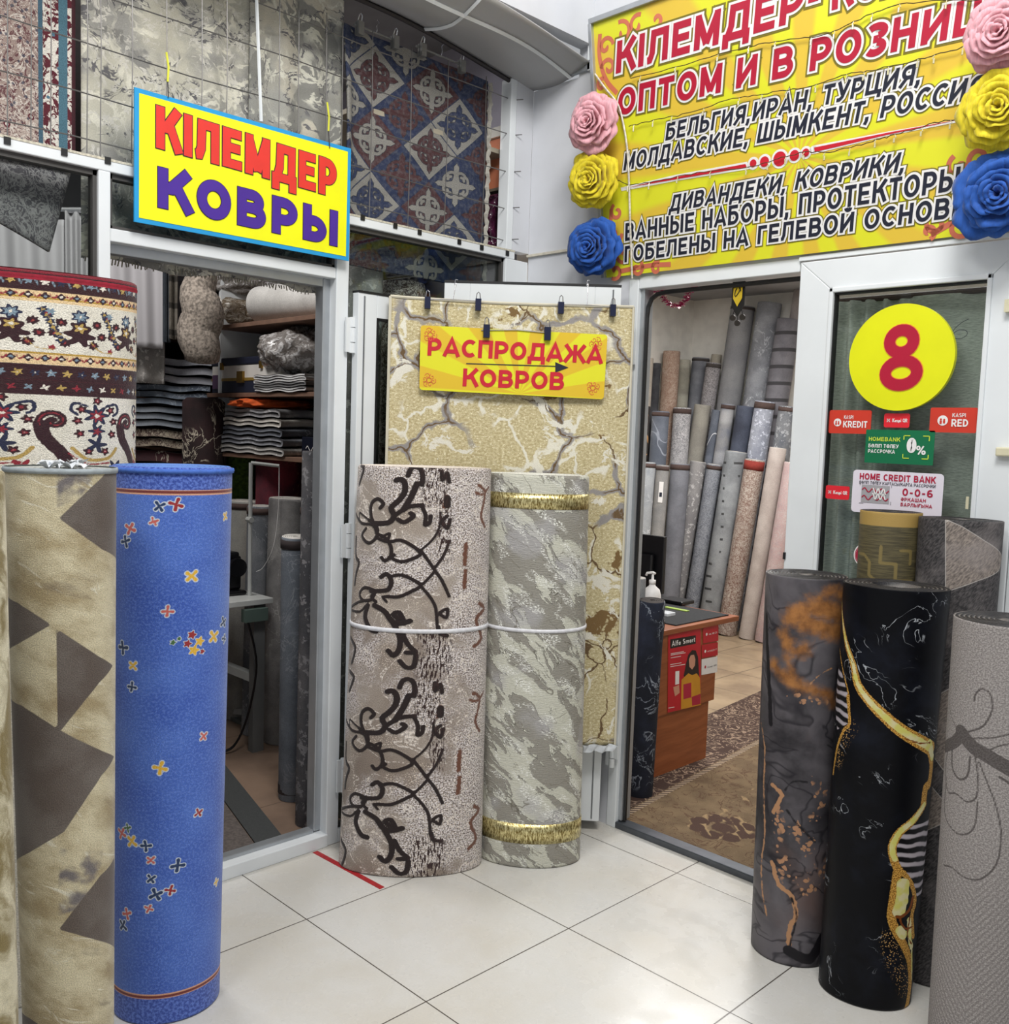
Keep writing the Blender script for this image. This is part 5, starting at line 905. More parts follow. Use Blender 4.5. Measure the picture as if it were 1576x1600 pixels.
b0, b1 = hcl(.86, 0), hcl(1, 0); m = MB(); m.grid(lambda u, v: (b0[0]+(b1[0]-b0[0])*u+.006*math.sin(u*20+v*3)+HN[0]*.006, b0[1]+(b1[1]-b0[1])*u+HN[1]*.006, .388-.028*v-.004*math.sin(u*13)), 16, 4); m.build('film_scrap', PLAST, HC, True)
def wire_hanger(q0, q1, top, label, ofs=.016, scl=1.35):
    a, b = pH(q0, ofs), pH(q1, ofs); t = pH(top, ofs-.01); h = root('clip_hanger', (a+b)/2, label, 'hanger', 'wire hangers with binder clips'); c = (a+b)/2+(0, 0, .008)
    MB().tube([a+(0, 0, .006), c, b+(0, 0, .006)], .0018, 6).build('wire_bar', STEEL, h); MB().tube([c, (c+t)/2, t-(0, 0, .012), t-(0, 0, .02)-hd_*.006, t-hd_*.004, t+hd_*.006], .0016, 6).build('hook', STEEL, h)
    for p in (a, b): clip(p-(0, 0, .008), h, HN, scl, [BINDER, STEEL], 'binder_clip')
wire_hanger((668, 470), (747, 473), (713, 437), 'wire hanger clipped to the sand carpet above the start of the sale sign')
wire_hanger((876, 478), (957, 482), (919, 438), 'wire hanger with two navy clips on the sand carpet, just under the blue paper rose')
# sale sign
off = .030; cs = [pH(q, off) for q in ((657, 508), (949, 523), (943, 624), (655, 609))]; cs = [c for c in cs]; zt1 = (cs[0][2]+cs[1][2])/2; 
S2 = root('sale_sign', pH((800, 612), off), 'yellow sunburst sale sign with red letters and a navy arrow clipped to the sand carpet', 'sign')
w2 = np.linalg.norm(cs[1]-cs[0]); SALEM = ray_mat('sunburst_print', w2*.54, cs[2][2]+.01, (226, 222, 40), (224, 188, 44), 15, .4)
board('face', cs, .004, SALEM, S2, HN, rad=.012); pS = lambda q: pH(q, off)
text_px('upper_word', 'РАСПРОДАЖА', (666.8, 555.5), (941.3, 568.6), (668.3, 527.5), pS, HN, S2, [RED], s=.225, gap=.06)
text_px('lower_word', 'КОВРОВ', (721.6, 603.5), (881, 609.7), (723.2, 575.6), pS, HN, S2, [RED], s=.225, gap=.07)
c4 = lambda x, y: (520+x/3.283, 430+y/3.283); V = []; Fc = []
poly_face(V, Fc, [pS(c4(*p)) for p in ((683, 451), (1142, 465), (1142, 470), (683, 456))], HN, .0016); poly_face(V, Fc, [pS(c4(*p)) for p in ((1140, 446), (1208, 474), (1140, 499))], HN, .0018); mesh('arrow', V, Fc, NAVY, S2)
ORN = plain('print_coral', (222, 112, 60), .5)
def rosette(c, r, e1, e2, seed=0):
    L = []
    for k in range(6):
        a = k*PI/3+seed; p = np.array(c)+np.array(e1)*r*.55*math.cos(a)+np.array(e2)*r*.55*math.sin(a)
        L.append([p+np.array(e1)*x+np.array(e2)*y for x, y in curl((0, 0), r*.36, a+1.2, 1.1, 1 if k % 2 else -1, 12, .2)])
    L.append([np.array(c)+np.array(e1)*x+np.array(e2)*y for x, y in curl((0, 0), r*.3, seed, 1.0, 1, 12, .9)]); return L
for q in ((672, 523), (931, 537), (926, 606), (670, 594)): strokes('corner_flower', rosette(pS(q), .030, hd_, (0, 0, 1), q[0]), .0011, S2, ORN, HN)
h0, h1 = pH((760, 516), off+.004), pH((855, 520), off+.004); HG = root('clip_hanger', (h0+h1)/2, 'white wire hanger whose two navy clips hold the sale sign', 'hanger', 'wire hangers with binder clips')
MB().tube([h0-hd_*.02, (h0+h1)/2+(0, 0, .006), h1+hd_*.005], .0018, 6).build('wire_bar', STEEL, HG)
for p in (h0, h1): clip(p-(0, 0, .004), HG, HN, 1.5, [BINDER, STEEL], 'binder_clip')

# ================================================================ BIG BANNER
BZ0, BZ1, BY0, BY1 = 2.222, 3.155, YR-.020, 1.185; bu = np.array([0, BY1-BY0, BZ1-BZ0]); BH = np.linalg.norm(bu); bu /= BH; BN = np.cross(bu, (-1, 0, 0)); BN = -BN if BN[1] > 0 else BN
BP = np.array([.045, BY0, BZ0]); pB = lambda q, o=0.0: onPl(q, BP+BN*o, BN); BX1 = 1.62
BAN = root('shop_banner', (.8, BY0, BZ0), 'large yellow sunburst banner above the doorway with rows of red and navy lettering', 'banner')
V = [BP, (BX1, BY0, BZ0), np.array([BX1, BY0, BZ0])+bu*BH, BP+bu*BH]; V = [np.array(v, float) for v in V]; V += [v-BN*.012 for v in V]
UVb = [(v[0], (v-BP)@bu) for v in V]; ccx, ccz = pB((1248, 245))[0], (pB((1248, 245))-BP)@bu
mesh('face', V, [(0,1,2,3),(7,6,5,4),(0,4,5,1),(1,5,6,2),(2,6,7,3),(3,7,4,0)], ray_mat('banner_sunburst_print', ccx, ccz, (222, 222, 44), (224, 190, 62), 17, 1.0, .45), BAN, False, None, UVb)
m = MB(); m.obox(BP+bu*(BH+.008)+np.array([(BX1-.045)/2, 0, 0]), (( BX1-.02)/2, 0, 0), bu*.010, BN*.016); m.obox(BP+bu*BH/2-(.008, 0, 0), (.008, 0, 0), bu*BH/2, BN*.016); bevel(m.build('edge_profile', ALU, BAN), .002)
c3 = lambda x, y: (880+x/2.264, y/2.264)
TM = [OLIVEG, PWHITE, REDK]; TN = [OLIVEG, PWHITE, NAVY]
text_px('title_line', 'КІЛЕМДЕР·', c3(186, 262), c3(898, 56), c3(192, 147), pB, BN, BAN, TM, s=.22, outs=(.14, .075, 0), gap=.12)
text_px('title_line', 'КОВРЫ', c3(950, 38), c3(1430, -102), c3(955, -78), pB, BN, BAN, TM, s=.22, outs=(.14, .075, 0), gap=.12)
text_px('title_line', 'ОПТОМ И В РОЗНИЦУ', c3(192, 412), c3(1602, 84), c3(197, 316), pB, BN, BAN, TM, s=.22, outs=(.14, .075, 0), gap=.12)
for t, a, b, c in (('БЕЛЬГИЯ,ИРАН, ТУРЦИЯ,', (362, 498), (1262, 296), (370, 436)), ('МОЛДАВСКИЕ, ШЫМКЕНТ, РОССИЯ', (214, 604), (1480, 345), (222, 542)), ('ДИВАНДЕКИ, КОВРИКИ,', (375, 750), (1205, 606), (385, 691)), ('ВАННЫЕ НАБОРЫ, ПРОТЕКТОРЫ,', (220, 853), (1425, 668), (222, 790)), ('ГОБЕЛЕНЫ НА ГЕЛЕВОЙ ОСНОВЕ', (218, 928), (1422, 764), (220, 871))):
    text_px('text_line', t, c3(*a), c3(*b), c3(*c), pB, BN, BAN, TN, s=.19, outs=(.16, .105, 0), gap=.15)
def lens(P, lift):
    V = []; Fc = []
    for p in P: poly_face(V, Fc, [pB(c3(*q)) for q in p], BN, lift)
    return V, Fc
W_ = [[(203, 664), (400, 618), (650, 572), (660, 598), (400, 640), (206, 676)], [(885, 515), (1150, 465), (1440, 416), (1440, 424), (1150, 480), (885, 545)]]
V, Fc = lens(W_, .0013); 
for x, y, r in ((672, 578, 20), (712, 572, 23), (766, 562, 29), (818, 550, 23), (858, 540, 19), (885, 530, 12)):
    c = pB(c3(x, y)); poly_face(V, Fc, disc_pts(c, r/2.264*3.6/F, (1, 0, 0), bu), BN, .0013)
mesh('rule_edge', V, Fc, PWHITE, BAN); V, Fc = lens([[(225, 664), (400, 626), (645, 580), (650, 592), (400, 634)], [(888, 522), (1150, 469), (1420, 419), (1150, 476), (890, 538)]], .0024)
for x, y, r in ((672, 578, 12), (712, 572, 16), (766, 562, 22), (818, 550, 16), (858, 540, 12)):
    c = pB(c3(x, y)); poly_face(V, Fc, disc_pts(c, r/2.264*3.6/F, (1, 0, 0), bu), BN, .0024)
mesh('rule', V, Fc, RED, BAN)
CORAL = plain('banner_coral', (206, 112, 84), .5); L = []; Wd = []
for (x, y, r, a0, t, s) in ((150, 165, 34, 0, 1.0, 1), (210, 115, 40, 2, .9, -1), (260, 90, 36, 1, .9, 1), (160, 240, 34, 3, 1, -1), (330, 70, 26, 4, .9, 1), (200, 180, 26, 5, 1, 1), (135, 300, 22, 1, 1, 1), (190, 750, 30, 2, 1, 1), (180, 830, 36, 0, 1.1, -1), (215, 900, 36, 3, 1, 1), (260, 950, 30, 1, 1, -1), (185, 960, 30, 4, .9, 1), (330, 950, 26, 1, .9, 1), (1400, 590, 34, 2, 1, 1), (1470, 560, 30, 4, 1, -1), (1360, 640, 26, 0, 1, 1), (1320, 790, 34, 2, 1, 1), (1400, 800, 36, 0, 1, -1), (1460, 770, 30, 3, 1, 1), (1290, 820, 22, 5, .9, 1)):
    c = pB(c3(x, y)); L.append([c+np.array((1, 0, 0))*p[0]+bu*p[1] for p in curl((0, 0), r/2.264*3.6/F, a0, t, s, 20, .12)]); Wd.append(.0075)
for P in (((130, 120), (128, 200), (150, 280), (190, 330)), ((170, 740), (165, 860), (180, 960)), ((200, 960), (300, 940), (380, 935)), ((1300, 830), (1400, 770), (1480, 700))): L.append(smooth_pts([pB(c3(*p)) for p in P], 4)); Wd.append(.009)
for sel in (lambda p: p[2] > 2.75, lambda p: p[2] <= 2.75 and p[0] < .6, lambda p: p[2] <= 2.75 and p[0] >= .6):
    k_ = [i for i, l in enumerate(L) if sel(l[0])]; strokes('corner_scroll', [L[i] for i in k_], [Wd[i] for i in k_], BAN, CORAL, BN, .0009)
# fairy-light wires and the LED strip on the banner
BULB = plain('clear_bulb', (196, 190, 150), .2)
def garland(name, label, paths, r, mat, cat, bulbs=None):
    rt = root(name, pB(c3(*paths[0][0]), .012), label, cat); m = MB(); bb = MB()
    for P in paths:
        S_ = smooth_pts([pB(c3(*p), .012) for p in P], 7); S_ = [p+np.array([random.uniform(-1, 1), 0, random.uniform(-1, 1)])*(.003 if bulbs else .0) for p in S_]; m.tube(S_, r, 5)
        if bulbs:
            for k in range(2, len(S_)-1, 5): p = S_[k]; bb = MB(); bb.tube([p, p+np.array([random.uniform(-.006, .006), -.004, -.012])], .0016, 5); bb.tube([p+np.array([0, -.004, -.012]), p+np.array([0, -.005, -.026])], .0028, 6).build('tiny_bulb', BULB, rt)
    m.build('wire', mat, rt)
garland('fairy_lights', 'thin dark fairy-light wire looped three times across the yellow banner', [[(240, 275), (400, 236), (600, 180), (730, 150), (900, 128), (1000, 90), (1090, 50), (1240, 8), (1500, 0)], [(232, 447), (320, 425), (420, 405), (600, 350), (720, 330), (850, 310), (1000, 265), (1090, 250), (1240, 215), (1330, 190), (1470, 152)], [(170, 625), (230, 652), (340, 638), (500, 608), (670, 590), (760, 560), (850, 540), (960, 535), (1090, 500), (1190, 472), (1330, 432), (1440, 420)]], .0016, plain('dark_cord', (70, 56, 30), .6), 'fairy lights', True)
garland('led_strip', 'pale LED strip curving down the banner past the pink and yellow roses', [[(112, 262), (150, 315), (190, 365), (208, 420), (225, 520), (232, 640), (236, 780), (243, 985)]], .0042, plain('dotted_led_strip', (206, 200, 186), .4, 0, .25, 90), 'light strip')
# ================================================================ PAPER ROSES
def rose(c, R, mat, label, seed, grp):
    rg = np.random.default_rng(seed); c = np.array(c, float); rt = root('paper_rose', c+(0, 0, -R), label, 'paper flower', grp)
    nrm = CAM-c; nrm[2] = nrm[2]*.2; nrm = np.array([nrm[0]*.25, nrm[1], nrm[2]]); nrm /= np.linalg.norm(nrm); e1 = np.cross((0, 0, 1), nrm); e1 /= np.linalg.norm(e1); e2 = np.cross(nrm, e1)
    def petal(m, phi, rl, wid, rise, lift, rad0, off):
        nu_, nv_ = 14, 10; ph1, ph2 = rg.uniform(0, 6, 2); ex_ = .55+.35*min(1, rl/R)
        def f(u, v):
            uu = (u-.5)*2; a = phi+uu*wid*(.35+.65*math.sin(min(1, v*1.25)*PI/2)); rim = 1-.15*abs(uu)**3-.06*math.sin(uu*2.2+ph2)*v+.04*math.sin(uu*8+ph1)*v
            tip = max(0, v-.78)/.22; rr = rad0+(rl-rad0)*(v**ex_)*rim+.07*R*tip*tip; h = lift+rise*(v**1.7)*(1-.18*uu*uu)-.09*R*tip*tip*(1+.6*math.sin(uu*5+ph1))+.014*R*math.sin(uu*13+ph2)*v
            p = c+e1*(rr*math.cos(a)+off[0])+e2*(rr*math.sin(a)+off[1])+nrm*h; return tuple(p)
        m.grid(f, nu_, nv_)
    off = (rg.uniform(-.06, .06)*R, -.05*R)
    for nm, layers in (('outer_petals', [(6, 1.0, .72, .14, -.16, .05), (5, .84, .80, .34, -.14, .05)]), ('middle_petals', [(5, .67, .84, .48, -.10, .04), (4, .50, 1.0, .56, -.06, .03)]), ('heart_petals', [(3, .34, 1.2, .58, -.02, .02), (3, .21, 1.3, .56, .02, .02), (2, .10, 1.5, .54, .05, .01)])):
        m = MB()
        for (n, rl, wid, rise, lift, r0) in layers:
            a0 = rg.uniform(0, 6)
            for k in range(n): petal(m, a0+2*PI*k/n+rg.uniform(-.15, .15), R*rl*rg.uniform(.92, 1.06), wid, R*rise, R*lift+R*.02*(k % 2), R*r0, (off[0]*(1-rl), off[1]*(1-rl)))
        o = m.build(nm, mat, rt, True); sm = o.modifiers.new('s', 'SOLIDIFY'); sm.thickness = .0012
    MB().obox(c-nrm*R*.20, e1*R*.12, e2*R*.12, nrm*R*.08).build('backing', mat, rt)
    return rt
def crepe(name, c): 
    n = N(name); o = n.obj(); r = n.noise(n.sc(o, (160, 160, 30)), 1, 2, .6); return n.fin(n.mix(n.ss(r, .3, .7), lin(tuple(x*.9 for x in c)), lin(c)), .75, 0, r, .35, .002, .2)
PINK, YEL, BLU = crepe('pink_crepe_paper', (238, 176, 186)), crepe('yellow_crepe_paper', (232, 212, 30)), crepe('blue_crepe_paper', (24, 86, 176))
for q, y, R, mt, lb, sd in (((925, 190), YR-.185, .104, PINK, 'pink paper rose at the doorway end of the banner, topmost of three', 3), ((925, 281), YR-.145, .108, YEL, 'yellow paper rose between the pink and blue roses beside the white wall panel', 5), ((926, 385), YR-.105, .112, BLU, 'blue paper rose just above the hanging sand carpet', 8),
                            ((1566, 50), 1.13, .100, PINK, 'pink paper rose cut by the frame edge on the far banner end', 11), ((1562, 168), 1.16, .106, YEL, 'yellow paper rose on the far banner end over the word for Russia'.replace(' over the word for Russia', ', partly out of frame'), 13), ((1562, 303), 1.19, .116, BLU, 'blue paper rose above the white door frame of the number eight door', 15)):
    rose(onY(q, y), R, mt, lb, sd, 'paper roses flanking the banner')
# ================================================================ ON THE GLASS DOOR
gy = YR-.0075; pG = lambda q: onY(q, gy)
c = pG((1409, 559)); c[1] = gy; DS = root('number_disc', (c[0], gy, c[2]-.165), 'round yellow disc with a large red figure eight stuck on the glass door', 'sign')
P = disc_pts((c[0], gy-.016, c[2]), .166, (1, 0, 0), (0, 0, 1), 72); V = P+[p+(0, .016, 0) for p in map(np.array, P)]; V = [np.array(v) for v in V]; mesh('disc_face', V, [tuple(range(72))[::-1], tuple(range(72, 144))]+[(i, (i+1) % 72, 72+(i+1) % 72, 72+i) for i in range(72)], plain('disc_yellow', (228, 230, 16), .35, 0, .03, 8), DS)
pD = lambda q: onY(q, gy-.016)
text_px('figure', '8', (1374, 613), (1441, 608), (1376, 511), pD, nR, DS, [plain('amber_edge', (236, 150, 50), .5), REDK], s=.172, outs=(.012, 0))
STK = [0]
def sticker(nm, lb, x0, y0, x1, y1, mt, rad=.006, cat='sticker', th=.0012):
    STK[0] += 1; gy = YR-.0075-.0009*(STK[0] % 3)
    a, b, c_, d = pG((x0, y0)), pG((x1, y0)), pG((x1, y1)), pG((x0, y1)); zt0, zb0 = (a[2]+b[2])/2, (c_[2]+d[2])/2; xa, xb = (a[0]+d[0])/2, (b[0]+c_[0])/2
    r = root(nm, ((xa+xb)/2, gy-.001, zb0), lb, cat); board('face', [(xa, gy-.001, zt0), (xb, gy-.001, zt0), (xb, gy-.001, zb0), (xa, gy-.001, zb0)], th, mt, r, nR, rad)
    def T(name, txt_, fx0, fx1, fz0, fz1, mt2, **k): O = (xa+(xb-xa)*fx0, gy-.001, zb0+(zt0-zb0)*fz0); return text_mesh(name, txt_, O, ((xb-xa)*(fx1-fx0), 0, 0), (0, 0, (zt0-zb0)*(fz1-fz0)), nR, r, [mt2], **k)
    def Q(fx, fz): return np.array([xa+(xb-xa)*fx, gy-.001, zb0+(zt0-zb0)*fz])
    return r, T, Q
SRED = plain('sticker_vermilion', (206, 60, 42), .35, 0, .03, 10); SRED2 = plain('sticker_red', (224, 40, 52), .35, 0, .03, 10)
def people_logo(r, Q, cx, cz, rad, bgm):
    V = []; Fc = []; c = Q(cx, cz); poly_face(V, Fc, disc_pts(c, rad, (1, 0, 0), (0, 0, 1), 28), nR, .0011); mesh('logo_disc', V, Fc, PWHITE, r); V = []; Fc = []
    for dx, h in ((-.35, .9), (.3, .7)):
        p = c+np.array([dx*rad, 0, -.15*rad]); poly_face(V, Fc, [p+np.array(a)*rad for a in ((-.2, 0, -.6*h), (.2, 0, -.6*h), (.22, 0, .15*h), (-.22, 0, .15*h))], nR, .0018); poly_face(V, Fc, disc_pts(p+np.array([0, 0, .42*h*rad]), rad*.2, (1, 0, 0), (0, 0, 1), 14), nR, .0018)
    mesh('logo_figures', V, Fc, bgm, r)
def cross_logo(r, Q, cx, cz, rad, mt):
    c = Q(cx, cz); L = []
    for a in range(4):
        t = PI/4+a*PI/2; L.append([c+np.array([math.cos(t), 0, math.sin(t)])*rad*k for k in (.1, 1.2)]); L.append([c+np.array([math.cos(t+s), 0, math.sin(t+s)])*rad*.75 for s in (-.5, -.2, .2, .5)])
    strokes('logo_cross', L, rad*.13, r, mt, nR, .0012)
r, T, Q = sticker('payment_sticker', 'vermilion credit sticker below the disc, nearest the doorway', 1295.5, 641, 1361, 677.5, SRED); T('small_word', 'KASPI', .36, .58, .62, .78, PWHITE, s=.17); T('large_word', 'KREDIT', .35, .92, .26, .54, PWHITE, s=.2); people_logo(r, Q, .21, .47, .013, SRED)
r, T, Q = sticker('payment_sticker', 'vermilion credit sticker below the disc, beside the far door stile', 1453, 637, 1527, 676, SRED); T('small_word', 'KASPI', .48, .76, .62, .78, PWHITE, s=.17); T('large_word', 'RED', .47, .82, .24, .54, PWHITE, s=.2); people_logo(r, Q, .28, .48, .0155, SRED)
r, T, Q = sticker('payment_sticker', 'small bright red sticker centred directly under the yellow disc', 1381, 646, 1421, 668, SRED2); T('word', 'Kaspi QR', .34, .92, .38, .64, PWHITE, s=.2); cross_logo(r, Q, .18, .5, .006, PWHITE)
r, T, Q = sticker('payment_sticker', 'small bright red sticker beside the white bank card sticker', 1290, 759, 1327, 780, SRED2); T('word', 'Kaspi QR', .34, .92, .38, .64, PWHITE, s=.2); cross_logo(r, Q, .18, .5, .006, PWHITE)
GRN = plain('sticker_green', (10, 110, 70), .4, 0, .04, 10); LIME = plain('lime_print', (206, 226, 70), .4)
r, T, Q = sticker('instalment_sticker', 'green instalment sticker showing a zero percent sign', 1352, 672, 1459.5, 725, GRN, .002, 'sticker')
T('top_word', 'HOMEBANK', .05, .52, .66, .78, LIME, s=.18); T('middle_words', 'БӨЛІП ТӨЛЕУ', .05, .50, .46, .57, PWHITE, s=.18); T('lower_word', 'РАССРОЧКА', .05, .45, .30, .41, PWHITE, s=.18); T('zero', '0', .615, .755, .34, .78, PWHITE, s=.34); T('percent', '%', .755, .89, .30, .55, PWHITE, s=.18)
L = [[Q(.57, .72), Q(.57, .84), Q(.66, .84)], [Q(.84, .84), Q(.93, .84), Q(.93, .70)], [Q(.57, .30), Q(.57, .18), Q(.66, .18)], [Q(.84, .18), Q(.93, .18), Q(.93, .30)]]; [strokes('corner_bracket', [[l[0], l[1]], [l[1], l[2]]], .0014, r, LIME, nR) for l in L]
SWH = plain('sticker_white', (228, 222, 232), .35, 0, .02, 10); MAR = plain('maroon_print', (176, 28, 62), .4)
r, T, Q = sticker('bank_sticker', 'white bank card sticker with maroon lettering above the olive carpet roll', 1331, 737, 1473, 805, SWH, .012)
T('bank_name', 'HOME CREDIT BANK', .08, .92, .78, .93, MAR, s=.2); T('caption', 'БӨЛІП ТӨЛЕУ КАРТАСЫ/КАРТА РАССРОЧКИ', .08, .92, .68, .75, NAVY, s=.16); T('rate', '0-0-6', .57, .90, .46, .63, MAR, s=.2); T('small_words', 'ӘРҚАШАН', .56, .83, .34, .42, MAR, s=.2); T('small_words', 'БАРЛЫҒЫНА', .56, .90, .22, .30, MAR, s=.2)
V = []; Fc = []; poly_face(V, Fc, [Q(.11, .24), Q(.43, .24), Q(.43, .66), Q(.11, .66)], nR, .001); mesh('card_picture', V, Fc, plain('silver_print', (168, 166, 170), .4), r)
strokes('waves', [[Q(.12+.3*k/20, z+.05*math.sin(k*.95)) for k in range(21)] for z in (.36, .54)], .0018, r, MAR, nR, .0022); strokes('white_waves', [[Q(.24+.15*k/20, z+.07*math.sin(k*.8+1)) for k in range(21)] for z in (.40, .52)], .002, r, PWHITE, nR, .003)
strokes('frame_lines', [[Q(.09, .64), Q(.09, .70)], [Q(.45, .22), Q(.45, .30)], [Q(.45, .62), Q(.45, .68)], [Q(.09, .22), Q(.14, .22)]], .0006, r, NAVY, nR)
c = pG((1352, 868)); r = root('round_sticker', (c[0], gy-.001, c[2]-.05), 'round maroon sticker with white rim half hidden by the olive roll', 'sticker'); e2_ = (0, 0, 1)
V = []; Fc = []; poly_face(V, Fc, disc_pts(c, .040, (1, 0, 0), e2_), nR, .0005); mesh('rim', V, Fc, PWHITE, r); V = []; Fc = []; poly_face(V, Fc, disc_pts(c, .036, (1, 0, 0), e2_), nR, .0014); mesh('centre', V, Fc, MAR, r)
strokes('stitching', [[c+np.array([math.cos(a), 0, math.sin(a)])*.033, c+np.array([math.cos(a+.07), 0, math.sin(a+.07)])*.033] for a in np.arange(0, 6.28, .14)], .0005, r, PWHITE, nR, .0022)
c10 = lambda x, y: (1400+x/8, 360+y/8); tag(strokes('pen_mark', [smooth_pts([pG(c10(*p)) for p in ((910, 1108), (840, 1140), (760, 1200), (710, 1260), (712, 1310), (740, 1350), (800, 1355), (870, 1320), (890, 1275), (850, 1245), (780, 1248), (725, 1280), (712, 1320))], 4)], .0008, None, NAVY, nR, .001), 'thin handwritten figure six in pen beside the yellow disc', 'pen mark')
tag(MB().box(tuple(pG((1508, 795))*(1, 0, 1)+(0, gy-.002, 0)), tuple(pG((1514, 776))*(1, 0, 1)+(0, gy, 0))).build('tape_scrap', CREAM), 'tiny cream tape scrap on the glass near the far door stile', 'tape')
# curtain behind the door glass
def curt_mat():
    n = N('grey_green_linen'); v = n.obj(); f = n.noise(n.sc(v, (60, 60, 420)), 1, 3, .6); c = n.mix(n.ss(f, .3, .7), lin((168, 172, 162)), lin((208, 212, 200))); return n.fin(c, .9, 0, f, .4, .003)
m = MB()
def cf(u, v):
    x = .93+.62*u; fold = math.exp(-((u-.22)/.2)**2); return (x, YR+.09+.016*math.sin(x*120)*fold+.012*math.sin(x*23), .05+2.02*v+.0*u)
m.grid(cf, 160, 20); tag(m.build('curtain', curt_mat(), None, True), 'grey-green linen curtain behind the glass of the number eight door', 'curtain')
tag(MB().tube([(.93, YR+.10, 2.075), (1.6, YR+.10, 2.075)], .010, 8).build('curtain_rod', plain('brown_rod', (70, 52, 44), .5)), 'brown rod carrying the linen curtain', 'curtain rod')
# red floor stripe
a, b, w_ = onZ((492, 1331)), onZ((597, 1388)), .011; d = (b-a)/np.linalg.norm(b-a); s_ = np.cross(d, (0, 0, 1)); V = []
tag(MB().obox((a+b)/2+(0, 0, .0006), (b-a)/2, s_*w_, (0, 0, .0006)).build('tape_stripe', plain('red_floor_tape', (166, 30, 36), .5, 0, .15, 60)), 'worn red tape stripe on the floor running under the taupe scroll roll', 'tape')
# ================================================================ RIGHT SHOP: desk and rug
def wood_mat(name, a, b):
    n = N(name); v = n.obj(); w = n.warp(v, 3, .12, 2); f = n.noise(n.sc(w, (3, 3, 40)), 1, 4, .6); return n.fin(n.mix(n.ss(f, .3, .7), lin(a), lin(b)), .4, 0, f, .08, .002)
WOOD = wood_mat('cherry_laminate', (136, 74, 40), (160, 92, 54)); WOODD = wood_mat('dark_walnut_veneer', (52, 36, 30), (74, 52, 42))
DK = root('desk', (-.3, 2.2, 0), 'cherry laminate counter desk with a red poster on its end panel', 'desk')
bevel(MB().box((-.30, 1.90, .30), (-.03, 2.39, .682)).build('end_panel', WOOD, DK), .002); bevel(MB().box((-.29, 1.90, .006), (-.038, 2.355, .30)).build('plinth_panel', WOOD, DK), .002)
o = bevel(MB().add([(-.02, 1.88, .682), (-.015, 2.56, .682), (-.75, 2.56, .682), (-.75, 1.88, .682), (-.02, 1.88, .708), (-.015, 2.56, .708), (-.75, 2.56, .708), (-.75, 1.88, .708)], [(0,3,2,1),(4,5,6,7),(0,1,5,4),(1,2,6,5),(2,3,7,6),(3,0,4,7)]).build('desktop', WOOD, DK), .003)
MB().box((-.74, 1.90, .006), (-.30, 1.93, .682)).build('side_panel', WOOD, DK)
tag(bevel(MB().box((-.60, 2.06, .7085), (-.05, 2.52, .714)).build('desk_mat', plain('black_felt', (26, 28, 32), .9, 0, .2, 90, .3, 400)), .002), 'black felt mat covering the far half of the counter desk', 'desk mat')
PXc = -.0285; pC = lambda q: onX(q, PXc); cC = lambda x, y: (940+x/2.76, 820+y/2.76)
def poster(name, label, q, mat, cat='poster'):
    P = [pC(cC(*p)) for p in q]; r = root(name, P[3], label, cat); V = []; Fc = []; poly_face(V, Fc, P, nL, .0008); V2 = [np.array(p)-nL*.0006 for p in V]; k = len(V)
    mesh('sheet', V+V2, [tuple(range(k)), tuple(range(k, 2*k))[::-1]], mat, r); return r
PRED = plain('poster_red', (190, 26, 44), .35, 0, .03, 8)
r = poster('poster', 'red advertising poster with a woman in a yellow top on the counter desk end', [(286, 455), (426, 432), (425, 778), (283, 810)], PRED)
def pface(name, pts, mat, lift=.0016, r=None): V = []; Fc = []; poly_face(V, Fc, [pC(cC(*p)) for p in pts], nL, lift); return mesh(name, V, Fc, mat, r)
pface('name_strip', [(294, 494), (404, 476), (404, 512), (294, 534)], BLACK, .0014, r)
text_mesh('large_word', 'Alfa Smart', pC(cC(300, 524)), pC(cC(400, 503))-pC(cC(300, 524)), pC(cC(300, 502))-pC(cC(300, 524)), nL, r, [PWHITE], s=.2, base=.0024)
strokes('small_print', [[pC(cC(x0, y)), pC(cC(x1, y-(x1-x0)*.17))] for x0, x1, y in ((298, 355, 470), (296, 352, 556), (296, 360, 562), (296, 340, 574), (294, 342, 603), (294, 358, 612), (286, 312, 790))], .0014, r, PWHITE, nL, .0016)
SKIN = plain('printed_skin', (206, 150, 124), .5); HAIR = plain('printed_dark_hair', (32, 22, 22), .5); MUST = plain('printed_mustard', (206, 146, 38), .5)
pface('printed_hair', [(372, 560), (388, 540), (404, 542), (414, 570), (418, 640), (422, 680), (400, 700), (380, 660), (366, 680), (352, 650), (362, 600)], HAIR, .0015, r)
pface('printed_face', [(374, 580), (382, 562), (396, 560), (402, 580), (400, 606), (388, 624), (376, 612)], SKIN, .0019, r); pface('printed_top', [(342, 668), (372, 640), (388, 648), (408, 640), (422, 660), (426, 776), (340, 796)], MUST, .0018, r)
pface('printed_hand', [(306, 700), (332, 690), (334, 724), (314, 740)], SKIN, .0019, r); pface('printed_phone', [(316, 632), (333, 629), (332, 686), (315, 690)], PWHITE, .0017, r); pface('printed_bag', [(350, 688), (384, 680), (384, 744), (350, 752)], MAR, .0022, r); pface('printed_arm', [(386, 742), (424, 728), (424, 772), (388, 780)], MAR, .0022, r)
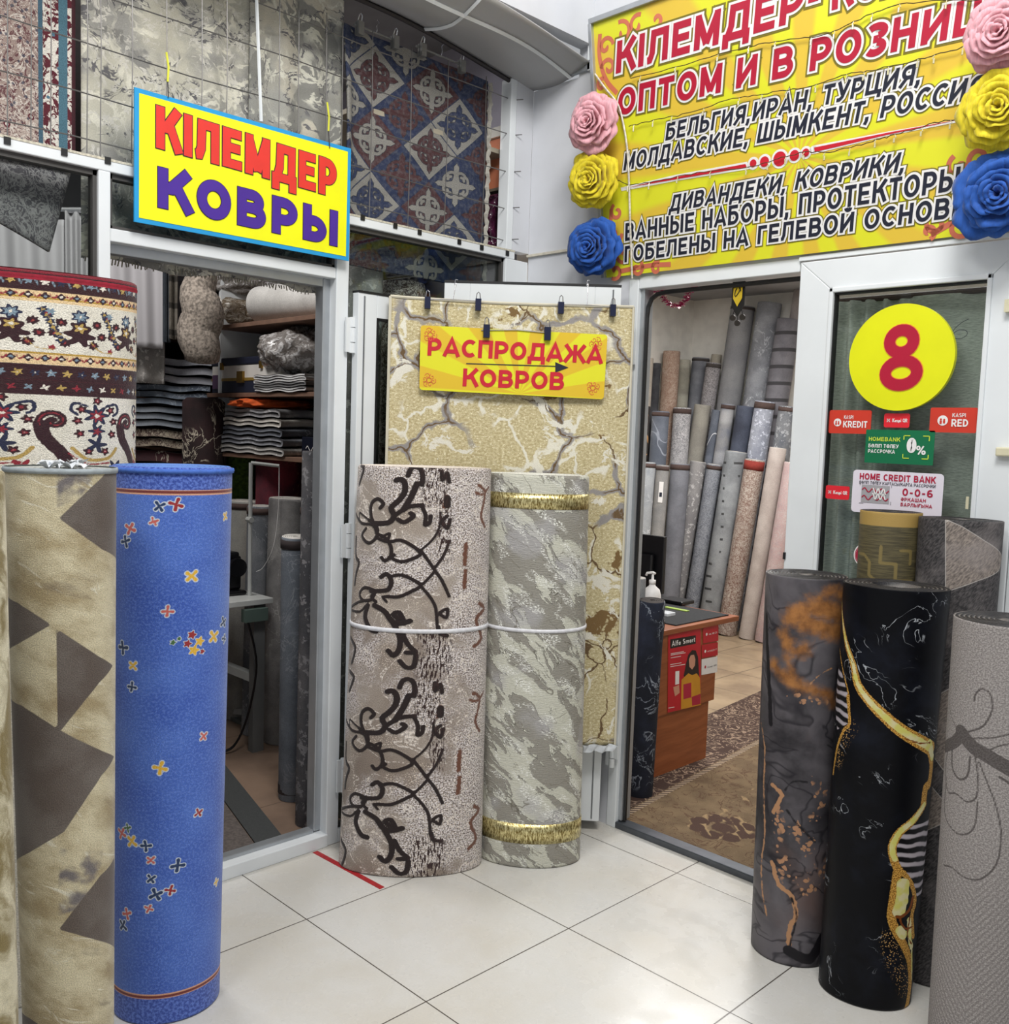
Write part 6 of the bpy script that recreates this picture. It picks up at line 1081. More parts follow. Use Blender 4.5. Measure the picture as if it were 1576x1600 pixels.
for nm, lb, q, mt, wd, tc in (('counter_sticker', 'upper red credit sticker beside the poster on the counter desk', [(436, 434), (502, 422), (502, 500), (436, 512)], PRED, 'RED', PWHITE), ('counter_sticker', 'lower red credit sticker on the counter desk above a white one', [(430, 518), (500, 506), (499, 562), (430, 575)], PRED, 'KREDIT', PWHITE), ('counter_sticker', 'white sticker lowest of those beside the counter poster', [(430, 580), (498, 567), (497, 635), (429, 648)], PWHITE, 'Kaspi QR', NAVY)):
    r = poster(nm, lb, q, mt, 'sticker'); (x0, y0_), (x1, y1_), (x2, y2_), (x3, y3_) = q; cy_ = (y0_+y3_)/2
    text_mesh('word', wd, pC(cC(x0+24, cy_+8-5)), pC(cC(x1-5, cy_+8-15))-pC(cC(x0+24, cy_+8-5)), np.array([0, 0, .0075]), nL, r, [tc], s=.2, base=.0016)
    V = []; Fc = []; poly_face(V, Fc, disc_pts(pC(cC(x0+15, cy_-1)), .0075, (0, 1, 0), (0, 0, 1), 20), nL, .0015); mesh('logo_disc', V, Fc, PWHITE if tc is PWHITE else MAR, r)
def rug_mat():
    n = N('brown_border_rug'); v = n.uv(); x, y, _ = n.xyz(v); w = n.warp(v, 9, .05, 3)
    c = n.mix(n.ss(n.noise(v, 8, 4), .3, .7), lin((98, 80, 58)), lin((120, 100, 74))); d = n.m_('ABSOLUTE', n.m_('SUBTRACT', n.noise(w, 7, 2, .5, 2.2), .5)); c = n.mix(n.ss(d, .010, .022, .8, 0), c, lin((84, 58, 40)))
    c = layered(n, c, [('fl', lin((70, 48, 38)), .003, .01, 40), ('fo', lin((150, 126, 92)), .002, .006, 60)])
    b = n.attr('bd'); c2 = n.mix(n.ss(n.m_('ABSOLUTE', n.m_('SUBTRACT', n.noise(w, 10, 2, .5, 2.5), .5)), .014, .03, 1, 0), lin((62, 42, 34)), lin((154, 132, 112))); c = n.mix(n.ss(b, -.002, .002, 1, 0), c, c2)
    ch = n.m_('SINE', n.m_('MULTIPLY', n.m_('ADD', x, y), 210)); s_ = n.ss(n.attr('st'), -.001, .001, 1, 0); c = n.mix(s_, c, n.mix(n.ss(ch, -.1, .1), lin((58, 40, 34)), lin((170, 150, 126))))
    c, f = fibre(n, c, .16, 300); return n.fin(c, .95, 0, f, .4, .003)
ra, rb = onZ((975, 1275)), onZ((1184, 1160)); rd = (rb-ra)/np.linalg.norm(rb-ra); rn = np.array([-rd[1], rd[0], 0]) ; 
if rn[0] > 0: rn = -rn
def rg_(s, t): return ra+rd*s+rn*t
nu, nv = 150, 120; V = []; S_, T_ = [], []
for j in range(nv+1):
    for i in range(nu+1): s, t = -.9+3.6*i/nu, -2.2+2.62*j/nv; p = rg_(s, t); V.append((p[0], p[1], .008)); S_.append(s); T_.append(t)
V = np.array(V); S_, T_ = np.array(S_), np.array(T_); i, j = np.meshgrid(np.arange(nu), np.arange(nv)); i, j = i.ravel(), j.ravel(); keep = V[:, 1] > YR+.058
Fc = np.stack([j*(nu+1)+i, j*(nu+1)+i+1, (j+1)*(nu+1)+i+1, (j+1)*(nu+1)+i], 1); Fc = Fc[keep[Fc].all(1)]
V[:, 2] = .008; fl = np.full(len(V), 1.0); fo = fl.copy(); fc_ = onZ((1128, 1296)); fs, ft = (fc_-ra)@rd, (fc_-ra)@rn
for k in range(8):
    a = k*PI/4; d = sd_circ(S_, T_, (fs+.10*math.cos(a), ft+.10*math.sin(a)), .042); fl = np.minimum(fl, d); fo = np.minimum(fo, abs(d)-.004)
fl = np.minimum(fl, sd_circ(S_, T_, (fs, ft), .045))
for k in range(3):
    for a in np.arange(0, 6.28, .8): fo = np.minimum(fo, sd_line(S_, T_, [(fs+.5*k*.4+.2*math.cos(a+b), ft-.1+.2*math.sin(a*1.3+b)) for b in (0, .3, .6)], .004))
used = np.zeros(len(V), bool); used[Fc.ravel()] = True; remap = np.cumsum(used)-1
o = mesh('area_rug', V[used], remap[Fc], rug_mat(), None, False, None, np.stack([S_, T_], 1)[used], {'bd': -T_[used]+.012, 'st': np.abs(T_[used]+.008)-.014, 'fl': fl[used], 'fo': fo[used]})
sm = o.modifiers.new('s', 'SOLIDIFY'); sm.thickness = .007; sm.offset = -1; tag(o, 'tan and brown area rug with a scrolled dark border inside the right shop'.replace('right ', 'brightly lit '), 'rug')
# rolls beside the desk
def stick_roll(name, label, p0, p1, r, mat, end, group=None, band=None, cat='carpet roll', layers=6, tip=None, tag_label=None, n=28):
    """a roll standing on p0 and leaning to p1, with its wound end and, if it has one, a border band"""
    p0, p1 = np.array(p0, float), np.array(p1, float); ax = p1-p0; L = np.linalg.norm(ax); ax /= L; tilt = math.sqrt(max(0, 1-ax[2]**2)); p0 = p0+np.array([0, 0, r*tilt]); L = np.linalg.norm(p1-p0); ax = (p1-p0)/L
    e1 = np.cross(ax, (0, 1, 0)); e1 /= np.linalg.norm(e1); e2 = np.cross(ax, e1); rt = root(name, p0, label, cat, group)
    def ring(t, rr): return [p0+ax*t+e1*rr*math.cos(2*PI*k/n)+e2*rr*math.sin(2*PI*k/n) for k in range(n)]
    prof = [(0, r*.97), (.006, r), (L-.01, r), (L-.004, r*.99), (L, r*.95)]; m = MB(); V = [q for t, rr in prof for q in ring(t, rr)]; m.add(V, [(i*n+k, i*n+(k+1) % n, (i+1)*n+(k+1) % n, (i+1)*n+k) for i in range(len(prof)-1) for k in range(n)]); m.build('pile_face', mat, rt, True)
    m = MB(); V = []; rr = [.95]
    for q in range(layers): rr += [.95-.8*(q+.45)/layers, .95-.8*(q+.55)/layers, .95-.8*(q+.9)/layers]
    for j, x in enumerate(rr): V += ring(L-(.006 if (j % 3 == 2) else 0), r*x)
    V += ring(L-.02, r*.12); N_ = len(rr)+1; m.add(V, [(i*n+k, i*n+(k+1) % n, (i+1)*n+(k+1) % n, (i+1)*n+k) for i in range(N_-1) for k in range(n)]+[tuple((N_-1)*n+k for k in range(n))]); m.build('rolled_end', end, rt, False)
    if band:
        m = MB(); V = [q for t, rr_ in ((L-.012-band[1], r+.0005), (L-.012-band[1], r+.003), (L-.010, r+.003), (L-.010, r+.0005)) for q in ring(t, rr_)]; m.add(V, [(i*n+k, i*n+(k+1) % n, (i+1)*n+(k+1) % n, (i+1)*n+k) for i in range(3) for k in range(n)]); m.build('border_band', band[0], rt, True)
    if tag_label:
        c = p0+ax*(L-tag_label); d = CAM-c; d = d-ax*(d@ax); d /= np.linalg.norm(d); s = np.cross(ax, d); MB().obox(c+d*(r+.003), s*r*.33, ax*.085, d*.001).build('price_label', PWHITE, rt); MB().obox(c+d*(r+.0045)-ax*.02, s*r*.2, ax*.018, d*.0006).build('printed_block', NAVY, rt)
    return rt
EPALE = plain('pale_roll_end', (206, 202, 196), .85, 0, .1, 40); EDARK = plain('dark_roll_end', (70, 64, 62), .85, 0, .1, 40); BBR = plain('brown_border', (82, 66, 62), .9, 0, .1, 60); BRED = plain('brick_red_border', (140, 52, 44), .9, 0, .1, 60)
p0, p1 = onZ((992, 1250)), onY((1016, 940), 1.62)
NM = weave('navy_marble', (18, 22, 34), (34, 40, 58), 'vein', 3, (150, 158, 170))
stick_roll('carpet_roll', 'navy marble-print roll leaning at the end of the counter desk', p0+np.array([-.02, .06, 0]), p1+np.array([-.02, .04, 0]), .056, NM, EDARK)
q1 = onY((993, 906), 1.60); stick_roll('carpet_roll', 'thin pale grey roll squeezed between the door jamb and the navy marble roll', (q1[0]-.07, 1.72, 0), (q1[0]-.03, 1.66, q1[2]), .032, weave('pale_slub', (120, 122, 126), (150, 152, 154)), EPALE)
stick_roll('carpet_roll', 'dark brown roll in shadow between the navy roll and the counter desk', (-.045, 1.80, 0), (.02, 1.80, .78), .042, weave('dark_bronze', (30, 26, 26), (52, 44, 40)), EDARK)
# bottle, monitor, pad on the desk
a = onY((1018, 932), 2.0); bz = .709; bx, by = a[0], 2.0
BT = root('pump_bottle', (bx, by, bz), 'white pump dispenser bottle on the counter desk before the black screen', 'bottle'); top_ = onY((1018, 912), 2.0)[2]; hb = top_-bz
MB().lathe((bx, by, bz), [(.040, 0), (.043, .008), (.043, hb*.72), (.036, hb*.86), (.016, hb*.95), (.013, hb)], 28).build('bottle_body', PWHITE, BT, True)
MB().lathe((bx, by, bz+hb), [(.016, 0), (.016, .018), (.006, .02), (.005, .045)], 16).build('collar', PWHITE, BT, True)
MB().tube([(bx+.014, by, bz+hb+.05), (bx, by, bz+hb+.054), (bx-.03, by-.005, bz+hb+.048), (bx-.034, by-.006, bz+hb+.036)], .006, 8).build('pump_head', PWHITE, BT, True)
a, b = onY((988, 833), 2.3), onY((1038, 833), 2.3); SCR = root('monitor', ((a[0]+b[0])/2, 2.3, .709), 'black monitor seen from behind on the counter desk', 'monitor')
MBK = plain('black_plastic', (14, 14, 18), .3); bevel(MB().box((a[0]-.12, 2.30, .80), (b[0], 2.325, a[2])).build('screen_housing', MBK, SCR), .004); bevel(MB().box((a[0]-.06, 2.27, .86), (b[0]-.05, 2.30, 1.0)).build('rear_bulge', MBK, SCR), .008)
MB().box((a[0]+.0, 2.30, .72), (a[0]+.05, 2.32, .86)).build('neck', MBK, SCR); bevel(MB().box((a[0]-.06, 2.24, .709), (a[0]+.11, 2.38, .722)).build('foot', MBK, SCR), .003)
a = onZ((1058, 942), .715); tag(bevel(MB().box((a[0]-.09, a[1]-.06, .7145), (a[0]+.07, a[1]+.06, .735)).build('card_terminal', MBK), .006), 'black card terminal lying on the felt desk mat', 'card terminal')
a = onZ((1062, 952), .715); tag(MB().box((a[0]-.08, a[1]-.03, .7145), (a[0]+.06, a[1]+.0, .7185)).build('notepad', plain('lime_paper', (150, 176, 70), .6)), 'strip of lime green notepad in front of the card terminal', 'notepad')
a = onZ((1042, 962), .709); tag(bevel(MB().box((a[0]-.05, a[1]-.04, .7085), (a[0]+.03, a[1]+.03, .728)).build('clear_tray', PLAST), .003), 'small clear plastic tray near the bottle on the counter desk', 'tray')
# gold ornament and tinsel in the doorway
OY = YR+.045; a = onY((1155, 440), OY); g_ = 1/2.4/F*3.9; OR = root('door_ornament', (a[0], OY, a[2]-.12), 'black and gold hanging ornament with coin pendants under the doorway header', 'ornament')
x_, z_ = a[0], 2.165; w_ = .026; m = MB(); m.add([(x_-w_, OY, z_), (x_+w_, OY, z_), (x_+w_, OY, z_-.085), (x_, OY, z_-.125), (x_-w_, OY, z_-.085)], [(0,1,2,3,4)]); o = m.build('black_pennant', BLACK, OR); sm = o.modifiers.new('s', 'SOLIDIFY'); sm.thickness = .004
GLD = plain('gold_foil', (232, 206, 70), .25, .6); V = []; Fc = []; poly_face(V, Fc, [(x_-w_*.72, OY, z_-.012), (x_+w_*.72, OY, z_-.012), (x_+w_*.72, OY, z_-.06), (x_, OY, z_-.09), (x_-w_*.72, OY, z_-.06)], (0, -1, 0), .003); mesh('gold_plate', [(p[0], p[1]-.004, p[2]) for p in V], Fc, GLD, OR)
strokes('knotwork', [[np.array([x_+.012*math.cos(k*1.9+b), OY, z_-.036+.018*math.sin(k*2.4+b)]) for b in (0, .6, 1.2, 1.8)] for k in range(4)], .0014, OR, BLACK, (0, -1, 0), .009)
for dx, dz in ((-.02, -.128), (0, -.148), (.02, -.128)): MB().tube([(x_+dx, OY-.003, z_+dz), (x_+dx, OY+.003, z_+dz)], .011, 18).build('coin_pendant', plain('dark_bronze_coin', (60, 56, 54), .4, .6), OR); MB().tube([(x_+dx, OY, z_+dz+.01), (x_+dx*.6, OY, z_-.09)], .0015, 5).build('cord', BLACK, OR)
m = MB(); P = smooth_pts([onY(q, OY+.03) for q in ((1022, 458), (1032, 452), (1036, 466), (1048, 475), (1060, 477), (1070, 470), (1076, 458), (1084, 446))], 6)
for k in range(420):
    p = P[random.randrange(2, len(P))]; d = np.array([random.gauss(0, 1), random.gauss(0, 1), random.gauss(0, 1)]); d /= np.linalg.norm(d); l = .016; s = np.cross(d, (1, 1, 0)); s = s/np.linalg.norm(s)*.0016; m.add([p-s, p+s, p+d*l+s, p+d*l-s], [(0,1,2,3)])
tag(m.build('tinsel_garland', plain('magenta_tinsel', (186, 50, 104), .25, .4)), 'magenta tinsel garland looped in the top corner of the open doorway', 'tinsel', kind='stuff')
# ================================================================ RIGHT SHOP: tiers of rolls
c6b = lambda x, y: (960+x/3.332, 420+y/3.332)
def tier_point(q, y, xl): p = onY(q, y); return onX(q, xl) if p[0] < xl else p
TIERS = {'front': (5.14, 5.18, -2.10, 'carpet rolls standing in the front row'), 'middle': (5.32, 5.36, -2.27, 'carpet rolls standing in the middle row'), 'back': (5.57, 5.60, -2.45, 'tall carpet rolls standing in the back row')}
def wn(i): return 'pile_%s' % ('abcdefghijklmnopqrstuvwxyz'[i % 26]+'abcdefghij'[i//26])
ROWS = [ # tier, x0, x1, top y, colours, kind, band, end, label
 ('back', 150, 205, 466, (158, 150, 140), (176, 166, 154), 'plain', None, 0, 'beige roll in the back row, first from the doorway gasket'),
 ('back', 196, 244, 492, (50, 50, 54), (72, 72, 76), 'plain', None, 0, 'charcoal roll in the back row wearing a small paper tag'),
 ('back', 250, 346, 430, (170, 148, 132), (186, 166, 150), 'floral', None, 0, 'peach floral roll in the back row with a tan top'),
 ('back', 330, 398, 474, (128, 126, 118), (152, 148, 134), 'band', None, 1, 'olive-grey banded roll in the back row beside the peach one'),
 ('back', 402, 498, 464, (112, 114, 122), (132, 134, 140), 'plain', (EDARK, .02), 1, 'steel grey roll in the back row with a dark rim'),
 ('back', 502, 562, 446, (162, 154, 140), (176, 168, 154), 'plain', None, 0, 'tan roll stub peeping above its neighbours in the back row'),
 ('back', 476, 558, 490, (98, 96, 100), (124, 120, 122), 'floral', (EDARK, .03), 1, 'dark grey damask roll in the back row'),
 ('back', 602, 736, 196, (128, 128, 132), (142, 142, 144), 'plain', (EDARK, .02), 1, 'very tall grey roll behind the gold door ornament'),
 ('back', 738, 918, 178, (122, 124, 130), (150, 152, 158), 'vein', None, 1, 'very tall silver-grey roll with a faint diamond, tallest in the back row'),
 ('back', 842, 975, 262, (100, 98, 104), (118, 116, 122), 'stripe', None, 0, 'tall grey roll with dark horizontal grooves beside the white door frame'),
 ('back', 920, 1010, 112, (140, 132, 132), (156, 148, 146), 'plain', None, 0, 'tall mauve-grey roll just showing past the white door frame'),
 ('middle', 140, 190, 716, (34, 30, 30), (48, 42, 40), 'curve', None, 0, 'black and tan maze roll at the doorway end of the middle row'),
 ('middle', 190, 292, 742, (92, 98, 110), (112, 118, 130), 'curve', (BBR, .03), 0, 'slate blue roll with a brown rim in the middle row'),
 ('middle', 300, 406, 724, (134, 134, 138), (162, 160, 162), 'floral', (BBR, .04), 0, 'pale grey marbled roll with brown rim in the middle row'),
 ('middle', 410, 510, 708, (146, 142, 134), (162, 158, 148), 'plain', None, 0, 'warm grey ribbed roll in the middle row'),
 ('middle', 505, 560, 735, (96, 102, 114), (116, 122, 134), 'curve', None, 0, 'blue-grey roll crossed by one white curve'),
 ('middle', 552, 634, 704, (124, 128, 140), (150, 150, 152), 'band', (BBR, .03), 0, 'lavender and olive banded roll in the middle row'),
 ('middle', 630, 736, 715, (56, 60, 74), (78, 84, 100), 'plain', None, 0, 'navy blue roll in the middle row'),
 ('middle', 725, 843, 690, (134, 138, 152), (164, 168, 180), 'spots', (BBR, .05), 0, 'pale lilac ornate roll with wide brown rim in the middle row'),
 ('middle', 850, 960, 716, (92, 96, 104), (122, 124, 128), 'spots', (BBR, .03), 0, 'grey-green speckled roll in the middle row beside the white door frame'),
 ('front', 118, 218, 1006, (138, 144, 150), (162, 166, 170), 'vein', (BBR, .03), 0, 'pale blue-grey roll above the monitor in the front row'),
 ('front', 214, 288, 1022, (134, 134, 134), (154, 152, 150), 'plain', (BBR, .03), 0, 'narrow grey roll carrying a white price label in the front row'),
 ('front', 288, 396, 1014, (112, 114, 122), (130, 132, 140), 'plain', (BBR, .04), 0, 'smooth mid grey roll with brown rim in the front row'),
 ('front', 390, 482, 1004, (136, 134, 136), (158, 156, 156), 'spots', None, 0, 'light grey speckled roll in the front row'),
 ('front', 478, 564, 1018, (106, 110, 120), (130, 134, 142), 'floral', (BBR, .03), 0, 'blue-grey medallion roll with brown rim in the front row'),
 ('front', 572, 696, 952, (126, 130, 134), (154, 158, 162), 'dash', None, 0, 'thick silver roll with short dark dashes in the front row'),
 ('front', 676, 786, 994, (176, 164, 154), (192, 182, 172), 'floral', (BRED, .07), 0, 'cream medallion roll with a brick red rim in the front row'),
 ('front', 804, 898, 932, (172, 160, 154), (190, 180, 174), 'plain', None, 0, 'pinkish beige roll, tallest in the front row'),
 ('front', 880, 985, 1010, (170, 150, 152), (196, 184, 182), 'floral', None, 0, 'rose and cream persian-style roll half hidden by the white door frame'),
]
for i, (tr, x0, x1, ty, ca, cb, kd, bn, en, lb) in enumerate(ROWS):
    yb, yt, xl, grp = TIERS[tr]; q = c6b((x0+x1)/2, ty); pt = tier_point(q, yt, xl); dpt = (pt-CAM)@_f; rr = (x1-x0)/3.332*dpt/F/2*(.87 if tr == 'middle' else .92)
    if 'faint diamond' in lb: pt = onY(c6b(809, ty), 5.62); rr = .100
    if 'dark horizontal grooves' in lb: pt = onY(q, 5.54); rr = .095
    if 'mauve-grey' in lb: pt = onY(q, 5.67); rr = .05
    if 'damask' in lb: pt = onY(q, 5.49)
    if 'tan roll stub' in lb: pt = onY(q, 5.67); rr = .045
    cl = pt[0] <= xl+.001; pb = (pt[0]-.02, pt[1]-.04, 0) if cl else (max(pt[0]-.10*pt[2], -2.56+rr), pt[1]-.05, 0)
    hi = {2: (150, 120, 104), 11: (176, 130, 80), 15: (224, 226, 230), 24: (152, 156, 164), 26: (126, 98, 88), 28: (188, 160, 158)}.get(i)
    stick_roll('carpet_roll', lb, pb, pt, rr, weave(wn(i), ca, cb, kd, i*1.37, hi), EDARK if en else EPALE, grp, bn, tag_label=.22 if i in (21,) else None)
# two stubs lying behind the middle row tops
for q0, q1, lb in ((c6b(255, 940), c6b(408, 940), 'thick beige ribbed roll behind the front row, above the labelled narrow roll'),):
    yy = 5.52 if q0[1] < 640 else 5.31; pt = tier_point(((q0[0]+q1[0])/2, q0[1]), yy, -2.28); rr = min(.06, (q1[0]-q0[0])/F*((pt-CAM)@_f)/2*.97); stick_roll('carpet_roll', lb, (pt[0]-.10*pt[2], pt[1]-.04, 0), pt, rr, weave('ribbed_'+str(len(lb)), (150, 146, 138), (170, 164, 154)), EPALE, 'carpet rolls standing in the middle row', (BBR, .02) if q0[1] < 640 else None)
# ================================================================ LEFT SHOP: near rolls, sewing table
p0 = onZ((456, 1246)); p1 = atD((462, 838), 3.98)
stick_roll('carpet_roll', 'slim slate roll with dark brown band near its white tip, inside the carpet shop door', p0, p1, .058, weave('slate_streaks', (98, 104, 112), (118, 124, 132), 'vein', 4, (134, 138, 144)), EPALE, None, (plain('dark_brown_border', (44, 36, 36), .9), .035))
MB().lathe((p0[0], p0[1], .03), [(.0605, 0), (.0605, .04), (.059, .042)], 28).build('border_band', plain('dark_brown_border', (44, 36, 36), .9), bpy.data.objects[-1] if False else [o for o in bpy.data.objects if o.get('label', '').startswith('slim slate roll')][0])
p0 = onZ((488, 1284)); p1 = atD((500, 705), 3.80); stick_roll('carpet_roll', 'dark grey tweed roll standing right against the door jamb'.replace('right ', ''), p0+np.array([0, -.02, 0]), p1+np.array([0, -.02, 0]), .052, weave('grey_tweed', (72, 72, 76), (98, 96, 98), 'spots', 2), EDARK)
for i, (q, D, r_, lb, ca, cb, bn) in enumerate((((383, 782), 5.3, .10, 'cream roll with brown rim behind the thread stand', (150, 150, 146), (170, 168, 160), BBR), ((408, 790), 4.98, .068, 'grey roll printed with faint towers behind the sewing table', (104, 108, 114), (132, 134, 138), BBR), ((452, 778), 4.85, .100, 'wide mottled grey roll behind the sewing machine', (118, 116, 116), (148, 146, 144), None), ((486, 790), 4.6, .048, 'narrow blue-grey roll beside the tweed roll', (110, 114, 120), (134, 138, 142), BBR), ((487, 722), 5.02, .045, 'thin white roll against the shop side wall', (176, 174, 170), (196, 194, 190), None))):
    p = atD(q, D); stick_roll('carpet_roll', lb, (p[0]-.02, p[1]-.01, 0), p, r_, weave('inner_roll_'+'abcde'[i], ca, cb, 'vein' if i in (1, 2) else 'plain', i*2.2), EPALE, 'rolls behind the sewing table', (bn, .03) if bn else None)
ST = root('sewing_table', (-1.8, .56, 0), 'white sewing machine table with a shelf and steel legs', 'table'); LAM = plain('pale_laminate', (186, 188, 186), .4)
bevel(MB().box((-2.02, .20, .735), (-1.48, .76, .762)).build('tabletop', LAM, ST), .003)
for x, y in ((-1.54, .26), (-1.54, .71), (-1.97, .26), (-1.97, .71)): MB().box((x-.02, y-.03, 0), (x+.02, y+.03, .735)).build('leg', plain('grey_steel', (120, 122, 122), .45, .4), ST)
MB().box((-1.97, .69, .34), (-1.54, .73, .38)).build('crossbar', LAM, ST); MB().box((-1.97, .24, .10), (-1.54, .28, .14)).build('crossbar', LAM, ST); MB().box((-1.50, .60, .66), (-1.46, .72, .72)).build('switch_box', plain('green_grey_switch', (80, 96, 90), .5), ST)
SM = root('sewing_machine', (-1.8, .62, .762), 'black sewing machine at the edge of the white table', 'sewing machine'); m = MB()
m.box((-1.98, .42, .762), (-1.62, .70, .785)).box((-1.74, .60, .785), (-1.66, .69, .95)).box((-1.95, .61, .90), (-1.66, .68, .97)).box((-1.97, .60, .83), (-1.90, .69, .95)); bevel(m.build('body', MBK, SM), .012, 3)
MB().tube([(-1.64, .645, .90), (-1.61, .645, .90)], .045, 20).build('handwheel', MBK, SM); MB().tube([(-1.935, .645, .83), (-1.935, .645, .79)], .004, 6).build('needle_bar', STEEL, SM)
MB().lathe((-1.60, .52, .762), [(.03, 0), (.03, .02), (.012, .03), (.012, .10), (.02, .11)], 14).build('oiler', MBK, SM)
TS = root('thread_stand', (-1.62, .42, .762), 'white upright thread stand with crossbar and trailing thread', 'thread stand'); c0, c1, c2 = atD((390, 900), 4.75), atD((392, 723), 4.75), atD((436, 728), 4.75)
MB().tube([(c0[0], c0[1], .762), c1], .010, 8).build('pole', LAM, TS); MB().tube([c1, c2], .008, 8).build('crossbar', LAM, TS); c3_ = atD((390, 812), 4.75); MB().tube([c3_-(.02, 0, 0), c3_+(.02, 0, 0)], .014, 8).build('collar', LAM, TS)
MB().tube(smooth_pts([c2, atD((435, 790), 4.75), atD((428, 850), 4.75), atD((412, 885), 4.8), atD((400, 893), 4.8)], 5), .0018, 5).build('thread', PWHITE, TS)
PD = onZ((385, 1120)); r = root('foot_pedal', PD, 'cream foot pedal on the floor under the sewing table', 'pedal'); MB().obox(PD+(0, 0, .05), (.13, .02, .02), (-.02, .09, 0), (-.01, 0, .012)).build('treadle', LAM, r); MB().box((PD[0]-.14, PD[1]-.10, 0), (PD[0]+.12, PD[1]+.10, .02)).build('base', plain('grey_steel_base', (110, 112, 110), .5), r)
BK = onZ((430, 1090)); r = root('waste_bin', BK, 'grey waste bin under the sewing table beside the slate roll', 'bin'); MB().lathe(tuple(BK), [(.09, 0), (.11, .24), (.115, .25), (.10, .25), (.085, .02)], 24).build('bucket', plain('grey_bucket', (92, 92, 94), .6), r, True); MB().tube([BK+np.array([.11*math.cos(a), .11*math.sin(a), .25]) for a in np.linspace(0, 2*PI, 20)], .006, 6).build('rim', MBK, r)
tag(MB().tube(smooth_pts([np.array(p) for p in ((-1.47, .62, .66), (-1.46, .66, .45), (-1.50, .64, .2), (-1.56, .60, .04), (-1.60, .52, .012))], 6), .006, 6).build('power_cable', MBK), 'black power cable hanging from the sewing table', 'cable')
# door mat strip and darker vinyl
m1, m2 = onZ((352, 1215)), onZ((432, 1318)); d = (m2-m1)/np.linalg.norm(m2-m1); s_ = np.array([-d[1], d[0], 0]); s_ = s_ if s_[0] < 0 else -s_
MT = root('door_mat', m1, 'dark grey ribbed rubber mat inside the carpet shop door', 'mat'); e0, e1_ = m1-d*.9, m2+d*.10; c = (e0+e1_)/2+s_*.02+(0, 0, .004); L_ = np.linalg.norm(e1_-e0)/2
MB().obox(c, d*L_, s_*.055, (0, 0, .004)).build('rubber_edge', plain('dark_ribbed_rubber', (64, 66, 66), .7, 0, .15, 200, .5, 300), MT); MB().obox(c+s_*(.22)+(0, 0, -.001), d*L_, s_*.16, (0, 0, .003)).build('coir_field', plain('taupe_coir', (96, 88, 84), .9, 0, .25, 90, .5, 300), MT)
# ---- shelf unit along the side wall
SH = root('shelf_unit', (-2.2, 1.05, 0), 'brown chipboard shelf unit along the carpet shop side wall, loaded with bagged goods', 'shelf unit')
for z in (2.115, 1.755, 1.44): bevel(MB().box((-3.3, .86, z-.022), (-1.05, 1.30, z)).build('shelf_board', plain('brown_chipboard', (122, 94, 78), .7, 0, .12, 20), SH), .002)
MB().box((-3.3, 1.285, 1.42), (-1.05, 1.30, 2.5)).build('back_board', plain('dark_hardboard', (74, 58, 50), .8), SH)
for x in (-1.08, -2.24, -3.28): MB().box((x-.012, .87, 1.42), (x+.012, 1.30, 2.48)).build('upright', WHITE if x == -2.24 else DARK, SH)
def folded(name, label, c, w, h, dpt, nl, mat, ax=(1, 0, 0), dp=(0, 1, 0), group=None, cat='folded blanket', seed=0, curlr=True):
    """a cloth folded over itself: a serpentine profile carried through its depth"""
    rg = random.Random(seed); ax, dp, c = np.array(ax, float), np.array(dp, float), np.array(c, float); th = h/nl; P = []
    for k in range(nl):
        z = th*(k+.5); ks = [i/6 for i in range(7)]; ks = ks if k % 2 == 0 else ks[::-1]
        P += [((t-.5)*w*(1-.04*rg.random()), z+.10*th*math.sin(t*5+k)) for t in ks]
        if k < nl-1: sx = 1 if k % 2 == 0 else -1; P.append((sx*(w/2+th*.35), z+th*.5))
    P = smooth_pts(P, 3); Vr, Fr = ribbon(P, th*.36); V = []; m = MB(); n = len(Vr)
    for dd in (-.5, 0, .5):
        for a, z in Vr: V.append(c+ax*(a*(1-.03*(dd == 0)))+dp*dd*dpt+np.array([0, 0, max(z, .001)+.004*math.sin(a*30+dd*9)]))
    Fc = [tuple(f) for f in Fr]+[tuple(i+2*n for i in f)[::-1] for f in Fr]; k = n//2; per = list(range(k))+list(range(2*k-1, k-1, -1))
    for l in (0, 1): Fc += [(per[i]+l*n, per[(i+1) % len(per)]+l*n, per[(i+1) % len(per)]+(l+1)*n, per[i]+(l+1)*n) for i in range(len(per))]
    rt = mesh(name, V, Fc, mat, None, True); tag(rt, label, cat, group); return rt
def blank(name, a, b, kind='plain', seed=0): return weave(name, a, b, kind, seed)
Dk = 5.62; base = atD((250, 697), Dk); e_ = np.array([-base[1]+CAM[1], base[0]-CAM[0], 0]); e_ = -e_/np.linalg.norm(e_) if e_[1] > 0 else e_/np.linalg.norm(e_)
e_ = np.cross((0, 0, 1), (CAM-base)*(1, 1, 0)); e_ /= np.linalg.norm(e_); f_ = np.cross(e_, (0, 0, 1)); f_ = f_ if f_@(base-CAM) > 0 else -f_
ch_ = atD((264, 697), 5.50); tag(MB().obox((ch_[0], ch_[1], base[2]/2-.12), e_*.265, f_*.24, (0, 0, base[2]/2-.12)).build('storage_chest', DARK), 'dark chest under the pile of folded grey blankets', 'chest')
zc = base[2]-.24
Dk = 5.62
def pxz(y, x=250, D=5.62): return atD((x, y), D)[2]
PBL = weave('persian_fold', (46, 22, 28), (66, 30, 36), 'vein', 2, (196, 188, 170))
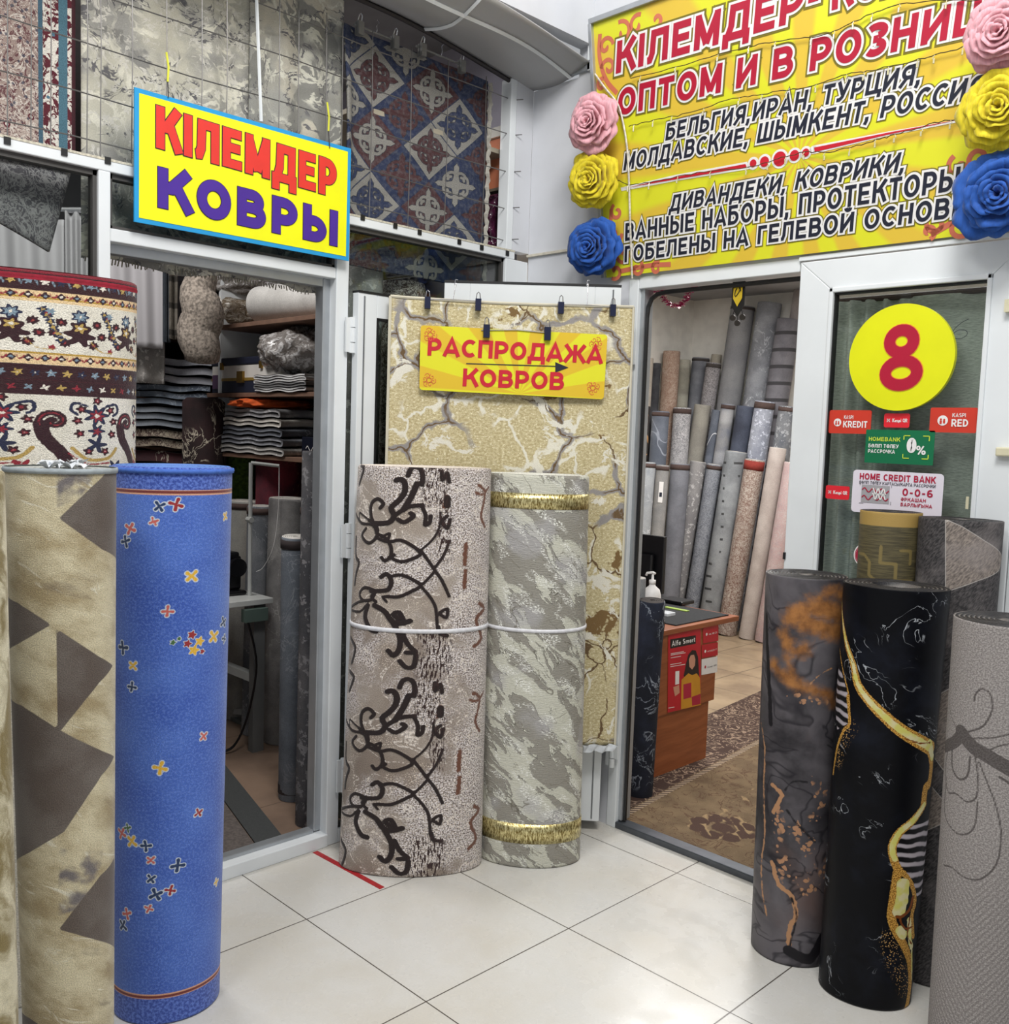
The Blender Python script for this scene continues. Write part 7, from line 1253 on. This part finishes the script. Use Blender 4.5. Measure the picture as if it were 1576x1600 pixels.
for lb, y0_, y1_, w, nl, mt, sd in (('folded dark persian rug at the bottom of the blanket pile', 745, 700, .50, 2, PBL, 1), ('folded cream and brown floral rug below the grey blankets', 700, 668, .50, 2, weave('cream_fold', (140, 128, 112), (176, 166, 148), 'floral', 5, (60, 40, 40)), 2), ('slate grey folded blanket, lowest of the three grey ones', 668, 634, .44, 3, blank('slate_plush', (98, 106, 116), (128, 134, 142)), 3), ('blue-grey folded blanket with rolled loops, middle of the three grey ones', 634, 600, .52, 3, blank('blue_plush', (88, 98, 112), (118, 128, 140), 'vein', 3), 4), ('pale grey folded plush blanket on top of the pile', 600, 558, .54, 3, blank('pale_plush', (142, 144, 152), (174, 174, 180)), 5)):
    za, zb2 = max(pxz(y0_), zc), pxz(y1_); c = np.array([base[0], base[1], za]); folded('folded_blanket', lb, c, w, zb2-za-.002, .26, nl, mt, e_, f_, 'folded textiles piled on the dark chest', seed=sd)
c = atD((318, 660), 5.36); r = root('wrapped_rug', (c[0], c[1], zc), 'small upright persian rug bundle with zigzag border beside the grey blankets', 'rug bundle')
zz0, zz1 = zc+.001, pxz(622, 318, 5.36); m = MB(); k_ = [(e_*math.cos(a)*.095*(1+.12*math.cos(4*a))+f_*math.sin(a)*.10) for a in np.linspace(0, 2*PI, 25)[:-1]]
V = [c*(1, 1, 0)+k+(0, 0, zz0) for k in k_]+[c*(1, 1, 0)+k*1.03+(0, 0, zz1-.02) for k in k_]+[c*(1, 1, 0)+k*.8+(0, 0, zz1) for k in k_]; m.add(V, [(i+24*l, (i+1) % 24+24*l, (i+1) % 24+24*(l+1), i+24*(l+1)) for l in (0, 1) for i in range(24)]+[tuple(range(48, 72))]); m.build('bundle', weave('zigzag_persian', (34, 22, 24), (50, 30, 32), 'vein', 8, (196, 186, 168)), r, True)
m = MB(); m.tube([V[6]+f_*.0, V[6]+(0, 0, zz1-zz0)], .004, 6); m.build('edge_cord', plain('tan_cord', (150, 122, 84), .8), r)
def lumpy(name, label, c, R, mat, seed, cat, film=None, group=None, sq=.7):
    rg = np.random.default_rng(seed); ph = rg.uniform(0, 6, 12); m = MB()
    def f(u, v):
        a, b = 2*PI*u, PI*(v-.5); d = np.array([math.cos(a)*math.cos(b), math.sin(a)*math.cos(b), math.sin(b)]); k = 1+.10*math.sin(3*a+ph[0])*math.cos(2*b)+.07*math.sin(5*a+4*b+ph[1])+.04*math.sin(9*a-7*b+ph[2])+.025*math.sin(17*a+11*b+ph[3])
        d = np.sign(d)*np.abs(d)**sq; return tuple(np.array(c)+(e_*d[0]*R[0]+f_*d[1]*R[1]+np.array([0, 0, d[2]*R[2]]))*k)
    m.grid(f, 64, 32); return tag(m.build(name, mat, None, True), label, cat, group)
def film_mat(name, c, d):
    n = N(name); v = n.obj(); w = n.warp(v, 20, .05, 3); f = n.noise(w, 22, 4, .65, 1); return n.fin(n.mix(n.ss(f, .46, .62), lin(c), lin(d)), n.ss(f, .3, .7, .12, .4), 0, f, .9, .02, coat=.7)
FILM1, FILM2 = film_mat('tan_in_film', (112, 98, 80), (190, 182, 170)), film_mat('grey_in_film', (132, 126, 122), (214, 212, 212))
z1 = 2.116; c = onY((365, 478), 1.0); lumpy('bagged_cushion', 'tan cushion in shiny clear film on the top shelf', (c[0], 1.02, z1+.085), (.25, .16, .085), FILM1, 3, 'bagged textile', None, 'bagged goods on the shelves'); lumpy('bagged_cushion', 'flat grey film bag on top of the tan bagged cushion', (c[0]+.03, 1.02, z1+.235), (.24, .15, .055), FILM2, 6, 'bagged textile', None, 'bagged goods on the shelves')
c = onY((465, 465), .98); r = root('fleece_roll', (c[0], .98, z1), 'white fleece roll lying on the top shelf', 'roll'); m = MB(); m.tube([(c[0]-.34, .96, z1+.098), (c[0]-.32, .965, z1+.1), (c[0]+.40, 1.02, z1+.1), (c[0]+.42, 1.02, z1+.1)], [.085, .096, .096, .09], 28); m.build('fleece', blank('white_fleece', (206, 204, 200), (226, 224, 220)), r, True)
z2 = 1.756; c = onY((458, 560), .98); lumpy('bagged_cushion', 'silver-grey cushion in crinkled clear film above the stacked cloths', (c[0]+.07, 1.02, z2+.205), (.25, .17, .112), FILM2, 11, 'bagged textile', None, 'bagged goods on the shelves', 1.0)
WCL = blank('striped_cloth', (176, 176, 178), (206, 206, 206), 'stripe')
c = onY((470, 612), .99); folded('folded_cloths', 'stack of thin white and grey cloths under the silver-grey bagged cushion', (c[0]+.02, 1.0, z2+.001), .46, .085, .30, 7, WCL, group=None, cat='folded cloth', seed=9)
# decorative case
a, b = onY((327, 608), .88), onY((434, 608), .88); x0, x1 = min(a[0], b[0])+.03, max(a[0], b[0])+.02; zt_c = onY((380, 557), .88)[2]; CS = root('case', ((x0+x1)/2, 1.0, z2), 'navy, cream and gold presentation case with brass clasps on the middle shelf', 'case'); NV = plain('case_navy', (36, 40, 58), .45); CRM = plain('case_cream', (216, 212, 206), .5); GB = plain('case_gold_line', (170, 140, 70), .35, .4); BRASS = plain('brass', (150, 120, 60), .3, .8)
hh = zt_c-z2-.002; bevel(MB().box((x0, .88, z2), (x1, 1.14, z2+hh*.36)).build('lower_body', NV, CS), .004); bevel(MB().box((x0, .88, z2+hh*.36), (x1, 1.14, z2+hh*.78)).build('upper_body', CRM, CS), .004); bevel(MB().box((x0-.004, .874, z2+hh*.78), (x1+.004, 1.146, z2+hh)).build('lid', NV, CS), .008); MB().box((x0, .877, z2+hh*.34), (x1, .881, z2+hh*.42)).build('gold_line', GB, CS)
for f in (.17, .75): MB().box((x0+(x1-x0)*f-.012, .868, z2+hh*.66), (x0+(x1-x0)*f+.012, .880, z2+hh*.86)).build('clasp', BRASS, CS)
MB().box((x0+(x1-x0)*.46-.03, .866, z2+hh*.28), (x0+(x1-x0)*.46+.03, .880, z2+hh*.6)).build('lock_plate', BRASS, CS); MB().tube([((x0+x1)/2-.06+.12*t, 1.0, z2+hh+.004+.02*math.sin(t*PI)) for t in np.linspace(0, 1, 8)], .005, 6).build('handle', BRASS, CS); MB().box((x0+.02, .872, z2+hh*.12), (x0+.09, .880, z2+hh*.52)).build('paper_tag', plain('plum_tag', (92, 66, 96), .5), CS)
# lower shelf: orange cloth, grey folded stack
z3 = 1.441; c = onY((425, 690), .98); cx_ = c[0]; zz_ = z3; cols = (((150, 148, 146), (176, 174, 170)), ((110, 112, 120), (140, 142, 148)), ((84, 88, 98), (110, 114, 122)), ((176, 172, 166), (202, 198, 190)), ((130, 130, 134), (160, 158, 158)))
for k, (ca, cb) in enumerate(cols):
    lb = ('folded oatmeal blanket at the foot of the lower shelf pile', 'folded mid grey blanket, second from the foot of the shelf pile', 'folded charcoal blanket in the middle of the shelf pile', 'folded off-white blanket below the topmost grey one', 'folded grey striped blanket directly under the orange cloth')[k]
    folded('folded_blanket', lb, (cx_, 1.0, zz_+.001), .62-.02*k, .044, .30, 2, blank('shelf_cloth_'+'abcde'[k], ca, cb, 'vein', k*3), group='folded blankets on the lower shelf', seed=20+k); zz_ += .047
lumpy('orange_cloth', 'bunched bright orange cloth on the lower shelf pile', (cx_-.02, 1.0, zz_+.026), (.20, .12, .025), plain('orange_cotton', (212, 92, 36), .9, 0, .2, 30, .4, 60), 31, 'cloth')
# below: turf roll, persian roll, navy box
p = atD((376, 735), 5.62); stick_roll('turf_roll', 'dark green artificial grass roll beneath the shelf pile', (p[0], p[1], 0), atD((376, 700), 5.62), .078, plain('green_turf', (92, 120, 48), .95, 0, .4, 60, .8, 250), plain('turf_edge', (40, 50, 30), .9), cat='turf roll')
p = atD((437, 735), 5.2); stick_roll('carpet_roll', 'red and black persian roll standing under the lower shelf', (p[0], p[1], 0), atD((437, 702), 5.2), .122, weave('red_persian', (128, 40, 52), (88, 36, 48), 'vein', 6, (176, 140, 104)), plain('red_roll_end', (100, 40, 46), .9))
a = onY((492, 692), .90); r = root('gift_box', (a[0], .92, z3), 'navy gift box with thin white script on the lower shelf beside the door jamb', 'box'); bevel(MB().box((a[0]-.10, .89, z3), (a[0]+.14, 1.1, z3+.10)).build('carton', plain('midnight_card', (18, 22, 40), .4), r), .003); strokes('script', [smooth_pts([np.array([a[0]-.06+.03*k/2, .889, z3+.045+.012*math.sin(k*1.7)]) for k in range(9)], 3)], .002, r, PWHITE, (0, -1, 0), .001)
# hangings at the back of the left shop
def drape(name, label, q0, q1, D, mat, cat='hanging rug', folds=3, amp=.02, group=None):
    a, b = atD((q0[0], q0[1]), D), atD((q1[0], q0[1]), D); zt2, zb2 = a[2], atD(q1, D)[2]; m = MB(); w = np.cross((b-a), (0, 0, 1)); w /= np.linalg.norm(w)
    m.grid(lambda u, v: tuple(a*(1-u)*(1, 1, 0)+b*u*(1, 1, 0)+w*amp*math.sin(u*2*PI*folds+v)+np.array([0, 0, zb2+(zt2-zb2)*v])), 40, 20); o = m.build(name, mat, None, True); s = o.modifiers.new('s', 'SOLIDIFY'); s.thickness = .012; return tag(o, label, cat, group)
SILV = marble_mat('silver_abstract_pile', (170, 168, 172), (200, 198, 202), [(7, .04, (228, 226, 228), 1), (3, .012, (90, 90, 96), 1)], [(9, .60, (196, 194, 196))], 2.2)
drape('hanging_rug', 'silver rug with hexagon lines hanging deep in the carpet shop', (150, 330), (254, 545), 5.3, SILV, group='rugs hanging on the far rail'); drape('hanging_rug', 'pale silver speckled rug hanging below the folded dark carpet end', (-20, 330), (98, 560), 5.3, SILV, group='rugs hanging on the far rail'); drape('hanging_rug', 'white and silver rug showing beside the upright window post', (101, 330), (149, 600), 5.3, marble_mat('white_silver_pile', (186, 184, 188), (214, 212, 216), [(9, .05, (236, 234, 236), 1), (16, .05, (96, 94, 98), 1)], [(10, .56, (222, 220, 222))], 7.7), group='rugs hanging on the far rail')
drape('hanging_rug', 'slate blue rug edge hanging next to the hexagon rug', (256, 330), (264, 535), 5.3, blank('slate_edge', (52, 58, 66), (70, 76, 84)), folds=1, group='rugs hanging on the far rail'); drape('hanging_rug', 'narrow brown striped runner hanging next to the slate rug edge', (265, 330), (275, 530), 5.3, blank('striped_runner', (92, 86, 78), (132, 126, 116), 'stripe'), folds=1, group='rugs hanging on the far rail')
drape('hanging_rug', 'pale rug with fringe hanging below the silver hexagon rug', (170, 326), (256, 600), 5.42, blank('pale_fringe_rug', (146, 142, 140), (176, 172, 168), 'spots'), folds=2, group='rugs hanging on the far rail')
tag(MB().tube([atD((q, 328), 5.3) for q in (-30, 30, 90, 150, 210, 280)], .014, 8).build('hanging_rail', STEEL), 'steel rail from which the silver rugs hang', 'rail')
m = MB(); c = atD((313, 520), 5.1); zt2 = atD((313, 410), 5.1)[2]; zb2 = atD((313, 562), 5.1)[2]
m.tube([(c[0]+.012*math.sin(i*1.1), c[1]+.01*math.cos(i), zb2+(zt2-zb2)*i/14) for i in range(15)], [.075+.030*math.sin(i/14*PI*1.1+.3) for i in range(15)], 22); m.tube([(c[0], c[1], zt2-.02), (c[0], c[1], 3.338)], .006, 6); tag(m.build('fluffy_rug_roll', plain('curly_fleece', (148, 138, 128), .95, 0, .5, 70, 1.0, 110), None, True), 'curly beige fleece rug hanging bundled beside the top shelf', 'fleece rug')
# roll and clutter behind the glass next to the open leaf
c = np.array([-.62, .60]); zt2 = onX((570, 390), -.58)[2]
stick_roll('carpet_roll', 'heathered grey roll behind the glass beside the open door leaf', (c[0]-.02, c[1]+.02, 0), (c[0], c[1]+.015, zt2), .085, weave('heather_grey', (128, 128, 126), (166, 166, 162), 'spots', 3), EPALE)
stick_roll('carpet_roll', 'short white and brown geometric roll behind the glass beside the heathered roll', (-.63, .83, 0), (-.62, .82, onX((620, 440), -.6)[2]), .095, weave('white_lattice', (196, 190, 182), (212, 206, 196), 'floral', 9, (70, 50, 44)), EPALE)
stick_roll('carpet_roll', 'dark graphite roll seen through the narrow pane of the open leaf', (-.70, 1.08, 0), (-.69, 1.07, 2.02), .09, weave('graphite', (58, 60, 64), (84, 86, 90), 'spots', 5), EDARK)
